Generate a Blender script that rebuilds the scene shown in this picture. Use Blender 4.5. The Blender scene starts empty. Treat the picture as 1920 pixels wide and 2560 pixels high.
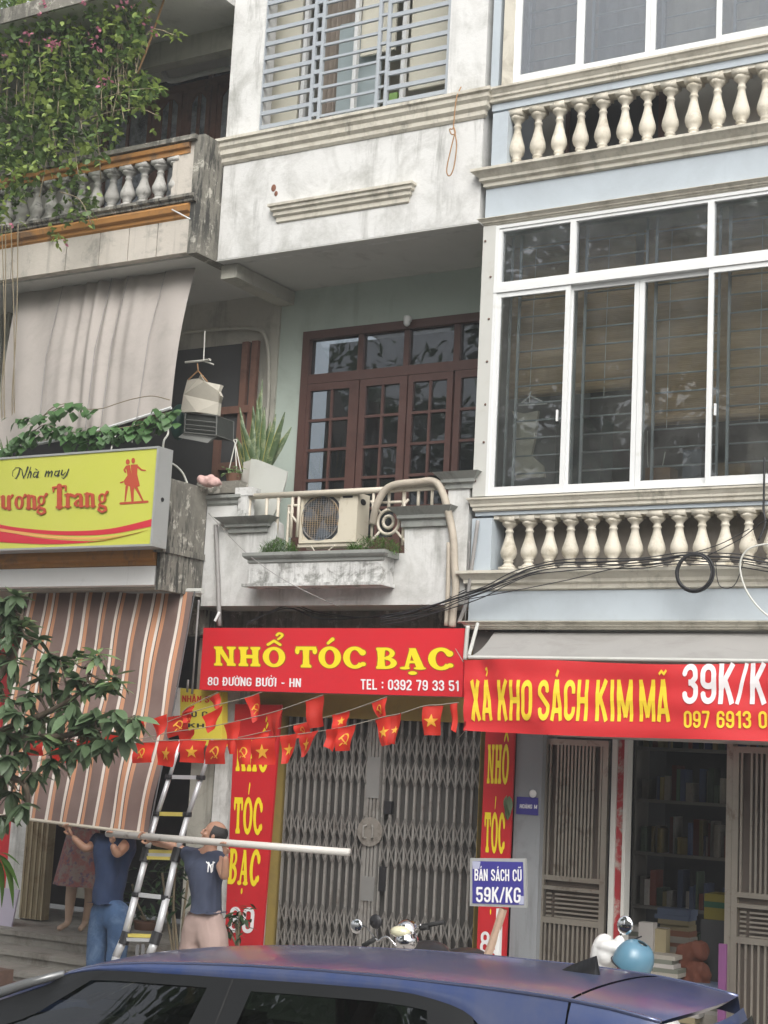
import bpy, math, random
from mathutils import Vector, Matrix, noise
rnd = random.Random(7)
rad = math.radians
SC = bpy.context.scene
COL = SC.collection

# ------------------------------------------------------------------ camera
FPX = 3900.0
CAM = Vector((0.0, -12.3, 2.5))
YAW, PIT, ROL = 0.54096443, 0.15578546, 0.05110108
def _axes():
    cy, sy, cp, sp = math.cos(YAW), math.sin(YAW), math.cos(PIT), math.sin(PIT)
    cr, sr = math.cos(ROL), math.sin(ROL)
    f = Vector((-sy*cp, cy*cp, sp)); r = Vector((cy, sy, 0)); u = r.cross(f)
    return cr*r + sr*u, -sr*r + cr*u, f
RT, UP, FW = _axes()
cam = bpy.data.cameras.new('camera'); camo = bpy.data.objects.new('camera', cam); COL.objects.link(camo)
cam.sensor_fit = 'HORIZONTAL'; cam.sensor_width = 36.0; cam.lens = 36.0*FPX/1920.0
cam.clip_start = 0.1; cam.clip_end = 600.0
m = Matrix((RT, UP, -FW)).transposed().to_4x4(); m.translation = CAM
camo.matrix_world = m
SC.camera = camo
SC.cycles.max_bounces = 10; SC.cycles.diffuse_bounces = 6; SC.cycles.transparent_max_bounces = 24

# ------------------------------------------------------------------ light
SC.view_settings.view_transform = 'Standard'; SC.view_settings.look = 'None'
SC.view_settings.gamma = 1.0; SC.view_settings.exposure = 0.80
SC.view_settings.use_curve_mapping = False
SUN_EL, SUN_AZ = rad(44), rad(148)
W = bpy.data.worlds.new('World'); SC.world = W; W.use_nodes = True
nt = W.node_tree; nt.nodes.clear()
wo = nt.nodes.new('ShaderNodeOutputWorld'); bg = nt.nodes.new('ShaderNodeBackground')
sk = nt.nodes.new('ShaderNodeTexSky'); sk.sky_type = 'NISHITA'; sk.sun_disc = False
sk.sun_elevation = SUN_EL; sk.sun_rotation = SUN_AZ; sk.dust_density = 6.0; sk.air_density = 1.0; sk.ozone_density = 1.0
hs = nt.nodes.new('ShaderNodeHueSaturation'); hs.inputs['Saturation'].default_value = 0.22
nt.links.new(sk.outputs[0], hs.inputs['Color']); nt.links.new(hs.outputs[0], bg.inputs[0])
bg.inputs[1].default_value = 0.15; nt.links.new(bg.outputs[0], wo.inputs[0])
sl = bpy.data.lights.new('sun', 'SUN'); so = bpy.data.objects.new('sun', sl); COL.objects.link(so)
sl.energy = 0.6; sl.angle = rad(60); sl.color = (1.0, 0.98, 0.95)
sdir = Vector((math.sin(SUN_AZ)*math.cos(SUN_EL), math.cos(SUN_AZ)*math.cos(SUN_EL), math.sin(SUN_EL)))
so.rotation_euler = sdir.to_track_quat('Z', 'Y').to_euler()

# ------------------------------------------------------------------ helpers
def at(px, py, Y=0.0, X=None, Z=None):
    """world point seen at photo pixel (px,py) of the 1920x2560 frame lying at depth Y (or at X / Z)"""
    d = RT*((px-960)/FPX) - UP*((py-1280)/FPX) + FW
    if X is not None: t = (X-CAM.x)/d.x
    elif Z is not None: t = (Z-CAM.z)/d.z
    else: t = (Y-CAM.y)/d.y
    return CAM + d*t
def X_(px, py, Y=0.0): return at(px, py, Y).x
def Z_(px, py, Y=0.0): return at(px, py, Y).z

def org(o):
    v = Vector((0, 0, 0))
    while o is not None:
        v += o.location; o = o.parent
    return v
def thing(name, label, cat, loc=(0, 0, 0), group=None, kind=None):
    o = bpy.data.objects.new(name, None); COL.objects.link(o); o.location = loc
    o.empty_display_size = 0.2
    tag(o, label, cat, group, kind); return o
def tag(o, label=None, cat=None, group=None, kind=None):
    if label: o['label'] = label
    if cat: o['category'] = cat
    if group: o['group'] = group
    if kind: o['kind'] = kind
    return o

class MB:
    def __init__(s): s.v = []; s.f = []
    def add(s, vs, fs):
        n = len(s.v); s.v += [Vector(p) for p in vs]; s.f += [tuple(n+i for i in f) for f in fs]; return s
    def box(s, x0, x1, y0, y1, z0, z1):
        if x0 > x1: x0, x1 = x1, x0
        if y0 > y1: y0, y1 = y1, y0
        if z0 > z1: z0, z1 = z1, z0
        return s.add([(x0,y0,z0),(x1,y0,z0),(x1,y1,z0),(x0,y1,z0),(x0,y0,z1),(x1,y0,z1),(x1,y1,z1),(x0,y1,z1)],
                     [(0,3,2,1),(4,5,6,7),(0,1,5,4),(1,2,6,5),(2,3,7,6),(3,0,4,7)])
    def obox(s, a, b, w, h, up=(0, 0, 1)):
        a, b = Vector(a), Vector(b); d = (b-a).normalized(); u = Vector(up)
        if abs(d.dot(u)) > .98: u = Vector((0, 1, 0))
        r = d.cross(u).normalized(); u = r.cross(d).normalized()
        vs = []
        for p in (a, b):
            for sx, sy in ((-1,-1),(1,-1),(1,1),(-1,1)): vs.append(p + r*(w/2*sx) + u*(h/2*sy))
        return s.add(vs, [(0,1,2,3),(7,6,5,4),(0,4,5,1),(1,5,6,2),(2,6,7,3),(3,7,4,0)])
    def tube(s, pts, r, n=8, caps=True):
        pts = [Vector(p) for p in pts]; k = len(pts)
        rs = r if isinstance(r, (list, tuple)) else [r]*k
        base = len(s.v); prev = None
        for i, p in enumerate(pts):
            d = (pts[min(i+1, k-1)] - pts[max(i-1, 0)])
            if d.length < 1e-9: d = Vector((0, 0, 1))
            d.normalize()
            if prev is None:
                u = Vector((0, 0, 1)) if abs(d.z) < .9 else Vector((1, 0, 0)); a = d.cross(u).normalized()
            else: a = (prev - d*prev.dot(d)).normalized()
            prev = a; b = d.cross(a)
            for j in range(n):
                t = 2*math.pi*j/n; s.v.append(p + (a*math.cos(t)+b*math.sin(t))*rs[i])
        for i in range(k-1):
            for j in range(n):
                j2 = (j+1) % n
                s.f.append((base+i*n+j, base+i*n+j2, base+(i+1)*n+j2, base+(i+1)*n+j))
        if caps:
            s.f.append(tuple(base+j for j in range(n))[::-1]); s.f.append(tuple(base+(k-1)*n+j for j in range(n)))
        return s
    def lathe(s, c, prof, n=16, axis='Z', rot=0.0):
        c = Vector(c); base = len(s.v); k = len(prof)
        for r, z in prof:
            for j in range(n):
                t = 2*math.pi*j/n + rot; x, y = r*math.cos(t), r*math.sin(t)
                p = Vector((x, y, z)) if axis == 'Z' else (Vector((x, z, y)) if axis == 'Y' else Vector((z, x, y)))
                s.v.append(c+p)
        for i in range(k-1):
            for j in range(n):
                j2 = (j+1) % n
                s.f.append((base+i*n+j, base+i*n+j2, base+(i+1)*n+j2, base+(i+1)*n+j))
        s.f.append(tuple(base+j for j in range(n))[::-1]); s.f.append(tuple(base+(k-1)*n+j for j in range(n)))
        return s
    def prism(s, pts, vec):
        pts = [Vector(p) for p in pts]; n = len(pts); vec = Vector(vec)
        return s.add(pts + [p+vec for p in pts], [tuple(range(n)), tuple(range(2*n-1, n-1, -1))] + [(i, i+n, (i+1) % n+n, (i+1) % n) for i in range(n)])
    def grid(s, fn, nu, nv):
        base = len(s.v)
        for i in range(nu+1):
            for j in range(nv+1): s.v.append(Vector(fn(i/nu, j/nv)))
        for i in range(nu):
            for j in range(nv):
                a = base+i*(nv+1)+j; s.f.append((a, a+nv+1, a+nv+2, a+1))
        return s
    def ell(s, c, rx, ry, rz, nu=12, nv=8, M=None):
        c = Vector(c); base = len(s.v)
        for i in range(nv+1):
            ph = math.pi*i/nv - math.pi/2
            for j in range(nu):
                t = 2*math.pi*j/nu
                p = Vector((rx*math.cos(ph)*math.cos(t), ry*math.cos(ph)*math.sin(t), rz*math.sin(ph)))
                s.v.append(c + (M @ p if M else p))
        for i in range(nv):
            for j in range(nu):
                j2 = (j+1) % nu; s.f.append((base+i*nu+j, base+i*nu+j2, base+(i+1)*nu+j2, base+(i+1)*nu+j))
        return s
    def moulding(s, x0, x1, yf, prof, ret=True):
        """classical moulding along X: prof=[(out,z)...] bottom to top; wall face at yf, projects towards -Y"""
        pts = [(yf-o, z) for o, z in prof]
        n = len(pts); base = len(s.v)
        for side in (0, 1):
            for (y, z), (o, _) in zip(pts, prof):
                x = (x0 - (o if ret else 0)) if side == 0 else (x1 + (o if ret else 0)); s.v.append(Vector((x, y, z)))
        for side in (0, 1):
            for (y, z), (o, _) in zip(pts, prof):
                x = x0 - (o if ret else 0) if side == 0 else x1 + (o if ret else 0); s.v.append(Vector((x, yf+.02, z)))
        for i in range(n-1):
            s.f.append((base+i, base+n+i, base+n+i+1, base+i+1))
            s.f.append((base+2*n+i, base+i, base+i+1, base+2*n+i+1))
            s.f.append((base+n+i, base+3*n+i, base+3*n+i+1, base+n+i+1))
            s.f.append((base+3*n+i, base+2*n+i, base+2*n+i+1, base+3*n+i+1))
        s.f.append((base, base+2*n, base+3*n, base+n)); t = n-1
        s.f.append((base+t, base+n+t, base+3*n+t, base+2*n+t))
        return s
    def build(s, name, mat, parent=None, smooth=False, label=None, keep=False):
        me = bpy.data.meshes.new(name)
        if parent is not None: o0 = org(parent)
        elif keep or not s.v: o0 = Vector((0, 0, 0))
        else:
            xs = [p.x for p in s.v]; ys = [p.y for p in s.v]; zs = [p.z for p in s.v]
            o0 = Vector(((min(xs)+max(xs))/2, (min(ys)+max(ys))/2, min(zs)))
        me.from_pydata([p-o0 for p in s.v], [], s.f); me.update()
        mats = mat if isinstance(mat, (list, tuple)) else [mat]
        for q in mats: me.materials.append(q)
        if smooth: me.polygons.foreach_set('use_smooth', [True]*len(me.polygons))
        ob = bpy.data.objects.new(name, me); COL.objects.link(ob)
        if parent is not None: ob.parent = parent
        else: ob.location = o0
        if label: ob['label'] = label
        return ob
def inst(name, me, pos, parent, scale=None, rot=None):
    o = bpy.data.objects.new(name, me); COL.objects.link(o); o.parent = parent
    o.location = Vector(pos) - org(parent)
    if scale: o.scale = scale
    if rot: o.rotation_euler = rot
    return o
def raw(mb, name, mat, smooth=False):
    me = bpy.data.meshes.new(name); me.from_pydata(mb.v, [], mb.f); me.update(); me.materials.append(mat)
    if smooth: me.polygons.foreach_set('use_smooth', [True]*len(me.polygons))
    return me

# ------------------------------------------------------------------ materials
def newmat(name):
    mt = bpy.data.materials.new(name); mt.use_nodes = True; n = mt.node_tree; n.nodes.clear()
    out = n.nodes.new('ShaderNodeOutputMaterial'); b = n.nodes.new('ShaderNodeBsdfPrincipled')
    n.links.new(b.outputs[0], out.inputs[0]); return mt, n, b, out
def c4(c): return (c[0], c[1], c[2], 1.0)
def noise_(n, vec, scale, detail=4, rough=.6, sc=None, dist=0.0):
    t = n.nodes.new('ShaderNodeTexNoise'); t.inputs['Scale'].default_value = scale
    t.inputs['Detail'].default_value = detail; t.inputs['Roughness'].default_value = rough; t.inputs['Distortion'].default_value = dist
    if sc:
        mp = n.nodes.new('ShaderNodeMapping'); mp.inputs['Scale'].default_value = sc
        n.links.new(vec, mp.inputs[0]); n.links.new(mp.outputs[0], t.inputs['Vector'])
    else: n.links.new(vec, t.inputs['Vector'])
    return t.outputs['Fac']
def ramp(n, fac, a, b):
    r = n.nodes.new('ShaderNodeMapRange'); r.inputs['From Min'].default_value = a; r.inputs['From Max'].default_value = b
    n.links.new(fac, r.inputs['Value']); return r.outputs[0]
def mix(n, fac, a, b, mode='MIX'):
    x = n.nodes.new('ShaderNodeMix'); x.data_type = 'RGBA'; x.blend_type = mode
    for k, v in ((0, fac), (6, a), (7, b)):
        if hasattr(v, 'is_linked') or hasattr(v, 'links'): n.links.new(v, x.inputs[k])
        elif isinstance(v, (int, float)): x.inputs[k].default_value = v
        else: x.inputs[k].default_value = c4(v)
    return x.outputs[2]
def math_(n, op, a, b=0.0):
    x = n.nodes.new('ShaderNodeMath'); x.operation = op
    for k, v in ((0, a), (1, b)):
        if isinstance(v, (int, float)): x.inputs[k].default_value = v
        else: n.links.new(v, x.inputs[k])
    return x.outputs[0]
def mat(name, col, rough=.6, var=.12, vs=6.0, metal=0.0, bump=0.0, bs=40.0, spec=.5, dirt=None, dlo=.5, dhi=.7, ds=1.5,
        streak=None, slo=.52, shi=.72, ss=(7, 7, .6), spots=None, coat=0.0, trans=0.0, sub=0.0, objrand=0.0):
    mt, n, b, out = newmat(name)
    g = n.nodes.new('ShaderNodeNewGeometry').outputs['Position']
    dark = tuple(x*(1-var*1.3) for x in col); lite = tuple(min(1, x*(1+var)) for x in col)
    c = mix(n, noise_(n, g, vs, 5, .65), dark, lite)
    if objrand:
        oi = n.nodes.new('ShaderNodeObjectInfo').outputs['Random']
        k = ramp(n, oi, 0, 1); k2 = n.nodes.new('ShaderNodeMapRange'); k2.inputs['To Min'].default_value = 1-objrand; k2.inputs['To Max'].default_value = 1+objrand
        n.links.new(oi, k2.inputs[0]); hv = n.nodes.new('ShaderNodeHueSaturation'); n.links.new(k2.outputs[0], hv.inputs['Value']); n.links.new(c, hv.inputs['Color']); c = hv.outputs[0]
    if dirt:
        c = mix(n, ramp(n, noise_(n, g, ds, 8, .72, dist=.4), dlo, dhi), c, dirt)
    if streak:
        a = ramp(n, noise_(n, g, 1.0, 6, .7, sc=ss), slo, shi)
        bb = ramp(n, noise_(n, g, .9, 3, .5), .38, .62)
        c = mix(n, math_(n, 'MULTIPLY', a, bb), c, streak)
    if spots:
        c = mix(n, ramp(n, noise_(n, g, 14, 5, .7), .66, .7), c, spots)
    n.links.new(c, b.inputs['Base Color'])
    b.inputs['Roughness'].default_value = rough; b.inputs['Metallic'].default_value = metal
    b.inputs['Specular IOR Level'].default_value = spec
    if coat: b.inputs['Coat Weight'].default_value = coat; b.inputs['Coat Roughness'].default_value = .12
    if sub: b.inputs['Subsurface Weight'].default_value = sub; b.inputs['Subsurface Radius'].default_value = (.02, .008, .004); b.inputs['Subsurface Scale'].default_value = .5
    if bump:
        bp = n.nodes.new('ShaderNodeBump'); bp.inputs['Strength'].default_value = bump; bp.inputs['Distance'].default_value = .01
        n.links.new(noise_(n, g, bs, 6, .7), bp.inputs['Height']); n.links.new(bp.outputs[0], b.inputs['Normal'])
    if trans:
        tr = n.nodes.new('ShaderNodeBsdfTranslucent'); n.links.new(c, tr.inputs[0]); mx = n.nodes.new('ShaderNodeMixShader')
        mx.inputs[0].default_value = trans; n.links.new(b.outputs[0], mx.inputs[1]); n.links.new(tr.outputs[0], mx.inputs[2]); n.links.new(mx.outputs[0], out.inputs[0])
    return mt
def glass(name, tint=(.8, .85, .85), base=.06, rough=.02, wave=.0, dust=0.0, dust_sheen_col=(.5, .52, .54)):
    mt, n, b, out = newmat(name); n.nodes.remove(b)
    tr = n.nodes.new('ShaderNodeBsdfTransparent'); tr.inputs[0].default_value = c4(tint)
    gl = n.nodes.new('ShaderNodeBsdfGlossy'); gl.inputs['Roughness'].default_value = rough; gl.inputs[0].default_value = (.95, .97, 1, 1)
    fr = n.nodes.new('ShaderNodeFresnel'); fr.inputs[0].default_value = 1.5
    fac = math_(n, 'ADD', math_(n, 'MULTIPLY', fr.outputs[0], 1.15), base)
    mx = n.nodes.new('ShaderNodeMixShader'); n.links.new(fac, mx.inputs[0]); n.links.new(tr.outputs[0], mx.inputs[1]); n.links.new(gl.outputs[0], mx.inputs[2])
    res = mx.outputs[0]
    g = n.nodes.new('ShaderNodeNewGeometry').outputs['Position']
    if wave:
        bp = n.nodes.new('ShaderNodeBump'); bp.inputs['Strength'].default_value = wave; bp.inputs['Distance'].default_value = .02
        n.links.new(noise_(n, g, 2.2, 2, .5), bp.inputs['Height']); n.links.new(bp.outputs[0], gl.inputs['Normal'])
    if dust:
        df = n.nodes.new('ShaderNodeBsdfDiffuse'); df.inputs[0].default_value = c4(dust_sheen_col)
        k = math_(n, 'MULTIPLY', ramp(n, noise_(n, g, 2.5, 6, .7), .3, .8), dust)
        m2 = n.nodes.new('ShaderNodeMixShader'); n.links.new(k, m2.inputs[0]); n.links.new(res, m2.inputs[1]); n.links.new(df.outputs[0], m2.inputs[2]); res = m2.outputs[0]
    n.links.new(res, out.inputs[0]); return mt

M = {}
M['white'] = mat('white plaster', (.62, .62, .60), .85, .06, 3, bump=.35, bs=24, dirt=(.38, .38, .355), dlo=.46, dhi=.70, ds=2.1, streak=(.17, .17, .15), slo=.51, shi=.72, ss=(6, 6, .8), spots=(.42, .42, .4))
M['whiteworn'] = mat('peeling white plaster', (.62, .62, .60), .9, .08, 5, bump=.6, bs=22, dirt=(.26, .26, .24), dlo=.50, dhi=.60, ds=4.5, streak=(.10, .10, .09), slo=.47, shi=.74, ss=(9, 9, 1.2))
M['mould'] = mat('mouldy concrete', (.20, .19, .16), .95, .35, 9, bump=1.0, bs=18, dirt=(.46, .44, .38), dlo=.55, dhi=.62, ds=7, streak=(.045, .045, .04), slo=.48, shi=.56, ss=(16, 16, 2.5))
M['oldpanel'] = mat('old stained panel', (.52, .48, .42), .9, .1, 6, bump=.4, bs=25, dirt=(.25, .24, .21), dlo=.52, dhi=.7, ds=2.8, streak=(.16, .15, .13), slo=.55, shi=.8)
M['ceil'] = mat('ceiling paint', (.54, .54, .51), .9, .08, 3, bump=.15, dirt=(.34, .34, .32), dlo=.55, dhi=.75)
M['greenw'] = mat('pale green wall', (.43, .50, .445), .85, .05, 2.5, bump=.15, dirt=(.33, .37, .32), dlo=.5, dhi=.8, ds=1.2, streak=(.28, .3, .25), slo=.6, shi=.85)
M['beigew'] = mat('aged beige wall', (.42, .41, .355), .9, .1, 3, bump=.2, dirt=(.22, .21, .18), dlo=.5, dhi=.75, ds=1.8, streak=(.16, .155, .13), slo=.52, shi=.75)
M['blue'] = mat('pale blue paint', (.42, .47, .505), .8, .04, 2.5, bump=.12, dirt=(.35, .385, .41), dlo=.45, dhi=.8, ds=1.4, streak=(.30, .33, .36), slo=.58, shi=.85, spots=None)
M['cream'] = mat('cream moulding paint', (.55, .52, .44), .8, .08, 5, bump=.3, dirt=(.34, .31, .25), dlo=.49, dhi=.68, ds=2.8, streak=(.16, .15, .12), slo=.52, shi=.76, ss=(9, 9, 2.0))
M['baluster'] = mat('cream baluster', (.58, .54, .45), .7, .08, 8, bump=.3, dirt=(.34, .30, .22), dlo=.50, dhi=.68, ds=5, streak=(.22, .2, .15), slo=.55, shi=.78, objrand=.09)
M['oldbal'] = mat('weathered stone baluster', (.42, .41, .38), .9, .15, 12, bump=.6, bs=30, dirt=(.10, .10, .09), dlo=.5, dhi=.66, ds=5, streak=(.48, .46, .42), slo=.6, shi=.75, objrand=.12)
M['greymould'] = mat('grey moulding', (.27, .28, .26), .85, .1, 5, bump=.25, dirt=(.12, .12, .11), dlo=.52, dhi=.72, ds=3, streak=(.45, .45, .43), slo=.6, shi=.8)
M['ochre'] = mat('ochre painted trim', (.42, .20, .055), .75, .15, 4, bump=.2, dirt=(.14, .10, .07), dlo=.5, dhi=.68, ds=2.2, streak=(.09, .08, .07), slo=.55, shi=.75)
M['yellowwall'] = mat('mustard wall paint', (.33, .24, .065), .8, .08, 3, bump=.1, dirt=(.2, .15, .06), dlo=.52, dhi=.75)
M['wood'] = mat('dark brown wood', (.095, .048, .040), .42, .14, 9, bump=.12, bs=60, dirt=(.06, .03, .025), dlo=.5, dhi=.75, ds=3)
M['oldwood'] = mat('old reddish wood', (.19, .10, .072), .6, .16, 9, bump=.2, bs=50, dirt=(.07, .04, .03), dlo=.5, dhi=.72, ds=3)
M['pvc'] = mat('white window frame', (.68, .69, .68), .38, .03, 4, dirt=(.50, .48, .42), dlo=.6, dhi=.82, ds=3, streak=(.45, .4, .32), slo=.63, shi=.85)
M['post'] = mat('dull white cladding', (.50, .50, .465), .5, .05, 3, dirt=(.40, .37, .31), dlo=.55, dhi=.8, ds=2, streak=(.32, .27, .2), slo=.6, shi=.85)
M['gril'] = mat('pale blue grey grille paint', (.36, .40, .42), .5, .06, 10, dirt=(.2, .19, .17), dlo=.62, dhi=.8, ds=8)
M['gril2'] = mat('silver blue grille tube', (.33, .36, .385), .4, .05, 10, dirt=(.3, .3, .28), dlo=.6, dhi=.8, ds=6)
M['gatel'] = mat('dark dusty lattice steel', (.15, .142, .13), .65, .15, 8, dirt=(.09, .08, .07), dlo=.5, dhi=.75, ds=4)
M['gatem'] = mat('dusty grey gate steel', (.27, .26, .24), .6, .15, 8, metal=.25, bump=.1, dirt=(.11, .09, .075), dlo=.52, dhi=.75, ds=4)
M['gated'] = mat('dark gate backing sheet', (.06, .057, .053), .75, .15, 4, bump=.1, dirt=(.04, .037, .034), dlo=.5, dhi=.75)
M['steel'] = mat('stainless gate tube', (.40, .365, .31), .34, .1, 6, metal=.75, dirt=(.16, .12, .09), dlo=.55, dhi=.72, ds=5, bump=.05)
M['steeldark'] = mat('gate sheet metal', (.12, .10, .085), .5, .1, 5, metal=.4)
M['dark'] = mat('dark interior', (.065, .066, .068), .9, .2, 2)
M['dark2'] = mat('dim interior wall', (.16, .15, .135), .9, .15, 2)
M['roomcream'] = mat('cream interior wall', (.62, .60, .50), .85, .04, 2)
M['curtain'] = mat('pale curtain', (.44, .42, .38), .9, .06, 3, bump=.1)
M['glass'] = glass('window glass', (.93, .95, .94), .01, .012, .05, dust=.12, dust_sheen_col=(.42, .42, .40))  # pale diffuse film raised to imitate even reflection across the big window
M['glassup'] = glass('dusty upper window glass', (.88, .90, .91), .04, .02, .05, dust=.16, dust_sheen_col=(.40, .41, .42))
M['glassd'] = glass('dark door glass', (.55, .58, .60), .0, .015, .05, dust=.04)
M['glassold'] = glass('frosted old glass', (.5, .52, .55), .08, .12, .1, dust=1.0, dust_sheen_col=(.62, .66, .70))
M['signred'] = mat('red sign vinyl', (.60, .018, .028), .45, .07, 1.5, bump=.5, bs=1.6, dirt=(.48, .022, .03), dlo=.5, dhi=.85, ds=2.5)
M['signred2'] = mat('red column vinyl', (.52, .015, .022), .5, .10, 1.5, bump=.6, bs=2.2, dirt=(.40, .012, .018), dlo=.5, dhi=.8)
M['signyel'] = mat('yellow letter vinyl', (.82, .66, .02), .5, .04, 4)
M['signwht'] = mat('white letter vinyl', (.78, .78, .78), .5, .03, 4)
M['outl'] = mat('olive letter outline', (.30, .14, .01), .6, .05, 4)
M['bluesign'] = mat('indigo sign face', (.045, .04, .24), .45, .06, 3)
M['alu'] = mat('aluminium', (.60, .61, .62), .38, .05, 8, metal=.35)
M['alupaint'] = mat('silver sign frame', (.42, .43, .42), .45, .06, 6, metal=.3, dirt=(.3, .29, .27), dlo=.55, dhi=.8)
M['black'] = mat('black plastic', (.018, .018, .02), .45, .1, 8)
M['rubber'] = mat('black rubber', (.02, .02, .02), .85, .1, 8)
M['chrome'] = mat('chrome', (.75, .75, .76), .08, .02, 8, metal=1.0)
M['cable'] = mat('black cable', (.022, .022, .024), .6, .1, 8)
M['wcable'] = mat('white cable', (.55, .55, .5), .6, .1, 8)
M['pipegrey'] = mat('grey plastic pipe', (.27, .26, .25), .5, .08, 8, dirt=(.16, .15, .13), dlo=.52, dhi=.75)
M['pipebeige'] = mat('beige wrapped pipe', (.42, .37, .30), .7, .1, 10, bump=.4, bs=60, dirt=(.26, .22, .17), dlo=.52, dhi=.75, ds=4)
M['rail'] = mat('cream railing paint', (.55, .50, .41), .5, .06, 8, dirt=(.28, .2, .13), dlo=.57, dhi=.75, ds=5)
M['ac'] = mat('yellowed white casing', (.60, .55, .44), .5, .05, 4, dirt=(.38, .3, .2), dlo=.56, dhi=.8, ds=3, streak=(.3, .22, .14), slo=.6, shi=.85)
M['acgrille'] = mat('rusty fan guard', (.28, .20, .11), .6, .3, 10, dirt=(.14, .16, .18), dlo=.45, dhi=.6, ds=6)
M['acdark'] = mat('fan cavity', (.05, .055, .06), .6, .2, 6)
M['tarp'] = mat('grey sunshade cloth', (.46, .42, .385), .85, .06, 2, bump=.25, bs=14, dirt=(.36, .33, .30), dlo=.5, dhi=.75, ds=1.6, trans=.25)
M['awnb'] = mat('dusty grey awning', (.30, .29, .275), .8, .06, 2.5, bump=.15, dirt=(.22, .21, .195), dlo=.5, dhi=.75, ds=2)
M['banner'] = mat('red banner cloth', (.62, .028, .032), .55, .08, 1.6, bump=.3, bs=6, trans=.12)
M['bannery'] = mat('yellow banner print', (.80, .58, .03), .55, .07, 5)
M['bannerw'] = mat('white banner print', (.72, .68, .68), .55, .05, 5)
M['flag'] = mat('red flag cloth', (.62, .03, .015), .6, .12, 8, trans=.35, objrand=.25)
M['emblem'] = mat('yellow flag print', (.80, .42, .04), .6, .08, 8, trans=.2)
M['string'] = mat('bunting cord', (.30, .27, .22), .8, .1, 8)
M['lime'] = mat('yellow green sign face', (.56, .59, .075), .45, .05, 1.2, dirt=(.60, .60, .12), dlo=.4, dhi=.8, ds=.8)
M['signbrick'] = mat('brick red letter', (.48, .075, .035), .5, .05, 6)
M['signcrim'] = mat('crimson swoosh', (.60, .03, .05), .5, .05, 3)
M['signpeach'] = mat('peach letter edge', (.78, .42, .12), .5, .05, 4)
M['blacklet'] = mat('black lettering', (.03, .035, .03), .5, .05, 4)
M['conc'] = mat('step concrete', (.27, .255, .225), .9, .15, 5, bump=.6, bs=25, dirt=(.13, .115, .095), dlo=.5, dhi=.7, ds=2.5)
M['asph'] = mat('asphalt', (.13, .127, .12), .9, .2, 12, bump=.6, bs=60)
M['pave'] = mat('pavement tiles', (.36, .33, .30), .85, .15, 5, bump=.3, bs=30)
M['concgrey'] = mat('grey blue column', (.24, .255, .265), .85, .07, 3, bump=.2, dirt=(.15, .155, .16), dlo=.52, dhi=.75, ds=2, streak=(.12, .12, .12), slo=.56, shi=.8)
M['ladyel'] = mat('yellow sticker', (.6, .5, .12), .5, .05, 6)
M['skin'] = mat('skin', (.40, .225, .15), .5, .08, 20, sub=.15)
M['skin2'] = mat('pale skin', (.42, .30, .22), .55, .08, 20, sub=.1)
M['hair'] = mat('black hair', (.02, .018, .017), .5, .2, 40, bump=.6, bs=150)
M['navy'] = mat('navy cotton', (.040, .050, .085), .85, .12, 12, bump=.5, bs=9)
M['navy2'] = mat('deep blue cotton', (.022, .040, .095), .85, .15, 10, bump=.5, bs=9)
M['denim'] = mat('blue denim', (.05, .10, .20), .85, .25, 14, bump=.5, bs=12, dirt=(.13, .20, .31), dlo=.5, dhi=.72, ds=5)
M['shorts'] = mat('dusty pink beige cotton', (.36, .265, .235), .85, .06, 10, bump=.4, bs=9)
M['pot'] = mat('cream plastic pot', (.55, .53, .47), .6, .06, 6, dirt=(.35, .32, .27), dlo=.55, dhi=.8)
M['potdark'] = mat('brown clay pot', (.16, .08, .05), .8, .1, 6, bump=.2)
M['soil'] = mat('soil', (.05, .035, .025), .95, .3, 20, bump=.6)
M['trunk'] = mat('bark', (.11, .085, .06), .9, .25, 12, bump=.8, bs=30)
M['stem'] = mat('pale dry stem', (.24, .20, .13), .8, .2, 12)
def leafmat(name, c, tr=.3, rand=.35, rough=.45):
    return mat(name, c, rough, .25, 7, trans=tr, objrand=rand)
M['leafm'] = leafmat('mango leaf', (.13, .20, .10), .25, .35, .42)
M['leafnew'] = leafmat('young mango leaf', (.25, .36, .16), .35, .2, .45)
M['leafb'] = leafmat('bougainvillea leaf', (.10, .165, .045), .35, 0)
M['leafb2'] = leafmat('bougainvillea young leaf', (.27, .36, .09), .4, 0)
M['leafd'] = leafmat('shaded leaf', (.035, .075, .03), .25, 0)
M['bract'] = leafmat('pink bract', (.55, .20, .28), .4, .1)
M['leafv'] = leafmat('vine leaf', (.085, .18, .06), .3, .3)
M['snake'] = mat('snake plant blade', (.07, .115, .045), .5, .35, 25, dirt=(.20, .23, .12), dlo=.5, dhi=.62, ds=14, objrand=.2)
M['snakey'] = mat('yellow blade margin', (.38, .36, .10), .5, .1, 12)
M['fern'] = leafmat('asparagus fern', (.09, .19, .035), .35, 0)
M['cloth_w'] = mat('off white cloth', (.58, .55, .47), .85, .06, 8, bump=.4, bs=12, trans=.2)
M['pinkcloth'] = mat('pink cloth bundle', (.55, .36, .33), .85, .1, 12, bump=.5, bs=10)
M['mesh_g'] = mat('cage netting', (.13, .135, .125), .7, .15, 30, bump=.3)
M['board'] = mat('white board', (.50, .51, .47), .6, .04, 3, dirt=(.42, .42, .38), dlo=.5, dhi=.8)
M['lilac'] = mat('lilac board', (.50, .46, .56), .6, .04, 3)
M['purple'] = mat('purple panel', (.15, .05, .14), .5, .06, 3)
M['rope'] = mat('orange brown cord', (.33, .19, .09), .8, .1, 20)
M['carblue'] = mat('navy car paint', (.012, .040, .155), .30, .06, 3, metal=.0, coat=.6, spec=.5, dirt=(.13, .13, .145), dlo=.30, dhi=.95, ds=1.2)
M['carblack'] = mat('black pillar trim', (.014, .015, .016), .5, .05, 6, spec=.2)
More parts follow.
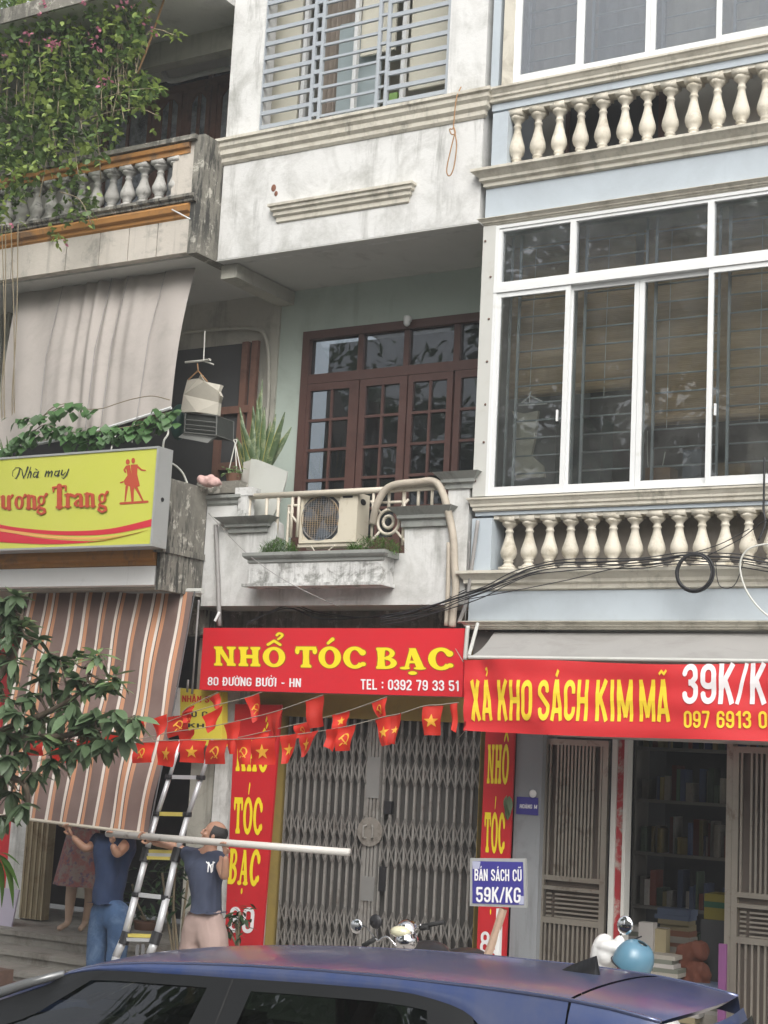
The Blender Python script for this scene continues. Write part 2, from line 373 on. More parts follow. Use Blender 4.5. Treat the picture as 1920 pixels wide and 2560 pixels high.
M['carglass'] = glass('tinted car glass', (.16, .20, .18), .03, .01, .0, dust=.0)
M['carint'] = mat('car interior', (.02, .02, .022), .7, .1, 6)
M['tail'] = mat('red tail lamp', (.35, .01, .012), .15, .05, 6, coat=1)
M['helmet'] = mat('sky blue helmet shell', (.085, .20, .28), .4, .06, 5, coat=.5)
M['scooter'] = mat('white scooter shell', (.66, .66, .64), .3, .04, 6, coat=.5)
M['mirror'] = mat('mirror glass', (.85, .87, .88), .05, .01, 6, metal=1.0)
M['rusty'] = mat('rusty red paint', (.30, .02, .025), .6, .3, 8, dirt=(.35, .32, .28), dlo=.5, dhi=.6, ds=4)
M['paper'] = mat('book pages and covers', (.24, .22, .19), .8, .3, 20, objrand=.6)
M['bluerag'] = mat('bright blue plastic', (.08, .16, .6), .5, .06, 5)
M['rustbrown'] = mat('brown rusty sheet', (.13, .08, .06), .8, .3, 8, bump=.4)

# floral dress, striped tarp, roof tarp, bamboo blind
def _dress():
    mt, n, b, out = newmat('pink floral print dress'); g = n.nodes.new('ShaderNodeNewGeometry').outputs['Position']
    c = mix(n, ramp(n, noise_(n, g, 13, 4, .7), .42, .58), (.26, .10, .09), (.24, .19, .17))  # print colours darkened and muted to carry the shade she stands in
    c = mix(n, ramp(n, noise_(n, g, 19, 3, .6), .56, .64), c, (.12, .09, .14)); n.links.new(c, b.inputs[0]); b.inputs['Roughness'].default_value = .85
    return mt
M['dress'] = _dress()
def _stripes():
    mt, n, b, out = newmat('striped brown orange tarp')
    uv = n.nodes.new('ShaderNodeUVMap'); uv.uv_map = 'u'; sp = n.nodes.new('ShaderNodeSeparateXYZ'); n.links.new(uv.outputs[0], sp.inputs[0])
    fr = math_(n, 'FRACT', math_(n, 'ADD', math_(n, 'MULTIPLY', sp.outputs[0], 1.52), 1-.11*1.52))
    cr = n.nodes.new('ShaderNodeValToRGB'); cr.color_ramp.interpolation = 'CONSTANT'; n.links.new(fr, cr.inputs[0])
    br, wh, orr, bk = (.145, .092, .078), (.68, .62, .55), (.50, .235, .12), (.04, .03, .027)
    seq = []; x = 0.0
    for w_, c_ in [(6, wh), (1.5, bk), (12, orr), (6, wh), (1.5, bk), (9, orr), (28, br)] + [(6.5, wh), (1.5, bk), (8, orr), (24, br)]*5:
        seq.append((x/264, c_)); x += w_
    seq = seq[:31]
    el = cr.color_ramp.elements; el[0].position = 0; el[0].color = c4(seq[0][1]); el[1].position = seq[1][0]; el[1].color = c4(seq[1][1])
    for p, c in seq[2:]:
        e = el.new(p); e.color = c4(c)
    g = n.nodes.new('ShaderNodeNewGeometry').outputs['Position']
    c = mix(n, ramp(n, noise_(n, g, 3, 5, .6), .3, .8), cr.outputs[0], mix(n, .25, cr.outputs[0], (.35, .28, .24)))
    n.links.new(c, b.inputs[0]); b.inputs['Roughness'].default_value = .6
    tr = n.nodes.new('ShaderNodeBsdfTranslucent'); n.links.new(c, tr.inputs[0]); mx = n.nodes.new('ShaderNodeMixShader'); mx.inputs[0].default_value = .12
    n.links.new(b.outputs[0], mx.inputs[1]); n.links.new(tr.outputs[0], mx.inputs[2]); n.links.new(mx.outputs[0], out.inputs[0])
    return mt
M['stripes'] = _stripes()
def _bamboo():
    mt, n, b, out = newmat('bamboo blind'); g = n.nodes.new('ShaderNodeNewGeometry').outputs['Position']
    sp = n.nodes.new('ShaderNodeSeparateXYZ'); n.links.new(g, sp.inputs[0])
    w = math_(n, 'FRACT', math_(n, 'MULTIPLY', sp.outputs[2], 60))
    c = mix(n, w, (.42, .30, .18), (.58, .44, .28)); c = mix(n, ramp(n, noise_(n, g, 3, 4, .6, sc=(1, 1, 9)), .35, .7), c, (.36, .25, .14))
    n.links.new(c, b.inputs[0]); b.inputs['Roughness'].default_value = .75
    bp = n.nodes.new('ShaderNodeBump'); bp.inputs['Distance'].default_value = .004; n.links.new(w, bp.inputs['Height']); n.links.new(bp.outputs[0], b.inputs['Normal'])
    return mt
M['bamboo'] = _bamboo()

# ------------------------------------------------------------------ lettering
SG = {}
def seg(P, w=.15, closed=False):
    out = []; P = [Vector(p) for p in P]
    for i in range(len(P)-1):
        d = P[i+1]-P[i]
        if d.length < 1e-6: continue
        d.normalize(); nn = Vector((-d.y, d.x))*w/2
        out.append([tuple(P[i]+nn), tuple(P[i]-nn), tuple(P[i+1]-nn), tuple(P[i+1]+nn)])
    for p in P[1:-1]+([P[0]] if closed else []): out.append([(p.x+w/2*math.cos(t), p.y+w/2*math.sin(t)) for t in [2*math.pi*k/10 for k in range(10)]])
    return out
def arcp(cx, cy, rx, ry, a0, a1, n=9): return [(cx+rx*math.cos(rad(a0+(a1-a0)*i/n)), cy+ry*math.sin(rad(a0+(a1-a0)*i/n))) for i in range(n+1)]
def _sg():
    w = .15; h = w/2; a = h; b = .5-h; T = 1-h; B = h
    oval = arcp(.25, T-.175, .175, .175, 0, 180)+arcp(.25, B+.175, .175, .175, 180, 360)+[(b, T-.175)]
    SG['O'] = SG['0'] = seg(oval, w, True)
    SG['I'] = seg([(.12, 0), (.12, 1)]); SG['1'] = seg([(.24, 0), (.24, 1)])+seg([(.05, .74), (.22, .92)], .13)
    SG['H'] = seg([(a, 0), (a, 1)])+seg([(b, 0), (b, 1)])+seg([(a, .5), (b, .5)])
    SG['N'] = seg([(a, 0), (a, 1)])+seg([(b, 0), (b, 1)])+seg([(a, .96), (b, .04)])
    SG['M'] = seg([(a, 0), (a, 1)])+seg([(.6, 0), (.6, 1)])+seg([(a, .96), (.34, .1)])+seg([(.34, .1), (.6, .96)])
    SG['K'] = seg([(a, 0), (a, 1)])+seg([(a, .38), (b+.01, 1)])+seg([(.2, .58), (b+.02, 0)])
    SG['X'] = seg([(a, 0), (b, 1)], .17)+seg([(a, 1), (b, 0)], .17)
    SG['A'] = seg([(.05, 0), (.24, 1)])+seg([(.45, 0), (.26, 1)])+seg([(.13, .25), (.38, .25)], .13)
    SG['C'] = seg([(b, .66), (b, T-.175)]+arcp(.25, T-.175, .175, .175, 0, 180)+arcp(.25, B+.175, .175, .175, 180, 360)+[(b, .34)])
    SG['G'] = seg([(b, .68), (b, T-.175)]+arcp(.25, T-.175, .175, .175, 0, 180)+arcp(.25, B+.175, .175, .175, 180, 360)+[(b, .48)])+seg([(.25, .46), (.5, .46)], .13)
    SG['S'] = seg([(b, .70), (b, T-.175)]+arcp(.25, T-.175, .175, .175, 0, 180)+[(a, .66), (b, .36)]+arcp(.25, B+.175, .175, .175, 0, -180)+[(a, .3)])
    SG['U'] = seg([(a, 1), (a, B+.175)]+arcp(.25, B+.175, .175, .175, 180, 360)+[(b, 1)])
    SG['B'] = seg([(a, 0), (a, 1)])+seg([(a, T), (.28, T)]+arcp(.28, .73, .14, .195, 90, -90)+[(a, .535)])+seg([(a, .5), (.28, .5)]+arcp(.28, .29, .145, .215, 90, -90)+[(a, B)])
    SG['D'] = seg([(a, 0), (a, 1)])+seg([(a, T), (.24, T)]+arcp(.24, .5, .185, .425, 90, -90)+[(a, B)])
    SG['T'] = seg([(.24, 0), (.24, 1)])+seg([(0, T), (.48, T)])
    SG['E'] = seg([(a, 0), (a, 1)])+seg([(a, T), (.44, T)])+seg([(a, .5), (.4, .5)])+seg([(a, B), (.44, B)])
    SG['L'] = seg([(a, 0), (a, 1)])+seg([(a, B), (.44, B)])
    SG['3'] = seg([(a, .74), (a, T-.17)]+arcp(.25, T-.17, .17, .17, 180, 0)+[(b, .65), (.3, .53)])+seg([(.2, .53), (.3, .53), (b, .42)]+arcp(.25, B+.17, .175, .17, 0, -180)+[(a, .28)])
    SG['9'] = seg(arcp(.25, T-.17, .17, .17, 0, 180)+arcp(.25, .56, .17, .12, 180, 360)+[(b, T-.17)], w, True)+seg([(b, T-.17), (b, B+.17)]+arcp(.25, B+.17, .17, .17, 0, -180)+[(a, .28)])
    SG['6'] = [[(.5-x, 1-y) for x, y in q] for q in SG['9']]
    SG['7'] = seg([(0, T), (.45, T)])+seg([(.42, .93), (.2, 0)])
    SG['8'] = seg(arcp(.25, T-.16, .16, .16, 0, 180)+arcp(.25, .66, .16, .13, 180, 360)+[(.41, T-.16)], .14, True)+seg(arcp(.25, .33, .175, .18, 0, 180)+arcp(.25, B+.17, .175, .17, 180, 360)+[(b, .33)], .15, True)
    SG['2'] = seg([(a, .7), (a, T-.17)]+arcp(.25, T-.17, .17, .17, 180, 0)+[(b, .62), (a, .12)])+seg([(0, B), (.48, B)])
    SG['5'] = seg([(.46, T), (a, T), (a, .55)])+seg([(a, .55)]+arcp(.25, .42, .175, .16, 140, 0)+arcp(.25, B+.17, .175, .17, 0, -180)+[(a, .27)])
    SG['-'] = seg([(.02, .42), (.3, .42)]); SG['/'] = seg([(.02, 0), (.3, 1)], .12); SG[':'] = seg([(.1, .15), (.1, .32)])+seg([(.1, .6), (.1, .77)])
_sg()
SMK = {"'": lambda c: seg([(c-.04, 1.08), (c+.06, 1.24)], .1), '?': lambda c: seg([(c-.05, 1.26), (c+.04, 1.3), (c+.06, 1.2), (c, 1.1)], .06), '~': lambda c: seg([(c-.16, 1.12), (c-.06, 1.2), (c+.05, 1.13), (c+.15, 1.22)], .07), '`': lambda c: seg([(c+.04, 1.08), (c-.06, 1.22)], .08),
       '+': lambda c: seg([(c+.2, .9), (c+.3, 1.0), (c+.3, 1.12)], .09), '^': lambda c: seg([(c-.13, 1.08), (c, 1.2), (c+.13, 1.08)], .08), 'd': lambda c: seg([(c-.32, .5), (c, .5)], .12), '.': lambda c: seg([(c, -.2), (c, -.08)], .12)}
SWD = {'M': .675, 'I': .24, '1': .33, ' ': .26, '-': .34, '/': .34, ':': .2, 'L': .45, 'E': .47}
def sans_word(s, gap=.085):
    """characters; marks follow their letter inside {}"""
    x = 0; vs = []; fs = []; lv = 0; i = 0
    while i < len(s):
        ch = s[i]; i += 1; marks = ''
        if i < len(s) and s[i] == '{': j = s.index('}', i); marks = s[i+1:j]; i = j+1
        w = SWD.get(ch, .5); sh = list(SG.get(ch, []))
        for mk in marks: sh += SMK[mk](w/2)
        for p in sh:
            n = len(vs); lv += 1; vs += [Vector((x+a, b, (lv % 90)*2.5e-5)) for a, b in p]; fs.append(tuple(range(n, n+len(p))))
        x += w+gap
    return vs, fs, x-gap
def sans(s, BL, BR, TL, mt, parent, lift=.004, wob=None):
    vs, fs, w = sans_word(s)
    if wob: vs, fs = slice_mesh(vs, fs, (BR-BL).length, w)
    return fit(vs, fs, BL, BR, TL, 'lettering', mt, parent, lift, (0, w, 0, 1), wob)
def slice_mesh(vs, fs, L, w):
    import bmesh
    me = bpy.data.meshes.new('tmp'); me.from_pydata(vs, [], fs); bm = bmesh.new(); bm.from_mesh(me)
    k = max(2, int(L/.035))
    for i in range(1, k): bmesh.ops.bisect_plane(bm, geom=bm.verts[:]+bm.edges[:]+bm.faces[:], plane_co=(w*i/k, 0, 0), plane_no=(1, 0, 0))
    for i in range(1, 6): bmesh.ops.bisect_plane(bm, geom=bm.verts[:]+bm.edges[:]+bm.faces[:], plane_co=(0, i/6, 0), plane_no=(0, 1, 0))
    bm.verts.index_update(); v2 = [v.co.copy() for v in bm.verts]; f2 = [tuple(v.index for v in f.verts) for f in bm.faces]; bm.free(); bpy.data.meshes.remove(me)
    return v2, f2
def fit(vs, fs, BL, BR, TL, name, mat_, parent, lift=.004, bb=None, wob=None):
    xs = [v.x for v in vs]; ys = [v.y for v in vs]
    x0, x1, y0, y1 = bb or (min(xs), max(xs), min(ys), max(ys))
    U = BR-BL; V = TL-BL; nrm = U.cross(V).normalized()
    if nrm.dot(CAM-BL) < 0: nrm = -nrm
    mb = MB(); out = []
    for v in vs:
        p = BL + U*((v.x-x0)/(x1-x0)) + V*((v.y-y0)/(y1-y0)) + nrm*(lift+v.z)
        if wob: p.y += wob(p)
        out.append(p)
    mb.add(out, fs); return mb.build(name, mat_, parent)
# fat serif glyphs drawn as overlapping shapes on stacked levels (unit cap height)
def g_stem(x, w=.13, sw=.235, y0=0, y1=1):
    h = y1-y0; a = .16
    L = [(-sw*.9, 0), (-sw, .05), (-sw*.92, .11), (-w*1.08, a), (-w*.92, h*.5), (-w*1.08, h-a), (-sw*.92, h-.11), (-sw, h-.05), (-sw*.9, h)]
    return [[(x+p, y0+q) for p, q in L] + [(x-p, y0+q) for p, q in L[::-1]]]
def g_ring(cx, cy, rx, ry, tx, ty, a0=0, a1=360, n=28):
    out = []
    for i in range(n):
        t0, t1 = rad(a0+(a1-a0)*i/n), rad(a0+(a1-a0)*(i+1)/n)
        o = lambda t: (cx+rx*math.cos(t), cy+ry*math.sin(t)); q = lambda t: (cx+(rx-tx)*math.cos(t), cy+(ry-ty)*math.sin(t))
        out.append([q(t0), o(t0), o(t1), q(t1)])
    return out
def g_ell(cx, cy, rx, ry, n=14, rot=0):
    return [[(cx+rx*math.cos(t)*math.cos(rot)-ry*math.sin(t)*math.sin(rot), cy+rx*math.cos(t)*math.sin(rot)+ry*math.sin(t)*math.cos(rot)) for t in [2*math.pi*i/n for i in range(n)]]]
def g_rib(pts, w, n=6):
    out = []; ws = w if isinstance(w, (list, tuple)) else [w]*len(pts)
    P = [Vector((p[0], p[1])) for p in pts]
    for i in range(len(P)-1):
        d = P[i+1]-P[i]
        if d.length < 1e-6: continue
        d.normalize(); nn = Vector((-d.y, d.x))
        a, b, c, e = P[i]+nn*ws[i]/2, P[i]-nn*ws[i]/2, P[i+1]-nn*ws[i+1]/2, P[i+1]+nn*ws[i+1]/2
        out.append([tuple(a), tuple(b), tuple(c), tuple(e)])
    for p, ww in zip(P, ws): out += g_ell(p.x, p.y, ww/2, ww/2, 8)
    return out
def curve(pts, n=6):
    """catmull-rom through 2D/3D points"""
    P = [Vector(p) for p in pts]; out = []
    for i in range(len(P)-1):
        p0, p1, p2, p3 = P[max(i-1, 0)], P[i], P[i+1], P[min(i+2, len(P)-1)]
        for k in range(n):
            t = k/n; out.append(.5*((2*p1)+(p2-p0)*t+(2*p0-5*p1+4*p2-p3)*t*t+(3*p1-p0-3*p2+p3)*t**3))
    out.append(P[-1]); return out
GL = {}
GL['N'] = (1.0, g_stem(.20, .10, .19) + [[(.08, 1), (.33, 1), (.86, .0), (.66, .0)]] + g_stem(.78, .095, .2, .0, 1)[:1])
GL['H'] = (1.0, g_stem(.24, .13, .22) + g_stem(.76, .13, .22) + [[(.3, .41), (.7, .41), (.7, .59), (.3, .59)]])
GL['O'] = (.98, g_ring(.49, .5, .48, .52, .27, .16))
GL['T'] = (.92, g_stem(.46, .135, .24) + [[(.02, .83), (.9, .83), (.9, 1), (.02, 1)]] + g_ell(.08, .80, .10, .17) + g_ell(.84, .80, .10, .17))
GL['C'] = (.94, g_ring(.5, .5, .49, .52, .28, .16, 38, 322, 24) + g_ell(.82, .74, .14, .14) + g_ell(.84, .2, .12, .10))
GL['B'] = (.90, g_stem(.24, .14, .2) + g_ring(.42, .735, .36, .265, .2, .12, -90, 90, 12) + g_ring(.42, .28, .44, .28, .24, .13, -90, 90, 12)
           + [[(.2, .89), (.44, .89), (.44, 1), (.2, 1)], [(.2, .45), (.44, .45), (.44, .56), (.2, .56)], [(.2, 0), (.44, 0), (.44, .13), (.2, .13)]])
GL['A'] = (1.02, [[(.36, .98), (.62, .98), (.96, .04), (.66, .04)], [(.38, .9), (.52, .98), (.34, .04), (.18, .04)], [(.26, .28), (.7, .28), (.7, .4), (.3, .4)]]
           + g_ell(.2, .055, .2, .065) + g_ell(.78, .055, .24, .065))
GM = {'^': g_rib([(.24, 1.13), (.5, 1.33), (.76, 1.13)], .13), '?': g_rib([tuple(p) for p in curve([(.62, 1.62), (.72, 1.72), (.86, 1.64), (.78, 1.5), (.68, 1.42)], 4)], .11),
      '/': g_rib([(.42, 1.16), (.62, 1.36)], [.12, .17]), '.': g_ell(.5, -.17, .17, .085), '!': g_ell(.5, -.17, .09, .085),
      '|': g_rib([(.5, 1.12), (.58, 1.36)], [.08, .13])}
def grow(poly, d):
    n = len(poly); A = sum(poly[i][0]*poly[(i+1) % n][1]-poly[(i+1) % n][0]*poly[i][1] for i in range(n)); s = 1 if A > 0 else -1
    out = []
    for i in range(n):
        a, b, c = Vector(poly[i-1]), Vector(poly[i]), Vector(poly[(i+1) % n]); e1 = (b-a); e2 = (c-b)
        if e1.length < 1e-6 or e2.length < 1e-6: out.append(tuple(b)); continue
        e1.normalize(); e2.normalize()
        nn = (Vector((e1.y, -e1.x))+Vector((e2.y, -e2.x)))*s
        if nn.length < .2: out.append(tuple(b)); continue
        nn.normalize(); out.append((b.x+nn.x*d, b.y+nn.y*d))
    return out
def glyph_word(word, marks, gap=.07, d=0.0):
    """word e.g. 'NHO', marks {2:'^?'} -> verts, faces"""
    x = 0; vs = []; fs = []; lv = 0
    for i, ch in enumerate(word):
        w, shapes = GL[ch]
        sh = list(shapes)
        for mk in marks.get(i, ''): sh += GM[mk]
        for p in sh:
            q = grow(p, d) if d else p
            n = len(vs); lv += 1
            vs += [Vector((x+a, b, (lv % 60)*3e-5)) for a, b in q]; fs.append(tuple(range(n, n+len(q))))
        x += w+gap
    return vs, fs, x-gap
def fat_text(word, marks, BL, BR, TL, mat_, parent, lift=.004, outline=None, bar=False):
    """BL,BR,TL bound the capitals only (unit height), marks stick out"""
    vs, fs, w = glyph_word(word, marks); bb = (0, w, 0, 1)
    fit(vs, fs, BL, BR, TL, 'lettering', mat_, parent, lift, bb)
    if outline: 
        vs, fs, w = glyph_word(word, marks, d=.035); fit(vs, fs, BL, BR, TL, 'letter_edge', outline, parent, lift-.0025, bb)

# ================================================================== GROUND
XW0, XW1, XB, XB1 = -9.54, -6.52, -6.46, -2.4
Z1, Z2, Z3 = Z_(100, 2333, -.25), Z_(100, 2384, -.6), Z_(100, 2436, -1.0)
tag(MB().box(-150, 150, -150, 60, -.1, 0.0).build('ground', M['asph'], keep=True), kind='structure')
mb = MB()
mb.box(-40, 30, -3.4, .2, .0, .12)
pv = tag(mb.build('pavement', M['pave']), kind='structure')
k = MB(); k.box(-40, 30, -3.62, -3.403, 0, .13)
tag(k.build('kerb', M['conc']), kind='structure')
mb = MB(); mb.box(-16, -9.6, -.25, 1.6, .121, Z1); mb.box(-16, -9.6, -.6, -.2503, .121, Z2); mb.box(-16, -9.6, -1.0, -.6003, .121, Z3)
mb.box(-16, -9.6, -.28, -.2503, Z1-.05, Z1-.002); mb.box(-16, -9.6, -.63, -.6003, Z2-.05, Z2-.002); mb.box(-16, -9.6, -1.03, -1.0003, Z3-.05, Z3-.002)
tag(mb.build('steps', M['conc']), kind='structure')
tag(MB().box(-9.597, 2, .05, 3.5, .1205, .42).build('shop_floor', M['conc']), kind='structure')

# ================================================================== WHITE HOUSE (middle)
wh = thing('house', 'narrow white plaster house with green recessed wall behind its balcony', 'house', (-8.0, .6, 0))
zb = 7.457
gx0, gx1 = at(645, 333).x, at(1117, 240).x
zs = 8.73
mb = MB()
mb.box(XW0, XW1, 0, .2, zb, zs); mb.box(XW0, gx0, 0, .2, zs, 11.4); mb.box(gx1, XW1, 0, .2, zs, 11.4)
mb.box(XW0, XW0+.14, .2, 4.5, zb+.15, 11.4); mb.box(XW1-.14, XW1, .2, 4.5, zb+.15, 11.4)
mb.build('front_wall', M['white'], wh)
mb = MB(); mb.box(XW0+.002, XW1-.002, .2, 4.5, zb, zb+.149); mb.box(XW0-.02, XW1, .003, .12, zb-.012, zb-.001) ; mb.build('soffit', M['ceil'], wh)
MB().box(XW0-.04, XW0+.16, .13, 1.2, zb-.16, zb-.013).build('soffit_beam', M['beigew'], wh)
mb = MB(); mb.moulding(XW0-.01, XW1, 0, [(.01, 8.475), (.03, 8.5), (.03, 8.54), (.06, 8.57), (.06, 8.62), (.085, 8.65), (.085, 8.69), (.11, 8.705), (.11, 8.735), (0.02, 8.75)]); mb.build('sill_moulding', M['cream'], wh)
a, b = at(690, 530), at(1035, 462); zc = (a.z+b.z)/2
mb = MB(); mb.moulding(a.x+.04, b.x-.06, 0, [(.01, zc-.15), (.02, zc-.14), (.02, zc-.10), (.045, zc-.08), (.045, zc-.045), (.07, zc-.03), (.07, zc), (.09, zc+.01), (.09, zc+.035), (.01, zc+.045)]); mb.build('wall_moulding', M['cream'], wh)
for q_ in ((684, 470, .03), (690, 484, .022)):
    MB().ell(at(q_[0], q_[1], -.002), q_[2], .006, q_[2]*1.3).build('rusty_spot', mat('rust stain', (.20, .085, .05), .9, .3, 20), wh)
# room behind upper grille
mb = MB(); mb.box(gx0-.4, gx1+.4, 2.2, 2.3, zs-.4, 11.4); mb.box(gx0-.4, gx1+.4, .21, 2.2, zs-.25, zs-.2); mb.build('room_wall', M['roomcream'], wh)
MB().box(XW0, XW1, 0, 4.5, 11.4, 11.5).build('roof_slab', M['ceil'], wh)
# louvred blinds / cream shutters seen behind the grille
def pxbox(mb, pxl, pyl, pxr, pyr, ytop, Y, th=.04):
    xl, xr = X_(pxl, pyl, Y), X_(pxr, pyr, Y); zl = (Z_(pxl, pyl, Y)+Z_(pxr, pyr, Y))/2; zt = Z_((pxl+pxr)/2, ytop, Y)
    mb.box(xl, xr, Y, Y+th, zl, zt); return xl, xr, zl, zt
wf = MB()
for px_, py_ in ((651, 322), (752, 315), (1003, 265), (892, 90)):
    x = X_(px_, py_, .34); wf.box(x-.02, x+.025, .32, .37, zs-.02, 11.3)
wf.box(gx0, gx1, .32, .37, zs-.05, zs+.03)
slw = wf.build('sliding_window', M['pvc'], wh)
mb = MB(); x0, x1 = X_(664, 290, .42), X_(742, 275, .42); mb.box(x0, x1, .42, .45, 9.05, 11.3); x0, x1 = X_(1022, 200, .42), X_(1118, 200, .42); mb.box(x0, x1+.02, .42, .45, 9.12, 11.3)
mb.box(X_(905, 60, .42), X_(990, 60, .42), .42, .45, 9.6, 11.3); mb.build('shutter_board', M['roomcream'], slw)
mb = MB(); x0, x1 = X_(838, 280, .5), X_(945, 260, .5); mb.box(x0, x1, .5, .54, 8.5, 10.05); mb.build('grey_blue_panel', mat('grey blue board', (.30, .36, .37), .6, .05, 3), wh)
mb = MB(); mb.grid(lambda u, v: (X_(808, 100, .62)+u*(.42), .62+.03*math.sin(u*40), 8.9+v*2.4), 40, 2); mb.build('curtain', mat('taupe curtain', (.28, .24, .20), .9, .08, 8), wh)
mb = MB(); mb.box(X_(802, 280, .4), X_(825, 275, .4), .4, .48, 8.72, 9.02); mb.build('red_container', mat('red plastic', (.5, .08, .05), .5), wh)
mb = MB(); mb.box(X_(972, 260, .4), X_(992, 255, .4), .4, .46, 8.72, 9.12); mb.build('green_bag', mat('green plastic', (.22, .38, .10), .5), wh)
# grille: one part, bars as sub-parts
gr = MB(); vs_ = [(647, 333), (775, 309), (796, 306), (940, 275), (963, 270), (1117, 240)]
gxs = [X_(p[0], p[1], .03) for p in vs_]
for x in gxs: gr.box(x-.018, x+.018, .015, .05, zs-.0, 11.38)
grille = gr.build('window_grille', M['gril2'], wh)
bar_me = raw(MB().obox((0, 0, 0), (1, 0, 0), .028, .042), 'grille_bar', M['gril2'])
z = zs+.1
while z < 11.3:
    inst('grille_bar', bar_me, (gxs[0], .035, z), grille, (gxs[1]-gxs[0], 1, 1)); inst('grille_bar', bar_me, (gxs[1], .035, z+.03), grille, (gxs[2]-gxs[1], 1, 1))
    inst('grille_bar', bar_me, (gxs[2], .035, z), grille, (gxs[3]-gxs[2], 1, .6)); inst('grille_bar', bar_me, (gxs[3], .035, z+.03), grille, (gxs[4]-gxs[3], 1, .6))
    inst('grille_bar', bar_me, (gxs[4], .035, z), grille, (gxs[5]-gxs[4], 1, 1)); z += .152
# ---- green recessed wall with french doors
YG = 1.2
dl, dr = X_(762, 832, YG), XB+.02; dt = Z_(980, 807, YG)
zf = 4.2
mb = MB(); mb.box(XW0, dl, YG, YG+.15, zf, 7.62); mb.box(dl, XB+.3, YG, YG+.15, dt, 7.62)
mb.box(XW1+.003, XW1+.06, .2, YG, 4.1, zb-.001); mb.build('recess_wall', M['greenw'], wh)
MB().box(XW0-.12, XW0-.001, YG-.03, YG+.15, zf, 7.46).build('wall_end', M['beigew'], wh)
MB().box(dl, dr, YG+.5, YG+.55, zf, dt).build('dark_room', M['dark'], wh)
zt0, zt1 = Z_(985, 925, YG), Z_(985, 932, YG)
mb = MB(); mb.box(dl, dl+.09, YG-.03, YG+.1, zf, dt); mb.box(dl+.09, dr, YG-.03, YG+.1, dt-.09, dt); mb.box(dl+.09, dr, YG-.02, YG+.09, zt1-.04, zt0+.03)
zx = lambda zx_: X_(400+.5063*zx_, 780, YG)
tops = [(755, 990), (1015, 1215), (1240, 1460), (1490, 1590)]
for a_, b_ in ((990, 1015), (1215, 1240), (1460, 1490)): mb.box(zx(a_), zx(b_), YG-.01, YG+.07, zt0+.03, dt-.09)
frame = mb.build('door_frame', M['wood'], wh)
for a_, b_ in tops: MB().box(zx(a_), min(zx(b_), dr), YG+.03, YG+.035, zt0+.03, dt-.09).build('transom_pane', M['glassd'], frame)
leafx = [(718, 985, 745, 850, 937), (988, 1222, 1018, 1100, 1185), (1226, 1448, 1250, 1335, 1418), (1455, 1640, 1487, 1580, 1700)]
lx = lambda q: X_(400+.5063*q, 1000, YG)
ztop = zt1-.045; rows = [ztop-.17-.50*i for i in range(5)]
rows = []
zr = Z_(800, 977, YG)
ph = (Z_(800, 977, YG)-Z_(800, 1051, YG))
for i in range(6): rows.append(zr-i*ph)
for (a_, b_, c_, d_, e_) in leafx:
    x0, x1, p0, p1, p2 = lx(a_), min(lx(b_), dr), lx(c_), min(lx(d_), dr-.01), min(lx(e_), dr)
    mb = MB(); mb.box(x0+.004, p0, YG-.02, YG+.04, zf, ztop)
    if p2 < dr: mb.box(p2, x1-.004, YG-.02, YG+.04, zf, ztop)
    mb.box(p0, p2, YG-.02, YG+.04, rows[0], ztop); mb.box(p1-.013, p1+.013, YG-.015, YG+.035, rows[5], rows[0])
    for r_ in rows[1:]:
        mb.box(p0, p1-.013, YG-.014, YG+.034, r_-.014, r_+.014); mb.box(p1+.013, p2, YG-.014, YG+.034, r_-.014, r_+.014)
    mb.box(p0, p2, YG-.019, YG+.039, zf, rows[5]-.014)
    lf = mb.build('door_leaf', M['wood'], wh)
    for i in range(5):
        for q0, q1 in ((p0, p1-.013), (p1+.013, p2)):
            pn = MB().box(q0, q1, YG+.008, YG+.012, rows[i+1]+.014, rows[i]-.014 if i else rows[i]); o = pn.build('pane', M['glassd'], lf)
    for hz in (.25, 1.4): pass
# ---- balcony
ba, bb_ = -9.45, -6.5
zb0 = 3.885
def poly(pts, Y, th, name, mt, parent, label=None):
    return MB().prism([at(p[0], p[1], Y) for p in pts], (0, th, 0)).build(name, mt, parent, label=label)
def z8(p): return (480+p[0]*.4581, 1150+p[1]*.4581)
def wpt(x, z): return Vector((x, 0, z))
P8 = lambda x, y, Y=0.0: at(*z8((x, y)), Y)
def prismW(pts, th, name, mt, parent): return MB().prism([Vector((x, 0, z)) for x, z in pts], (0, th, 0)).build(name, mt, parent)
zcapL = Z_(*z8((160, 222))); 
lt = [P8(245, 205), P8(250, 320), P8(430, 318), P8(462, 345), P8(462, 420), P8(440, 450), P8(400, 505)]
rt_ = [P8(1160, 500), P8(1160, 350), P8(1385, 345), P8(1390, 150)]
out_ = [(ba, zb0), (ba, zcapL), (lt[0].x, zcapL)] + [(p.x, p.z) for p in lt[1:]] + [(P8(1160, 500).x, P8(1160, 520).z+.02), (P8(1160, 350).x, P8(1160, 350).z), (P8(1392, 345).x, P8(1385, 345).z), (P8(1392, 345).x, P8(1385, 140).z), (bb_, P8(1530, 140).z+.01), (bb_, zb0)]
prismW(out_, .13, 'balcony_parapet', M['white'], wh)
mb = MB(); z_ = zcapL; mb.moulding(ba, lt[0].x+.02, 0, [(.005, z_-.05), (.02, z_-.03), (.02, z_), (.05, z_+.02), (.05, z_+.05), (-.13, z_+.07)]); mb.build('parapet_cap', M['greymould'], wh)
pa, pb = P8(215, 330), P8(425, 325); zt = P8(300, 318).z
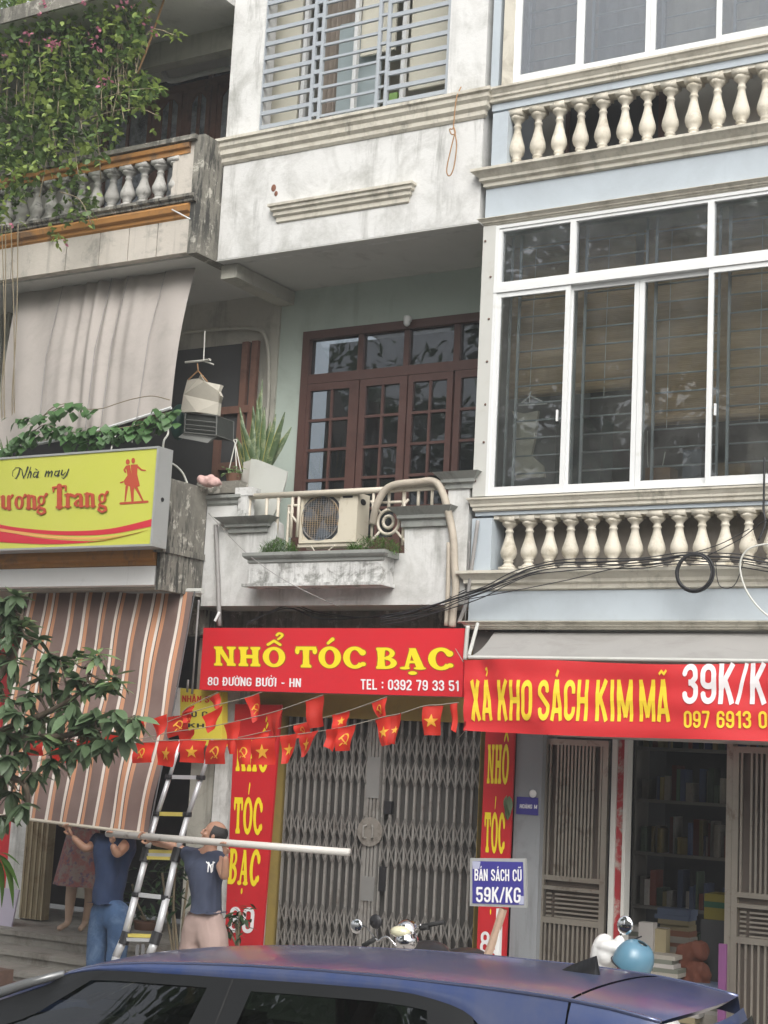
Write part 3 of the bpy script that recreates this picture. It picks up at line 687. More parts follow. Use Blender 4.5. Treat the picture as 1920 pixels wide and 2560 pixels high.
mb = MB(); mb.moulding(pa.x+.02, pb.x-.04, 0, [(.005, zt-.15), (.03, zt-.145), (.03, zt-.10), (.06, zt-.09), (.06, zt-.065), (.12, zt-.02), (.14, zt), (.02, zt+.01)]); mb.build('parapet_moulding', M['greymould'], wh)
pa, pb = P8(1155, 330), P8(1380, 325); zt = P8(1260, 262).z
mb = MB(); mb.moulding(pa.x+.02, pb.x-.0, 0, [(.005, zt-.18), (.03, zt-.175), (.03, zt-.115), (.06, zt-.1), (.06, zt-.07), (.11, zt-.02), (.13, zt), (.02, zt+.01)]); mb.build('parapet_moulding', M['greymould'], wh)
pa, pb = P8(1395, 150), P8(1520, 130); zt = P8(1450, 72).z
mb = MB(); mb.moulding(pa.x, bb_+.02, 0, [(.005, zt-.15), (.02, zt-.145), (.02, zt-.1), (.05, zt-.09), (.05, zt-.06), (.09, zt-.02), (.11, zt), (-.13, zt+.015)]); mb.build('pillar_cap', M['greymould'], wh)
MB().box(ba+.002, bb_-.002, .13, 1.25, zb0+.003, zb0+.3).build('balcony_floor', M['ceil'], wh)
# planter trough under the gap
pl, pr_ = P8(318, 600, -.2), P8(1040, 600, -.2); zt = P8(650, 520, -.2).z; zl = P8(650, 672, -.2).z
mb = MB(); x0, x1 = pl.x, pr_.x
mb.box(x0, x1, -.22, -.002, zl, zl+.05); mb.box(x0, x1, -.22, -.18, zl+.05, zt); mb.box(x0, x0+.04, -.18, -.002, zl+.05, zt); mb.box(x1-.04, x1, -.18, -.002, zl+.05, zt)
planter = mb.build('planter_trough', M['whiteworn'], wh)
mb = MB(); mb.moulding(x0-.0, x1+.0, -.22, [(.002, zt-.07), (.015, zt-.06), (.015, zt-.035), (.04, zt-.02), (.055, zt-.0), (.055, zt+.03), (-.015, zt+.035)]); 
mb.box(x1+.001, x1+.05, -.20, -.003, zt-.03, zt+.025); mb.build('planter_rim', M['greymould'], planter)
mb = MB(); mb.box(x0-.05, x1+.02, -.26, -.003, zl-.03, zl-.001); mb.build('planter_base', M['whiteworn'], planter)
MB().box(x0+.05, x1-.05, -.17, -.01, zt-.1, zt-.02).build('soil', M['soil'], planter)
# white post stub and painted bracket
mb = MB(); a_ = P8(245, 150, -.03); b_ = P8(310, 320, -.03); mb.box(P8(250, 250, -.03).x, P8(300, 250, -.03).x, -.03, .1, P8(280, 318, -.03).z, P8(280, 155, -.03).z); mb.box(P8(238, 160, -.03).x, P8(330, 160, -.03).x, -.036, .106, P8(280, 195, -.03).z, P8(280, 150, -.03).z+.001); mb.build('rail_post', M['whiteworn'], wh)
# railing
YR = .02
def r8(x, y, Y=YR): return at(*z8((x, y)), Y)
rb = MB()
l_, r_ = r8(290, 205), r8(1392, 142); zr_ = (l_.z+r_.z)/2
rb.tube([(l_.x, YR, zr_), (r_.x, YR, zr_)], .03, 10)
zlow = r8(600, 520).z+.12
for x in (312, 405, 468, 545, 580): rb.tube([(r8(x, 300).x, YR, zr_), (r8(x, 300).x, YR, zr_-.42)], .016, 8)
for x in (1075, 1155, 1235, 1310): rb.tube([(r8(x, 220).x, YR, zr_), (r8(x, 220).x, YR, zr_-.2)], .016, 8)
for x in (990, 1160): rb.tube([(r8(x, 220).x, YR, zr_), (r8(x, 220).x, YR, zlow-.05)], .014, 8)
zq = r8(1100, 230).z; rb.tube([(r8(990, 230).x, YR, zq), (r8(1160, 230).x, YR, zq)], .014, 6)
rb.tube([(r8(525, 250).x, YR, zq+.01), (r8(590, 250).x, YR, zq+.01)], .014, 6)
railing = rb.build('railing', M['rail'], wh, smooth=True)
cen = r8(1072, 338)
def rings(cx, cz, name='rail_ornament'):
    o_ = MB()
    for rr in (.115, .055): o_.tube([(cx+rr*math.cos(t), YR, cz+rr*math.sin(t)) for t in [2*math.pi*i/28 for i in range(29)]], .016, 6, False)
    for k_ in range(4):
        t = math.pi/4+k_*math.pi/2; o_.tube([(cx+.11*math.cos(t), YR, cz+.11*math.sin(t)), (cx+.29*math.cos(t), YR, cz+.29*math.sin(t))], .013, 6)
    return o_.build(name, M['rail'], railing, smooth=True)
rings(cen.x, cen.z)
MB().tube([(r8(530, 250).x, YR, zq), (r8(530, 250).x, YR, zlow-.05)], .014, 6).build('rail_ornament', M['rail'], railing)
MB().tube([(r8(530, 260).x, YR, zq-.05), (r8(578, 300).x, YR, zq-.16)], .013, 6).build('rail_ornament', M['rail'], railing)
# ---- ground floor of the white house
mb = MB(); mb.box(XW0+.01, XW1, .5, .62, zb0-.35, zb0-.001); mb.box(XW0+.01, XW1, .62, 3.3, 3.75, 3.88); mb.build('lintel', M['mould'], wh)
zgt = Z_(950, 1800, .55)
mb = MB(); mb.box(-9.5, XW1, .42, .56, zgt, zb0-.36); mb.build('door_head', M['yellowwall'], wh)
GX0, GX1 = X_(697, 2100, .46), X_(1203, 2100, .46)
MB().box(GX0-.17, GX0-.01, .27, .75, .42, zgt).build('door_column', M['yellowwall'], wh)
MB().box(GX1+.01, XW1+.06, .35, .75, .42, zgt).build('door_column', M['yellowwall'], wh)
mb = MB(); mb.box(X_(532, 2000, .25), X_(583, 2000, .25), .25, .6, .42, 3.3); mb.build('party_pillar', M['white'], wh)
mb = MB(); mb.box(X_(472, 2000, .35), X_(530, 2000, .35), .35, .6, .42, 3.6); mb.build('party_pillar', M['beigew'], wh)
MB().box(X_(585, 2000, .27), GX0-.172, .28, .6, .42, zgt).build('column', M['yellowwall'], wh)
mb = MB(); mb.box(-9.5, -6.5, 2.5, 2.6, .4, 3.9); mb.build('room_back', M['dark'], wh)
mb = MB(); mb.tube([(GX0-.0, .30, .42), (GX0-.0, .30, zgt-.1)], .014, 8); mb.build('white_pipe', M['pvc'], wh, smooth=True)

# ---- folding gate
YT = .47
gx_0, gx_1 = GX0, GX1
fg = thing('folding_gate', 'closed grey steel folding lattice gate behind the bunting with a round lock plate', 'gate', (-7.6, YT, .42))
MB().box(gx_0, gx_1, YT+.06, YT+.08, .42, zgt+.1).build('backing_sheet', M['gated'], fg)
mid = X_(935, 2000, YT)
vbar = raw(MB().box(-.011, .011, -.012, .012, 0, 1), 'gate_bar', M['gatem'])
hgt = zgt-.42+.05
nL, nR = 11, 12
xsL = [gx_0+.05+(mid-.09-gx_0-.05)*i/nL for i in range(nL+1)]; xsR = [mid+.1+(gx_1-.03-mid-.1)*i/nR for i in range(nR+1)]
for x in xsL+xsR: inst('gate_bar', vbar, (x, YT, .42), fg, (1, 1, hgt))
# scissor lattice in four bands
strip = raw(MB().obox((0, 0, 0), (0, 0, 1), .006, .018), 'lattice_strip', M['gatem'])
strip2 = raw(MB().box(-.0075, .0075, -.003, .003, 0, 1), 'lattice_strip', M['gatel'])
bands = [(.46, 1.10), (1.50, 1.95), (2.25, 2.72)]
cnt = 0
for (b0, b1) in bands:
    for xs in (xsL, xsR):
        step = xs[1]-xs[0]; hh = (b1-b0)
        nrow = 2 if hh > .5 else 1
        span = 3 if nrow == 2 else 2
        for i in range(-span+1, len(xs)-1):
            for sg in (0, 1):
                xa, xb_ = i, i+span; za, zb_ = b0, b1
                # clip to the leaf
                if xa < 0: za = b0+(b1-b0)*(-xa)/span; xa = 0
                if xb_ > len(xs)-1: zb_ = b0+(b1-b0)*(len(xs)-1-i)/span; xb_ = len(xs)-1
                x0, x1 = xs[0]+step*xa, xs[0]+step*xb_
                if sg: za, zb_ = b0+b1-za, b0+b1-zb_
                L = math.hypot(x1-x0, zb_-za)
                if L < .03: continue
                o = inst('lattice_strip', strip2, (x0, YT-.016-.004*sg, za), fg, (1, 1, L), (0, math.atan2(x1-x0, zb_-za), 0)); cnt += 1
mb = MB()
for dx in (-.055, -.018, .02, .058): mb.box(mid+dx-.013, mid+dx+.013, YT-.03, YT+.02, .42, zgt+.03)
mb.build('centre_post', M['gatem'], fg)
mb = MB(); mb.box(mid-.07, mid+.07, YT-.04, YT-.031, 2.12, 2.5)
pcm = mat('pale scuffed steel', (.24, .24, .23), .5, .1, 8, metal=.3); mb.build('post_cover', pcm, fg); MB().box(mid-.07, mid+.07, YT-.04, YT-.031, 1.18, 1.4).build('post_cover', pcm, fg)
dz = Z_(940, 2080, YT)
mb = MB(); mb.lathe((mid, YT-.05, dz), [(.135, 0), (.135, .012), (.12, .016)], 28, 'Y'); plate = mb.build('lock_plate', mat('worn lock plate', (.27, .25, .22), .5, .1, 10, metal=.3, dirt=(.14, .12, .1), dlo=.5, dhi=.7, ds=12), fg)
mb = MB()
for sx in (-1, 1): mb.tube([(mid+sx*.05-.02*sx, YT-.06, dz+.06), (mid+sx*.05, YT-.085, dz+.05), (mid+sx*.05, YT-.085, dz-.05), (mid+sx*.05-.02*sx, YT-.06, dz-.06)], .008, 6)
mb.build('handle', M['gatem'], plate)
for x_, z0_, z1_ in ((.16, 1.98, 2.1), (.14, 1.28, 1.5)):
    MB().box(mid+x_-.035, mid+x_+.04, YT-.02, YT+.03, z0_, z1_).build('letter_slot', M['black'], fg)

# ================================================================== LEFT HOUSE
lh = thing('house', 'old weathered house with ochre trim and stone balusters beside the white house', 'house', (-11.8, .6, 0))
YF = -.3; LX0 = -16.5
zu0, zu1 = 7.44, 8.62    # upper balcony
# slab panels (upper) : joints between rendered panels
px_j = [0, 28, 164, 247, 320, 392, 470]
zpb, zpt = 7.47, 7.85
xs = [LX0, X_(28, 670, YF), X_(164, 650, YF), X_(247, 640, YF), X_(320, 625, YF), X_(392, 610, YF), XW0-.02]
for i in range(len(xs)-1): MB().box(xs[i]+.006, xs[i+1]-.006, YF, YF+.1, zpb, zpt).build('slab_panel', M['oldpanel'], lh)
MB().box(LX0, XW0-.022, YF+.1, 1.2, zpb-.02, zpb+.3).build('upper_slab', M['ceil'], lh)
mb = MB(); mb.moulding(LX0, XW0-.14, YF, [(.0, zpt-.02), (.02, zpt), (.02, zpt+.03), (.06, zpt+.05), (.075, zpt+.10), (.05, zpt+.13)], ret=False); mb.build('slab_moulding', M['ochre'], lh)
mb = MB(); mb.moulding(LX0, XW0-.06, YF, [(.04, zpt+.131), (.07, zpt+.14), (.07, zpt+.16), (.1, zpt+.18), (.1, zpt+.21), (-.1, zpt+.22)], ret=False); mb.build('slab_moulding', M['mould'], lh)
zbal0 = zpt+.222; zcap = Z_(390, 400, YF)
mb = MB(); mb.moulding(LX0, XW0-.2, YF, [(-.02, zcap), (.02, zcap), (.02, zcap+.05), (.05, zcap+.06), (.06, zcap+.10), (.03, zcap+.12)], ret=False); mb.build('handrail_moulding', M['ochre'], lh)
mb = MB(); mb.box(LX0, XW0-.1, YF-.08, YF+.16, zcap+.121, zcap+.17); mb.box(LX0, XW0-.2, YF+.0201, YF+.12, zcap-.02, zcap+.12); mb.build('handrail', M['mould'], lh)
mb = MB(); mb.box(XW0-.42, XW0-.14, YF-.01, YF+.15, zpt+.222, zcap+.12); mb.build('end_pier', M['oldpanel'], lh)
mb = MB(); mb.box(XW0-.139, XW0-.012, YF-.03, 1.15, zpb-.03, zcap+.17); mb.build('balcony_end', M['mould'], lh)
def bal_mesh(name, mt, h, r, n=14, plinth=True):
    b_ = MB(); q = r
    prof = [(q*.80, .07*h), (q*.80, .10*h), (q*.55, .125*h), (q*.5, .15*h), (q*.62, .17*h), (q*.62, .185*h), (q*.5, .2*h), (q*.85, .26*h), (q*.98, .33*h), (q*.92, .40*h), (q*.7, .50*h), (q*.48, .62*h), (q*.40, .70*h), (q*.5, .715*h), (q*.5, .735*h), (q*.4, .75*h), (q*.42, .79*h), (q*.75, .84*h), (q*.9, .86*h), (q*.9, .90*h)]
    b_.lathe((0, 0, 0), prof, n); b_.box(-q*.85, q*.85, -q*.85, q*.85, 0, .0699*h); b_.box(-q*.92, q*.92, -q*.92, q*.92, .9001*h, h)
    return raw(b_, name, mt, True)
hb = zcap-zbal0-.005
ob = bal_mesh('baluster', M['oldbal'], hb, .085)
bpx = [48, 87, 127, 163, 198, 236, 272, 307, 350, 388, 430]
bx = [X_(p, 520-(p-48)*.13, YF) for p in bpx]; d_ = (bx[-1]-bx[0])/(len(bx)-1)
xx = [bx[0]+d_*i for i in range(len(bx))] + [bx[0]-d_*i for i in range(1, 9)]
for x in xx: inst('baluster', ob, (x, YF+.06, zbal0+.001), lh, rot=(0, 0, rnd.uniform(-.1, .1)))
# back wall (upper) with old wooden windows
YB = 1.2
mb = MB(); mb.box(LX0-2, XW0-.0, YB+.02, YB+.15, 3.8, 7.46); mb.build('lower_back_wall', M['beigew'], lh)
zwt = Z_(480, 130, YB); 
mb = MB(); mb.box(LX0, XW0-.001, YB, YB+.15, zwt, 11.4); mb.box(LX0, -12.6, YB, YB+.15, 7.8, zwt); mb.build('upper_back_wall', M['beigew'], lh)
MB().box(LX0, XW0-.01, -.75, YB, 10.25, 10.4).build('balcony_ceiling', M['ceil'], lh)
MB().box(LX0, XW0-.01, -.78, -.7503, 10.24, 10.41).build('slab_edge', M['mould'], lh)
mb = MB(); mb.box(LX0, XW0-.02, .35, .5, 9.98, 10.249); mb.build('ceiling_beam', M['beigew'], lh)
mb = MB(); mb.box(LX0, XW0, YB+.4, YB+.45, 7.7, zwt+.1); mb.build('dark_room', M['dark2'], lh)
# column hidden in the creeper
xc = X_(225, 250, .1); MB().box(xc-.1, xc+.12, .02, .2, zbal0+.0, 10.25).build('balcony_column', M['beigew'], lh)
# wooden window wall
z1_ = Z_(500, 215, YB); z0_ = 7.8
fr_ = MB(); XR_ = XW0+.02; fr_.box(-12.6, XR_, YB-.02, YB+.06, z1_-.03, z1_+.06); fr_.box(-12.6, XR_, YB-.02, YB+.06, zwt-.05, zwt)
vx = [X_(p, 300, YB) for p in (262, 385, 398, 455, 470, 525, 545, 575)]
for x in (vx[0], (vx[1]+vx[2])/2, (vx[3]+vx[4])/2, (vx[5]+vx[6])/2): fr_.box(x-.035, x+.035, YB-.021, YB+.059, z0_, z1_-.03)
for x in (vx[0], vx[4]+.3): fr_.box(x-.03, x+.03, YB-.019, YB+.058, z1_+.06, zwt-.05)
wfr = fr_.build('window_frame', M['oldwood'], lh)
def arch_sash(x0, x1, parent):
    mb = MB(); zt_ = z1_-.04; w = x1-x0; mid_ = (x0+x1)/2
    mb.box(x0, x0+.05, YB-.03, YB+.03, z0_, zt_); mb.box(x1-.05, x1, YB-.03, YB+.03, z0_, zt_)
    mb.box(mid_-.018, mid_+.018, YB-.025, YB+.025, z0_, zt_-.08)
    zm = zt_-.72; mb.box(x0+.05, mid_-.018, YB-.026, YB+.024, zm-.02, zm+.02); mb.box(mid_+.018, x1-.05, YB-.026, YB+.024, zm-.02, zm+.02)
    n = 8
    for i in range(n):
        u0, u1 = i/n, (i+1)/n; xa, xb_ = x0+.05+(w-.1)*u0, x0+.05+(w-.1)*u1
        ha = zt_-.16+.10*math.sin(math.pi*u0); hb_ = zt_-.16+.10*math.sin(math.pi*u1)
        mb.prism([(xa, YB-.03, ha), (xb_, YB-.03, hb_), (xb_, YB-.03, zt_), (xa, YB-.03, zt_)], (0, .06, 0))
    s = mb.build('casement', M['oldwood'], parent)
    for q0, q1 in ((x0+.05, mid_-.018), (mid_+.018, x1-.05)):
        MB().box(q0, q1, YB, YB+.005, zm+.02, zt_-.05).build('pane', M['glassold'], s); MB().box(q0, q1, YB, YB+.005, z0_, zm-.02).build('pane', M['glassold'], s)
arch_sash(vx[2]+.0, vx[3], lh); arch_sash(vx[4]+.0, vx[5], lh); arch_sash(vx[6], vx[6]+(vx[5]-vx[4]), lh); arch_sash(vx[0]+.04, vx[1]-.02, lh)
for a_, b_ in ((-12.55, vx[0]-.04), (vx[0]+.03, vx[4]+.27), (vx[4]+.33, XR_)): MB().box(a_, b_, YB+.01, YB+.015, z1_+.06, zwt-.05).build('transom_pane', M['glassd'], wfr)
# lower balcony: parapet, slab band
YL = -.6
MB().box(LX0, XW0+.02, YL, YL+.12, Z_(200, 1470, YL)+.36, 5.0).build('lower_parapet', M['mould'], lh)
zs0, zs1 = Z_(200, 1466, YL), Z_(200, 1420, YL)
MB().box(LX0, XW0-.0, YL-.03, YL+.1, zs0, zs1).build('slab_band', mat('fresh white band paint', (.80, .80, .78), .8, .05, 3, dirt=(.5, .5, .47), dlo=.55, dhi=.75, ds=2, streak=(.3, .3, .28), slo=.6, shi=.8), lh)
mb = MB(); mb.moulding(LX0, XW0+.0, YL, [(.0, zs1+.001), (.03, zs1+.01), (.03, zs1+.05), (.07, zs1+.07), (.08, zs1+.11), (.08, zs1+.15), (.03, zs1+.17)], ret=False); mb.build('slab_moulding', M['ochre'], lh)
mb = MB(); mb.moulding(LX0, XW0+.0, YL, [(.03, zs1+.171), (.09, zs1+.19), (.09, zs1+.24), (-.0, zs1+.26)], ret=False); mb.build('slab_moulding', M['mould'], lh)
mb = MB(); mb.box(XW0+.021, XW0+.10, YL-.04, -.02, zs0-.05, 5.06); mb.box(XW0-.01, XW0+.12, YL-.08, -.02, zs1+.13, zs1+.19); mb.build('balcony_end', M['mould'], lh)
MB().box(LX0, XW0+.015, YL+.101, 1.2, zs0-.02, zs0+.3).build('lower_slab', M['beigew'], lh)
MB().box(LX0, XW0-.02, YL-.02, YL+.15, 5.001, 5.05).build('parapet_cap', M['mould'], lh)
# lower back wall door (dark) with wood
x0, x1 = X_(430, 900, YB), X_(640, 880, YB); zt_ = Z_(600, 862, YB)
mb = MB(); mb.box(-13.6, x1, YB-.04, YB+.015, 4.2, zt_); dd = mb.build('dark_doorway', M['dark'], lh)
mb = MB()
for p in (618, 642): x = X_(p, 1000, YB); mb.box(x-.05, x+.03, YB-.09, YB-.041, 4.2, zt_)
x = X_(560, 1000, YB); mb.box(x-.04, x+.04, YB-.085, YB-.041, 4.2, zt_-.75)
mb.box(-11.6, x1+.03, YB-.1, YB-.0911, zt_-.8, zt_-.72); 
for zz in (4.9, 5.5): mb.box(X_(560, 1000, YB), x1, YB-.08, YB-.045, zz, zz+.08)
mb.build('door_frame', M['oldwood'], lh)
# left edge brownish door/window strips beyond the shade
mb = MB()
for p in (0, 14, 30, 46): x = X_(p, 900, .6); mb.box(x-.025, x+.025, .58, .62, 5.0, 7.42)
for zz in (5.6, 6.2, 6.9): mb.box(-13, X_(50, 900, .6), .585, .615, zz, zz+.04)
mb.build('side_trellis', M['beigew'], lh)
# ground floor
mb = MB(); mb.box(LX0, XW0, 2.0, 2.1, Z1, 3.9); mb.build('room_back', M['dark'], lh)
x0 = X_(15, 2200, .5); x1 = X_(58, 2200, .5)
MB().box(x0, x1, .5, .62, Z1, 3.8).build('shop_wall', M['white'], lh)
mb = MB(); mb.box(LX0, x0-.001, .52, .6, Z1, 3.8); mb.build('red_shop_panel', M['signred2'], lh)
# folded shutter stack
x0 = x1+.02; xe = X_(120, 2200, .5); n = 9
mb = MB(); 
for i in range(n):
    a_ = x0+(xe-x0)*i/n; b_ = x0+(xe-x0)*(i+1)/n; mb.prism([(a_, .56, Z1+.02), (a_+.006, .45, Z1+.02), (b_-.006, .45+.03*(i % 2), Z1+.02), (b_-.002, .56, Z1+.02)], (0, 0, 2.9))
mb.build('folded_shutter', mat('rusty cream shutter', (.36, .30, .19), .6, .15, 6, dirt=(.16, .10, .05), dlo=.5, dhi=.7, ds=3, streak=(.14, .09, .05), slo=.5, shi=.7, ss=(30, 30, .6)), lh)
MB().box(xe+.12, xe+.34, .8, .86, Z1+.25, 3.0).build('inner_door', M['beigew'], lh)
mb = MB(); mb.box(LX0, XW0+.0, .2, .4, 3.62, 3.87); mb.build('lintel', M['mould'], lh)

# ================================================================== BLUE HOUSE
bh = thing('house', 'pale blue house with cream balustrades and wide white sliding windows', 'house', (-4.4, .6, 0))
BX1 = -1.0
F = 0.0
MB().box(XB, BX1, F, F+.2, 7.47, 7.76).build('facade_band', M['blue'], bh); MB().box(XB, BX1, F, F+.2, 3.74, 4.0).build('facade_band', M['blue'], bh)
for b_ in ((XB, XB+.2, F, F+.25, 4.19, 4.66), (XB+.04, XB+.2, F, F+.25, 7.95, 8.5), (XB, X_(1255, 100)-.02, F, F+.25, 8.75, 11.4)): MB().box(*b_).build('facade_pier', M['blue'], bh)
cor = lambda z0, z1, o: [(.002, z0), (o*.25, z0+.01), (o*.25, z0+(z1-z0)*.25), (o*.5, z0+(z1-z0)*.35), (o*.5, z0+(z1-z0)*.5), (o*.8, z0+(z1-z0)*.72), (o, z0+(z1-z0)*.8), (o, z1-.01), (.0, z1)]
for z0, z1, o in ((7.765, 7.94, .13), (7.395, 7.468, .07), (4.005, 4.185, .11), (3.66, 3.738, .08)):
    mb = MB(); mb.moulding(XB+.02, BX1, F, cor(z0, z1, o)); mb.build('cornice', M['cream'], bh)
for z0, z1, o in ((8.60, 8.745, .07), (4.72, 4.85, .06)):
    mb = MB(); mb.moulding(XB+.02, BX1, F, cor(z0, z1, o)); mb.build('window_sill_moulding', M['cream'], bh)
for z0, z1 in ((8.5, 8.6), (4.655, 4.72)):
    MB().box(XB+.02, BX1, F+.015, F+.22, z0+.03, z1-.002).build('rail_beam', M['blue'], bh)
    MB().box(XB+.2, BX1, F+.03, F+.17, z0-.005, z0+.029).build('rail_underside', M['cream'], bh)
def balrow(z0, z1, first, last, count, y0, y1, mt):
    h = z1-z0; me = bal_mesh('baluster', mt, h, .078, 18)
    xa, xb_ = X_(first[0], first[1], F+.08), X_(last[0], last[1], F+.08); st = (xb_-xa)/(count-1)
    for i in range(count+6):
        x = xa+st*i
        if x < BX1-.1: inst('baluster', me, (x, F+.1, z0), bh, rot=(0, 0, rnd.uniform(-.06, .06)))
balrow(7.942, 8.523, (1290, 370), (1913, 245), 12, 0, 0, M['baluster'])
balrow(4.187, 4.678, (1270, 1365), (1870, 1330), 12, 0, 0, M['baluster'])
# walls behind balusters
MB().box(XB+.2, BX1, F+.55, F+.6, 7.5, 8.75).build('loggia_wall', M['curtain'], bh)
mb = MB(); x0, x1 = X_(1425, 330, .5), X_(1648, 290, .5); mb.box(x0, x1, .5, .54, 7.8, 8.75); dw = mb.build('dark_doorway', M['dark'], bh)
mb = MB(); mb.box(x0-.04, x0, .48, .54, 7.8, 8.75); mb.box(x1, x1+.06, .48, .54, 7.8, 8.75); mb.box(x0, x1, .481, .499, 7.8, 8.05); mb.build('door_frame', M['wood'], dw)
mb = MB(); x0 = X_(1815, 300, .45); mb.box(x0, x0+.3, .4, .48, 8.0, 8.10); mb.build('red_cloth', mat('red cloth', (.5, .04, .09), .8), bh)
MB().box(XB+.2, BX1, F+.3, F+.33, 4.0, 4.85).build('loggia_wall', mat('taupe rendered wall', (.30, .27, .235), .9, .1, 3, dirt=(.2, .18, .15), dlo=.5, dhi=.7, ds=3), bh)
# slabs/roof
MB().box(XB, BX1, .2, 3.5, 7.35, 7.5).build('floor_slab', M['ceil'], bh)
MB().box(XB, BX1, .34, 3.5, 3.8, 4.0).build('floor_slab', M['ceil'], bh)
MB().box(XB, BX1, F, 3.5, 11.4, 11.5).build('roof_slab', M['ceil'], bh)
MB().box(XB, XB+.06, .26, 3.5, 4.0, 11.4).build('side_wall', M['concgrey'], bh)
# left cladding post of the main window
xp0, xp1 = -6.46, -6.33
mb = MB(); mb.box(xp0, xp1, F-.02, F+.2, 4.856, 7.394); post = mb.build('corner_post', M['post'], bh)
rv = raw(MB().lathe((0, 0, 0), [(.012, 0), (.01, -.006), (.004, -.009)], 8, 'Y'), 'rivet', M['rustbrown'])
for z in (5.0, 5.35, 5.7, 6.1, 6.5, 6.9, 7.25):
    inst('rivet', rv, (xp0+.025+.07*(int(z*10) % 2), F-.022, z), post)
# main window: outer frame, transom, sashes
def frame_rect(mb, x0, x1, z0, z1, w, y0, y1, wb=None):
    wb = wb or w
    mb.box(x0, x0+w, y0, y1, z0, z1); mb.box(x1-w, x1, y0, y1, z0, z1); mb.box(x0+w, x1-w, y0+.0005, y1-.0005, z1-w, z1); mb.box(x0+w, x1-w, y0+.0005, y1-.0005, z0, z0+wb)
zt_b = (Z_(1400, 700)+Z_(1800, 655))/2   # transom height
wx0 = -6.33
zwt2, zwb2 = 7.385, 4.86
ov = MB(); ov.box(wx0, BX1, F-.02, F+.12, zwt2-.03, zwt2); ov.box(wx0, BX1, F-.02, F+.12, zwb2-.005, zwb2+.02)
ov.box(wx0, BX1, F-.025, F+.12, zt_b-.05, zt_b+.02); ov.box(wx0, wx0+.03, F-.02, F+.12, zwb2+.02, zt_b-.05); ov.box(wx0, wx0+.035, F-.02, F+.12, zt_b+.02, zwt2-.03)
mw = ov.build('main_window', M['pvc'], bh)
txs = [wx0+.035, X_(1432, 640), X_(1777, 600), X_(2120, 560), BX1]
for i in range(4):
    mb = MB(); frame_rect(mb, txs[i]+(.0 if i else 0), txs[i+1], zt_b+.021, zwt2-.031, .028, F-.01, F+.06)
    s = mb.build('transom_frame', M['pvc'], mw); 
    MB().box(txs[i]+.028, txs[i+1]-.028, F+.02, F+.024, zt_b+.045, zwt2-.058).build('transom_pane', M['glassup'], mw)
sx = [wx0+.03, X_(1414, 1000)+.0, X_(1589, 980), X_(1772, 960), X_(1960, 940), X_(2150, 940), BX1]
for i in range(6):
    y0 = F-.01 if i in (0, 3, 4) else F+.03
    pl_ = (0, 1, 1, 0, 0, 1, 2); eL = 0 if i == 0 else (.015 if pl_[i] != pl_[i-1] else -.0015); eR = .015 if pl_[i] != pl_[i+1] else -.0015
    mb = MB(); frame_rect(mb, sx[i]-eL, sx[i+1]+eR, zwb2+.021, zt_b-.051, .045, y0, y0+.035, .055)
    s = mb.build('sash_frame', M['pvc'], mw)
    MB().box(sx[i]+.03, sx[i+1]-.03, y0+.015, y0+.019, zwb2+.07, zt_b-.09).build('pane', M['glass'], mw)
for p, q in ((1395, 1040), (1790, 1025)): x = X_(p, q); MB().box(x-.008, x+.008, F-.03, F-.0101, Z_(p, q)-.05, Z_(p, q)+.05).build('sash_handle', M['pvc'], mw)
# inner grille
YI = .22
gb = MB(); vx_ = [X_(p, 1000, YI) for p in (1292, 1452, 1632, 1820, 2000)]
vx_ = [X_(1285, 1100, YI), X_(1452, 1100, YI), X_(1630, 1100, YI), X_(1817, 1100, YI), X_(2020, 1100, YI), BX1]
for x in vx_[:-1]: gb.box(x-.012, x+.012, YI, YI+.02, 4.87, 7.35); gb.box(x-.10, x-.08, YI, YI+.02, 4.87, 7.35)
g2 = gb.build('inner_grille', M['gril'], mw)
ibar = raw(MB().tube([(0, 0, 0), (1, 0, 0)], .0085, 6), 'grille_bar', M['gril'], True)
z = 4.93
while z < 7.33:
    for i in range(5): inst('grille_bar', ibar, (vx_[i], YI+.01, z), g2, (vx_[i+1]-vx_[i]-(.09 if i < 4 else 0), 1, 1))
    z += .163
# bamboo blinds and the room
MB().box(XB+.07, BX1, 2.4, 2.5, 4.0, 7.4).build('room_wall', M['dark2'], bh)
MB().box(XB+.07, BX1, .34, 2.4, 4.0, 4.3).build('room_floor', M['dark'], bh)
zbl = Z_(1350, 980, .5)
for x0, x1, zz in ((X_(1275, 900, .5), X_(1598, 900, .5)-.06, zbl), (X_(1603, 900, .5), X_(1985, 900, .5), zbl-.35), (X_(1990, 900, .5), BX1, zbl-.4)):
    mb = MB(); mb.grid(lambda u, v: (x0+(x1-x0)*u, .5+.008*math.sin(v*50)+.01*math.sin(u*9), zz+(7.34-zz)*v), 12, 40); bl = mb.build('bamboo_blind', M['bamboo'], bh)
    mb = MB(); mb.tube([(x0, .485, zz), (x1, .485, zz)], .05, 10); mb.build('blind_roll', M['bamboo'], bl)
    mb = MB(); 
    for u in (.2, .8): mb.tube([(x0+(x1-x0)*u, .47, 7.3), (x0+(x1-x0)*u, .44, zz-.1)], .004, 4)
    mb.tube(curve([(x0+.1, .44, zz-.1), (x0+.12, .44, zz-.45), (x0+.22, .44, zz-.5), (x0+.27, .44, zz-.3)]), .005, 5); mb.build('blind_cord', M['wcable'], bl)
MB().box(X_(1340, 1200, 1.6), X_(1500, 1200, 1.6), 1.6, 1.9, 4.3, 5.9).build('teal_cabinet', mat('dark teal cabinet', (.03, .075, .075), .5, .1, 4), bh)
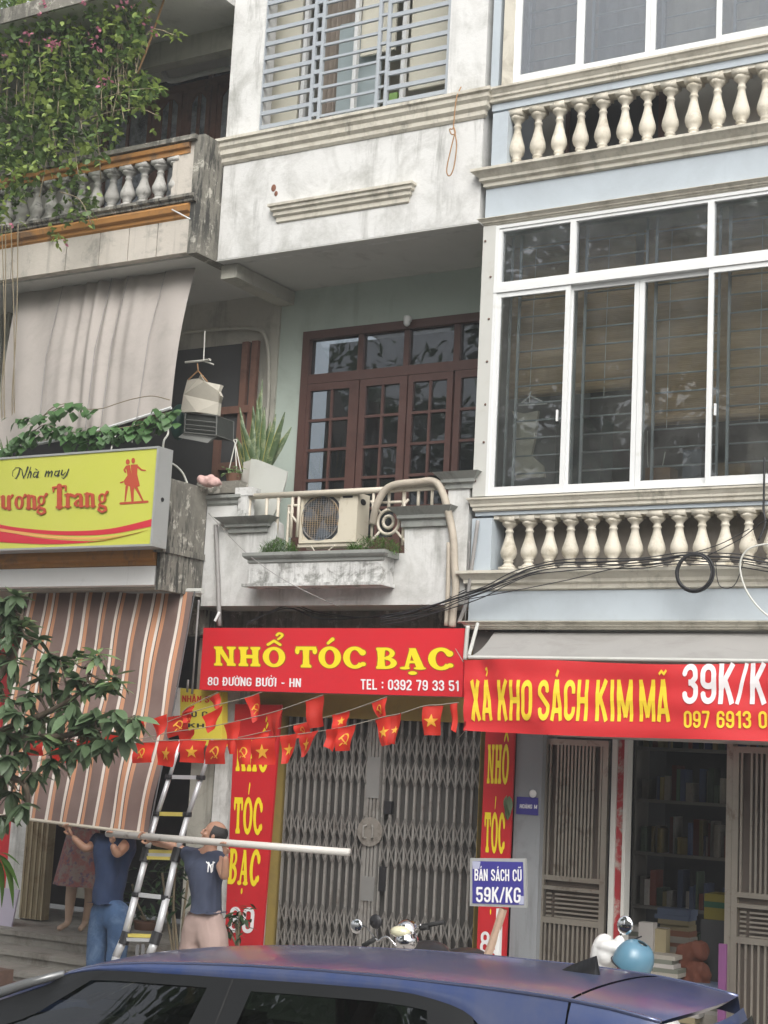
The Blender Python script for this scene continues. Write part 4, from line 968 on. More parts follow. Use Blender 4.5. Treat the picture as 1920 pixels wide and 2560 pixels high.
# upper window
wx0u = X_(1283, 200); zu0_, zu1_ = 8.755, 11.35
mb = MB(); mb.box(X_(1255, 240)-.0, wx0u, F-.02, F+.1, 8.75, 11.4); mb.build('window_jamb', M['cream'], bh)
usx = [wx0u, X_(1448, 100), X_(1622, 90), X_(1795, 80), X_(1975, 60), X_(2150, 40), BX1]
ow = MB(); ow.box(wx0u, BX1, F-.01, F+.1, zu0_-.004, zu0_+.02); ow.box(wx0u, wx0u+.02, F-.01, F+.1, zu0_+.02, zu1_); uw = ow.build('upper_window', M['pvc'], bh)
for i in range(6):
    y0 = F-.0 if i in (0, 3, 4) else F+.035
    eL = -.02 if i == 0 else (.015 if pl_[i] != pl_[i-1] else -.0015); eR = .015 if pl_[i] != pl_[i+1] else -.0015
    mb = MB(); frame_rect(mb, usx[i]-eL, usx[i+1]+eR, zu0_+.021, zu1_, .045, y0, y0+.033, .06); mb.build('sash_frame', M['pvc'], uw)
    MB().box(usx[i]+.03, usx[i+1]-.03, y0+.015, y0+.018, zu0_+.08, zu1_-.04).build('pane', M['glassup'], uw)
gb = MB(); uvx = [X_(1320, 150, .2), X_(1480, 150, .2), X_(1655, 150, .2), X_(1835, 150, .2), X_(2020, 150, .2), BX1]
for x in uvx[:-1]: gb.box(x-.012, x+.012, .2, .22, zu0_, 11.3)
g3 = gb.build('inner_grille', M['gril2'], uw)
z = zu0_+.13
while z < 11.2:
    for i in range(5): inst('grille_bar', ibar, (uvx[i], .21, z), g3, (uvx[i+1]-uvx[i]-(.09 if i < 4 else 0), 1, 1))
    z += .165
for i, (a_, b_, c_) in enumerate(((usx[0], usx[1], (.34, .31, .28)), (usx[1], usx[2], (.24, .245, .25)), (usx[2], usx[4]-.4, (.40, .38, .33)), (usx[4]-.4, BX1, (.3, .3, .29)))):
    mb = MB(); mb.grid(lambda u, v: (a_+(b_-a_)*u, .42+.012*math.sin(u*26+i), 8.74+v*2.6), 40, 2); mb.build('curtain', mat('curtain tone %d' % i, c_, .9, .06, 3), bh)
MB().box(X_(1868, 100, .3), X_(1960, 100, .3), .27, .28, Z_(1900, 120, .3), Z_(1900, 55, .3)).build('paper_sheet', mat('cream paper', (.55, .52, .42), .8), bh)
# ground floor of the blue house
mb = MB(); mb.box(X_(1283, 2100, .2), X_(1349, 2100, .2), .2, .5, .42, 3.5); mb.build('column', M['concgrey'], bh)
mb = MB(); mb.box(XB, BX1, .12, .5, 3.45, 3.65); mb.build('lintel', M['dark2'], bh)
zh = Z_(1600, 1850, .3)
mb = MB(); mb.box(-5.81, BX1, .3, .42, zh, 3.449); mb.build('door_head', M['post'], bh)
ja, jb = X_(1527, 2100, .3), X_(1566, 2100, .3)
mb = MB(); mb.box(ja, ja+.045, .28, .4, .42, zh-.002); mb.box(jb-.03, jb, .28, .4, .42, zh-.002); jl = mb.build('door_jamb', M['post'], bh)
MB().box(ja+.046, jb-.031, .3, .38, .42, zh-.003).build('red_jamb_strip', M['rusty'], bh)
rj = X_(1822, 2100, .3)
mb = MB(); mb.box(rj-.02, rj+.03, .28, .4, .42, zh-.002); mb.build('door_jamb', M['steel'], bh)
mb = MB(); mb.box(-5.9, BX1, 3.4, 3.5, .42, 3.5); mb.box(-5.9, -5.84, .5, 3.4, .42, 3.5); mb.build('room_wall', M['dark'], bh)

# ================================================================== SIGNS
def quadpx(x0b, y0b, x1b, y1b, x0t, y0t, Y): return at(x0b, y0b, Y), at(x1b, y1b, Y), at(x0t, y0t, Y)
# --- big red shop sign
YS = -.1
sgn = thing('shop_sign', 'wide red sign reading NHỔ TÓC BẠC in fat yellow letters under the balcony', 'sign', at(830, 1735, YS))
a_, b_, c_, d_ = at(505, 1567, YS), at(1162, 1574, YS), at(1156, 1741, YS), at(496, 1725, YS)
zt_ = (a_.z+b_.z)/2; zb_ = (c_.z+d_.z)/2; xl, xr = a_.x+.02, b_.x
MB().box(xl, xr, YS, YS+.05, zb_, zt_).build('sign_panel', M['signred'], sgn)
mb = MB(); mb.box(xl-.004, xr+.004, YS+.051, YS+.075, zt_-.03, zt_+.004); mb.box(xl-.004, xr+.004, YS+.051, YS+.075, zb_-.004, zb_+.03); mb.build('sign_back_frame', M['alupaint'], sgn)
def w8(word, marks, l, r, yb, yt):
    fat_text(word, marks, at(*z8((l, yb[0])), YS), at(*z8((r, yb[1])), YS), at(*z8((l, yt)), YS), M['signyel'], sgn, .004, M['outl'])
w8('NHO', {2: '^?'}, 120, 512, (1122, 1130), 1018)
w8('TOC', {1: '/'}, 566, 948, (1132, 1138), 1018)
w8('BAC', {1: '.'}, 1000, 1425, (1140, 1146), 1024)
sans('80 D{d}U{+}O{+`}NG BU{+}O{+?}I - HN', at(*z8((86, 1230)), YS), at(*z8((595, 1240)), YS), at(*z8((88, 1184)), YS), M['signwht'], sgn)
sans('TEL : 0392 79 33 51', at(*z8((922, 1252)), YS), at(*z8((1458, 1262)), YS), at(*z8((922, 1196)), YS), M['signwht'], sgn)

# --- column panels
def panel(pts, Y, words, label, num):
    P_ = [at(x, y, Y) for x, y in pts]
    t = thing('column_sign', label, 'sign', (sum(p.x for p in P_)/4, Y, min(p.z for p in P_)), 'red vertical signs beside the lattice gate')
    MB().prism(P_, (0, .03, 0)).build('sign_panel', M['signred2'], t)
    for wd, mk, q in words: fat_text(wd, mk, at(q[0], q[1], Y), at(q[2], q[3], Y), at(q[4], q[5], Y), M['signyel'], t, .004)
    if num: sans('80', at(num[0], num[1], Y), at(num[2], num[3], Y), at(num[4], num[5], Y), M['signwht'], t)
    return t
z4 = lambda x, y: (420+x*.3254, 1680+y*.3254)
panel([(588, 1760), (703, 1762), (651, 2395), (560, 2390)], .2, [
    ('NHO', {2: '^?'}, z4(520, 760)+z4(770, 768)+z4(530, 520)),
    ('TOC', {1: '|'}, z4(502, 1240)+z4(722, 1250)+z4(512, 962)),
    ('BAC', {1: '!'}, z4(455, 1628)+z4(695, 1645)+z4(478, 1355))],
    'red vertical panel on the mustard pillar left of the gate, white 80 at its foot', z4(462, 2000)+z4(655, 2010)+z4(478, 1800))
z6 = lambda x, y: (1150+x*.4641, 1780+y*.4641)
panel([(1215, 1800), (1288, 1800), (1262, 2420), (1190, 2415)], .16, [
    ('NHO', {2: '^'}, z6(145, 385)+z6(262, 388)+z6(152, 175)),
    ('TOC', {1: '|'}, z6(130, 755)+z6(240, 762)+z6(135, 540)),
    ('BAC', {1: '!'}, z6(112, 1040)+z6(225, 1046)+z6(120, 850))],
    'red vertical panel right of the lattice gate, partly behind the blue price board', z6(108, 1300)+z6(220, 1306)+z6(112, 1180))

# --- lime lightbox sign
YY = -.95
ls = thing('lightbox_sign', 'yellow green lightbox sign reading Phương Trang with a red dancing couple', 'sign', at(180, 1370, YY))
a_, b_ = at(388, 1114, YY), at(388, 1362, YY); sxr = (a_.x+b_.x)/2; szt = (a_.z+at(60, 1141, YY).z)/2; szb = (b_.z+at(60, 1377, YY).z)/2; sxl = sxr-3.3
MB().box(sxl+.02, sxr-.0201, YY+.01, YY+.2, szb+.02, szt-.02).build('sign_face', M['lime'], ls)
mb = MB()
for q in ((sxl, sxr, szt-.02, szt), (sxl, sxr, szb, szb+.02), (sxr-.02, sxr, szb+.02, szt-.02), (sxl, sxl+.02, szb+.02, szt-.02)): mb.box(q[0], q[1], YY, YY+.22, q[2], q[3])
sfr = mb.build('sign_frame', M['alupaint'], ls)
MB().lathe((sxr+.0005, YY+.11, (szt+szb)/2-.02), [(.022, 0), (.022, .003)], 10, 'X').build('screw_hole', M['black'], sfr)
zz8 = lambda x, y: (x*.2592, 1100+y*.2592)
S8 = lambda x, y: at(*zz8(x, y), YY+.01)
def map_shapes(shapes, mt, name, lift, parent, f):
    vs = []; fs = []; 
    for i, p in enumerate(shapes):
        n = len(vs); q = [f(a, b) for a, b in p]
        for v in q: vs.append(v+Vector((0, -(lift+i*3e-5), 0)))
        fs.append(tuple(range(n, n+len(q))))
    return MB().add(vs, fs).build(name, mt, parent)
# swooshes (upper edge list, lower edge list)
def swoosh(up, lo, mt, lift):
    n = 24; U = curve(up, 6); L = curve(lo, 6); k = min(len(U), len(L)); sh = []
    for i in range(k-1): sh.append([(U[i].x, U[i].y), (U[i+1].x, U[i+1].y), (L[i+1].x, L[i+1].y), (L[i].x, L[i].y)])
    vs = []; fs = []
    for p in sh:
        m_ = len(vs); vs += [S8(a, b)+Vector((0, -lift, 0)) for a, b in p]; fs.append((m_, m_+1, m_+2, m_+3))
    MB().add(vs, fs).build('swoosh', mt, ls)
swoosh([(-900, 560), (-400, 690), (0, 815), (400, 868), (750, 878), (1100, 850), (1468, 762)], [(-900, 600), (-400, 730), (0, 850), (400, 905), (750, 922), (1100, 903), (1468, 832)], M['signcrim'], .003)
swoosh([(-900, 700), (-400, 800), (0, 855), (400, 910), (750, 938), (1000, 935), (1200, 910)], [(-900, 730), (-400, 830), (0, 880), (400, 940), (750, 962), (1000, 955), (1200, 912)], M['signpeach'], .0035)
swoosh([(-900, 760), (-400, 850), (0, 882), (350, 940), (600, 965), (900, 975), (1100, 950)], [(-900, 900), (-400, 960), (0, 985), (350, 1003), (600, 1003), (900, 985), (1100, 952)], M['signcrim'], .004)
swoosh([(850, 985), (1000, 965), (1150, 935), (1300, 900), (1430, 868)], [(850, 992), (1000, 975), (1150, 945), (1300, 908), (1430, 870)], M['outl'], .0045)
# dancing couple emblem
dn = []
dn += g_ell(1234, 212, 20, 26) + g_ell(1287, 200, 18, 27)
dn += [[(1215, 250), (1255, 240), (1272, 340), (1232, 345)], [(1262, 238), (1330, 235), (1325, 345), (1272, 345)], [(1235, 335), (1325, 330), (1352, 445), (1290, 462), (1205, 432), (1195, 395)]]
dn += g_rib([(1222, 255), (1200, 290), (1212, 310)], 16) + g_rib([(1315, 248), (1368, 290), (1405, 294)], [24, 16, 12]) + g_rib([(1225, 450), (1208, 590)], [26, 12]) + g_rib([(1275, 440), (1280, 590)], [40, 22]) + g_rib([(1310, 450), (1380, 585)], [30, 14])
dn += g_rib([(1165, 612), (1425, 595)], 22) + g_rib([(1165, 412), (1190, 405)], 14)
map_shapes(dn, M['signbrick'], 'emblem', .003, ls, S8)
# "Phuong Trang" drawn letter by letter, strokes in sign pixels
def rb_(pts, w): return g_rib(pts, w)
def lt_(x, base, kind):
    """lower case strokes, x = left, base = baseline y, x-height 115"""
    h = 118; w = 34; out = []
    T = lambda a, b: (x+a, base-b)
    if kind == 'r': out += rb_([T(20, 0), T(20, h)], w) + rb_([T(20, h-25), T(45, h+2), T(68, h-10)], [20, 22, 30]) + rb_([T(-8, 2), T(48, 2)], 10) + rb_([T(-8, h), T(20, h)], 10)
    if kind == 'n': out += rb_([T(20, 0), T(20, h)], w) + rb_([T(20, h-25), T(48, h+2), T(72, h-12), T(76, 0)], [14, 18, 32, 34]) + rb_([T(-4, 2), T(42, 2)], 10) + rb_([T(58, 2), T(98, 2)], 10) + rb_([T(-4, h), T(20, h)], 10)
    if kind == 'a': out += rb_([T(8, h-22), T(30, h), T(62, h-4), T(66, h-30), T(66, 4), T(88, 2)], [26, 20, 22, 34, 34, 12]) + rb_([T(62, h*.58), T(26, h*.48), T(12, h*.22), T(28, 4), T(62, 20)], [12, 16, 32, 18, 10])
    if kind == 'u': out += rb_([T(16, h), T(16, 26), T(34, 4), T(66, 22)], [34, 32, 18, 12]) + rb_([T(72, h), T(72, 4), T(92, 2)], [34, 34, 10]) + rb_([T(-6, h), T(16, h)], 10)
    if kind == 'o': out += [[(x+48+a*44, base-h/2-b*64) for a, b in q] for q in g_ring(0, 0, 1, 1, .62, .2)]
    if kind == 'g': out += [[(x+42+a*38, base-h*.62-b*46) for a, b in q] for q in g_ring(0, 0, 1, 1, .55, .26)] + rb_([T(70, h*.86), T(92, h+14)], [14, 26]) + rb_([T(22, 22), T(14, 6), T(70, -14), T(78, -42), T(40, -62), T(6, -40), T(16, -14)], [16, 24, 26, 22, 18, 20, 14])
    if kind == 'h': out += rb_([T(20, 0), T(20, h+70)], w) + rb_([T(20, h-25), T(48, h+2), T(72, h-12), T(76, 0)], [14, 18, 32, 34]) + rb_([T(-4, 2), T(98, 2)], 10)
    if kind == 'T': out += rb_([T(60, 0), T(60, 205)], 46) + rb_([T(-2, 190), T(118, 205)], 18) + rb_([T(2, 190), T(2, 150)], [20, 10]) + rb_([T(120, 200), T(120, 160)], [20, 10]) + rb_([T(30, 2), T(92, 2)], 12)
    if kind == 'P': out += rb_([T(30, 0), T(30, 190)], 44) + rb_([T(30, 185), T(100, 180), T(115, 140), T(95, 98), T(40, 92)], [16, 20, 38, 20, 14]) + rb_([T(0, 2), T(65, 2)], 12)
    if kind == "'": out += rb_([T(0, h-20), T(20, h+10)], [10, 24])
    return out
L_ = []
bl = lambda x: 668-(x/1100)*38
for x, k_ in ((-330, 'P'), (-195, 'h'), (18, 'u'), (104, "'"), (142, 'o'), (228, "'"), (262, 'n'), (362, 'g'), (520, 'T'), (640, 'r'), (722, 'a'), (828, 'n'), (952, 'g')): L_ += lt_(x, bl(x), k_)
map_shapes([grow(q, 3.5) if len(q) > 2 else q for q in L_], M['signpeach'], 'letter_edge', .002, ls, lambda a, b: S8(a-3, b-1))
map_shapes([grow(q, 1) if len(q) > 2 else q for q in L_], M['outl'], 'letter_shadow', .0050, ls, lambda a, b: S8(a+3, b+2))
map_shapes(L_, M['signbrick'], 'lettering', .008, ls, S8)
sc_ = rb_([(195, 275), (185, 320), (160, 370), (145, 368)], [12, 16, 10, 6]) + rb_([(150, 275), (125, 300), (122, 345), (132, 352)], 5) + rb_([(150, 268), (190, 268), (215, 290), (222, 340), (235, 368)], [5, 8, 8, 12, 10]) + rb_([(272, 262), (245, 340), (225, 368)], [16, 12, 8]) 
sc_ += rb_([(300, 262), (268, 368)], [8, 10]) + rb_([(272, 335), (300, 305), (305, 325), (295, 365)], [5, 12, 14, 10]) + rb_([(365, 312), (335, 312), (322, 345), (335, 362), (358, 340)], [8, 8, 12, 8, 6]) + rb_([(375, 305), (358, 362), (378, 358)], [12, 14, 5]) + rb_([(345, 278), (362, 290)], [6, 8])
sc_ += rb_([(452, 300), (438, 352)], [12, 12]) + rb_([(445, 330), (472, 300), (478, 312), (468, 352)], [5, 10, 14, 12]) + rb_([(475, 330), (502, 298), (508, 310), (498, 352)], [5, 10, 14, 12]) + rb_([(565, 300), (540, 302), (530, 335), (545, 350), (565, 325)], [8, 8, 12, 8, 6]) + rb_([(578, 295), (562, 350), (580, 345)], [12, 14, 5])
sc_ += rb_([(605, 292), (595, 330), (612, 340), (638, 310)], [12, 14, 8, 6]) + rb_([(668, 282), (645, 340), (615, 372), (600, 362)], [12, 14, 8, 6])
map_shapes(sc_, M['blacklet'], 'script_lettering', .004, ls, S8)

# --- blue price board
YP = -.75
pbd = thing('price_board', 'blue board with white letters BÁN SÁCH CŨ 59K/KG on a pole', 'sign', at(1225, 2400, YP-.0))
A = lambda x, y: at(*z6(x, y), YP)
MB().prism([A(52, 1045), A(358, 1055), A(352, 790), A(55, 787)], (0, .03, 0)).build('board_frame', M['alupaint'], pbd)
MB().prism([A(68, 1030)+Vector((0, -.004, 0)), A(345, 1040)+Vector((0, -.004, 0)), A(340, 808)+Vector((0, -.004, 0)), A(68, 803)+Vector((0, -.004, 0))], (0, .003, 0)).build('board_face', M['bluesign'], pbd)
sans("BA{'}N SA{'}CH CU{~}", A(80, 908), A(334, 912), A(80, 845), M['signwht'], pbd, .007)
sans('59K/KG', A(88, 1024), A(328, 1028), A(90, 942), M['signwht'], pbd, .007)
mb = MB(); p = A(205, 1060); mb.box(p.x-.02, p.x+.02, YP+.01, YP+.05, .12, p.z); mb.build('pole', M['pvc'], pbd)
mb = MB(); p0, p1, p2 = A(225, 1062), A(190, 1180), A(150, 1310); mb.tube([p0+Vector((0, .03, 0)), p1+Vector((0, .02, 0)), p2], .035, 8); st = mb.build('striped_sleeve', mat('beige webbing', (.42, .30, .22), .8, .2, 30), pbd)
MB().prism([A(70, 845)+Vector((0, -.0055, 0)), A(105, 845)+Vector((0, -.0055, 0)), A(112, 806)+Vector((0, -.0055, 0)), A(68, 803)+Vector((0, -.0055, 0))], (0, .001, 0)).build('sticker', mat('pale sticker', (.4, .42, .55), .5), pbd)
MB().prism([A(318, 1036)+Vector((0, -.0055, 0)), A(345, 1037)+Vector((0, -.0055, 0)), A(345, 992)+Vector((0, -.0055, 0)), A(320, 990)+Vector((0, -.0055, 0))], (0, .001, 0)).build('sticker', mat('pale sticker b', (.4, .42, .55), .5), pbd)

# --- small indigo plate on the grey column
YN = .19
B_ = lambda x, y: at(*z6(x, y), YN)
npd = thing('name_plate', 'small indigo name plate on the grey blue column', 'sign', B_(360, 560))
MB().prism([B_(302, 548), B_(420, 558), B_(420, 462), B_(306, 455)], (0, .008, 0)).build('plate', M['bluesign'], npd)
sans('HOA{`}NG M', B_(322, 518), B_(415, 522), B_(324, 496), M['signwht'], npd, .003)
lk = MB(); lk.ell(B_(395, 440)+Vector((0, -.01, 0)), .035, .012, .035); tag(lk.build('wall_lamp_disc', M['pvc'], smooth=True), 'small round white disc above the indigo name plate', 'disc')

# --- yellow box sign behind the bunting
YQ = .05
zq = lambda x, y: (380+x*.205, 1480+y*.205)
C_ = lambda x, y, d=0: at(*zq(x, y), YQ+d)
ys_ = thing('box_sign', 'white sided yellow box sign with red lettering half hidden by the bunting', 'sign', C_(500, 1880))
MB().prism([C_(340, 1860), C_(850, 1880), C_(850, 1215), C_(345, 1170)], (0, .1, 0)).build('sign_face', mat('yellow vinyl', (.62, .52, .06), .5, .05, 3), ys_)
MB().prism([C_(228, 1510), C_(338, 1510), C_(343, 1168), C_(245, 1160)], (0, .12, 0)).build('sign_side', M['pvc'], ys_)
sans('NHA{^.}N S', C_(370, 1340), C_(700, 1350), C_(372, 1260), M['signred'], ys_)
sans("A{'}O C", C_(400, 1520), C_(680, 1528), C_(402, 1450), M['blacklet'], ys_)
sans('KH', C_(440, 1650), C_(640, 1655), C_(442, 1600), M['blacklet'], ys_)

# ================================================================== BOOK SHOP FRONT
# awning
aw = thing('awning', 'dusty grey sloping awning above the red book sale banner', 'awning', (-4, -.5, 3.35))
zA0 = at(1234, 1581, .05).z; zA1 = at(1170, 1642, -.85).z; ax0 = -6.22; 
mb = MB(); mb.grid(lambda u, v: (at(1172, 1642, -.86).x*(1-v)*(1-u)+ax0*v*(1-u)+BX1*u, .05-.9*(1-v), zA1+(zA0-zA1)*v-.035*math.sin(v*math.pi)+.012*math.sin(u*23)*math.sin(v*math.pi)), 60, 10); mb.build('canopy', M['awnb'], aw, smooth=True)
mb = MB(); axb = at(1172, 1642, -.86).x; mb.tube([(axb, -.86, zA1-.005), (BX1, -.86, zA1-.005)], .016, 8); mb.build('front_bar', M['post'], aw)
mb = MB(); p = at(1225, 1565, 0.0); mb.tube([at(1172, 1640, -.8), at(1194, 1560, -.15)], .016, 8); mb.build('side_arm', M['post'], aw)
# banner
YBn = -.9
bn = thing('banner', 'long red cloth banner reading XẢ KHO SÁCH KIM MÃ across the book shop', 'banner', (-4, YBn, 2.7))
b0, b1 = at(1151, 1650, YBn), at(1158, 1826, YBn)
bzt = b0.z; bzb = b1.z; bx0 = (b0.x+b1.x)/2
def wob(p):
    u = (p.x-bx0); v = (p.z-bzb)/(bzt-bzb)
    return .014*math.sin(u*5.1+v*2.1)+.009*math.sin(u*11-v*5)*(1-v*.6)+.018*math.exp(-((u-.15-.25*(1-v))**2)/.004)*v-.012*math.exp(-((u-.3-.5*(1-v))**2)/.01)+.006*math.sin(v*16+u*2)
def bf(u, v):
    x = bx0+(BX1-bx0)*u+(.0 if u else .03*(1-v)); z = bzb+(bzt-bzb)*v+.012*math.sin(u*14)*v-.008*math.sin(u*9)*(1-v)
    p = Vector((x, YBn, z)); p.y += wob(p); return p
mb = MB(); mb.grid(bf, 200, 14); mb.build('cloth', M['banner'], bn, smooth=True)
z1b = lambda x, y: (1140+x*.4702, 1200+y*.4702)
D_ = lambda x, y: at(*z1b(x, y), YBn)
for s_, q, mt_ in (('XA{?}', (80, 1278, 188, 1278, 76, 1065), 'bannery'), ('KHO', (218, 1278, 412, 1280, 222, 1064), 'bannery'), ("SA{'}CH", (443, 1280, 702, 1282, 446, 1063), 'bannery'),
                   ('KIM', (742, 1282, 938, 1284, 744, 1062), 'bannery'), ('MA{~}', (974, 1284, 1138, 1286, 974, 1062), 'bannery'),
                   ('39K/KG', (1208, 1192, 1745, 1192, 1212, 978), 'bannerw'), ('097 6913 00', (1212, 1318, 1702, 1322, 1214, 1228), 'bannery')):
    sans(s_, D_(q[0], q[1]), D_(q[2], q[3]), D_(q[4], q[5]), M[mt_], bn, .007, wob)

for q_ in ((1153, 1652), (1160, 1822)):
    e_ = at(q_[0]+5, q_[1]+2, YBn-.01); MB().tube([e_, at(q_[0]-14, q_[1]-(30 if q_[1] < 1700 else -24), -.3)], .004, 4).build('tie_cord', M['string'], bn)
# stainless gates
def book_gate(x0, x1, Y, label):
    g = thing('steel_gate', label, 'gate', ((x0+x1)/2, Y, .42), 'steel gate leaves of the book shop')
    zt_ = zh-.02; zm = Z_(1440, 2205, Y)
    mb = MB(); w = .05
    mb.box(x0, x0+w, Y-.025, Y+.025, .42, zt_); mb.box(x1-w, x1, Y-.025, Y+.025, .42, zt_); mb.box(x0+w, x1-w, Y-.024, Y+.024, zt_-w, zt_)
    mb.box(x0+w, x1-w, Y-.024, Y+.024, zm, zm+.04); mb.box(x0+w, x1-w, Y-.024, Y+.024, zm-.08, zm-.05); mb.box(x0+w, x1-w, Y-.024, Y+.024, zm-.36, zm-.31)
    fr = mb.build('gate_frame', M['steel'], g)
    MB().box(x0+w, x1-w, Y+.03, Y+.035, .42, zt_-w).build('backing_sheet', M['steeldark'], g)
    vb = raw(MB().box(-.009, .009, -.012, .012, 0, 1), 'gate_bar', M['steel'])
    n = 15
    for i in range(n):
        x = x0+w+.02+(x1-x0-2*w-.04)*i/(n-1)
        if i in (1, n-2): continue
        inst('gate_bar', vb, (x, Y, zm+.04), g, (1, 1, zt_-w-zm-.04)); 
    for i in range(12):
        x = x0+w+.02+(x1-x0-2*w-.04)*i/11; inst('gate_bar', vb, (x, Y, .42), g, (1, 1, zm-.36-.42))
    hb_ = raw(MB().box(0, 1, -.01, .01, -.007, .007), 'louvre', M['steel'])
    for i in range(6): inst('louvre', hb_, (x0+w+.1, Y, zm-.30+.037*i), g, (x1-x0-2*w-.1, 1, 1)); inst('louvre', hb_, (x0+w+.02, Y, zm-.30+.037*i), g, (.05, 1, 1))
book_gate(X_(1353, 2100, .3), X_(1518, 2100, .3), .3, 'open stainless gate leaf beside the grey blue column, left of the dark book shop doorway')
book_gate(X_(1832, 2100, .3), X_(1832, 2100, .3)+.72, .3, 'open stainless gate leaf at the picture edge, behind the purple panel')
xp = X_(1796, 2400, .1); mb = MB(); mb.box(xp, X_(1815, 2400, .1), .1, .13, .42, Z_(1805, 2360, .1)); tag(mb.build('purple_panel', M['purple']), 'upright purple panel leaning at the book shop doorway', 'panel')
# shelves and books in the dark
shf = thing('bookshelf', 'dim shelves full of books deep inside the book shop', 'bookshelf', (-4.6, 2.2, .42))
mb = MB()
for i in range(5): mb.box(-5.7, -3.2, 2.2, 2.55, .7+.5*i, .73+.5*i)
mb.box(-5.72, -5.7, 2.2, 2.55, .42, 3.0); mb.build('shelf_boards', M['dark2'], shf)
bks = [raw(MB().box(0, 1, 0, 1, 0, 1), 'book', mat('spine %d' % i, c, .7, .2, 30, objrand=.5)) for i, c in enumerate([(.2, .19, .16), (.16, .05, .035), (.05, .07, .13), (.17, .14, .06), (.06, .09, .06), (.26, .25, .23)])]
for i in range(5):
    x = -5.65
    while x < -3.3:
        w = rnd.uniform(.018, .075)
        if rnd.random() < .93: inst('book', rnd.choice(bks), (x, 2.22+rnd.uniform(0, .06), .7305+.5*i), shf, (w*.9, .2, rnd.uniform(.12, .36)))
        x += w
mats_b = [mat('faded cover %d' % i, c, .7, .1, 8) for i, c in enumerate([(.30, .28, .24), (.22, .10, .06), (.10, .13, .2), (.26, .22, .13), (.14, .15, .12), (.36, .34, .32)])]
for i in range(26):
    px_ = rnd.choice([1610, 1625, 1640, 1660, 1690, 1780, 1600]); Yk = rnd.uniform(.5, 1.0)
    if i < 16: x = X_(1650, 2400, .6)+rnd.uniform(-.03, .03); z = .42+.035*i; w = .3; Yk = .55; lab = ('bottom book of', 'second book up in', 'third book up in', 'fourth book up in', 'fifth book up in', 'sixth book up in', 'seventh book up in', 'eighth book up in', 'eighth book down in', 'seventh book down in', 'sixth book down in', 'fifth book down in', 'fourth book down in', 'third book down in', 'second book down in', 'top book of')[i] + ' the stack just behind the blue helmet'; gp = 'books stacked inside the doorway'
    else: x = X_(1770, 2420, .7)+rnd.uniform(-.02, .02); z = .42+.035*(i-16); w = .24; Yk = .7; lab = ('bottom book of', 'second book up in', 'third book up in', 'fourth book up in', 'fifth book up in', 'fifth book down in', 'fourth book down in', 'third book down in', 'second book down in', 'top book of')[i-16] + ' the low stack behind the purple panel'; gp = 'books stacked low by the purple panel'
    mb = MB(); mb.box(x-w/2, x+w/2, Yk, Yk+.22, z+.0005, z+.0345); o = mb.build('book', mats_b[rnd.randrange(6)]); tag(o, lab, 'book', gp)
mb = MB(); p = at(1722, 2385, .8)
for dx, dz, r_ in ((0, 0, .10), (.09, .03, .08), (-.07, -.08, .09), (.07, -.16, .12), (-.04, -.24, .12), (.1, -.3, .12)): mb.ell(p+Vector((dx, 0, dz)), r_, .09, r_*1.05)
BAG = mb
q = at(1790, 2300, 1.0); MBx0, MBx1 = X_(1760, 2290, 1.0), X_(1835, 2290, 1.0)
o = tag(MB().box(MBx0, MBx1, 1.0, 1.3, q.z, at(1790, 2236, 1.0).z).build('yellow_box', mat('yellow carton', (.16, .135, .012), .7)), 'yellow and green carton on a dark crate in the dim book shop', 'box')
MB().box(MBx0-.0005, MBx1, .997, 1.0, q.z+.10, q.z+.15).build('green_band', mat('green band', (.01, .075, .04), .7), o)
tag(MB().box(MBx0-.02, MBx1, .98, 1.35, .421, q.z-.001).build('dark_crate', mat('dark grey crate', (.05, .052, .055), .8)), 'dark grey crate under the yellow and green carton', 'crate')
for k_, (px_, py_, Yk, n_) in enumerate(((1605, 2440, 1.1, 17), (1680, 2440, 1.5, 20), (1645, 2300, 1.9, 12), (1745, 2440, 1.3, 12), (1700, 2440, .55, 6))):
    c_ = at(px_, py_, Yk); t = thing('book_stack', ['tall dim stack of books just inside the left jamb', 'tallest dim stack of books in the middle of the shop', 'dim stack of books before the shelves', 'dim stack of books beside the dark crate', 'short stack of books below the brown bag'][k_], 'book stack', (c_.x, Yk, .42), 'stacks of books on the shop floor')
    z = .4205
    for i in range(n_):
        h_ = rnd.uniform(.03, .055); w = rnd.uniform(.13, .17); dx, dy = rnd.uniform(-.025, .025), rnd.uniform(-.02, .02)
        MB().box(c_.x-w+dx, c_.x+w+dx, Yk+dy, Yk+.2+dy, z, z+h_-.001).build('book', mats_b[rnd.randrange(6)], t); z += h_
q = at(1610, 2330, .7); tag(MB().box(q.x-.05, q.x+.08, .7, .8, .95, q.z+.08).build('paper_packet', mats_b[5]), 'pale paper packet standing in the dim doorway', 'packet')
q = at(1640, 2340, .75); tag(MB().box(q.x-.06, q.x+.09, .75, .85, .95, q.z+.06).build('paper_packet', mats_b[3]), 'tan paper packet beside the pale one in the doorway', 'packet')

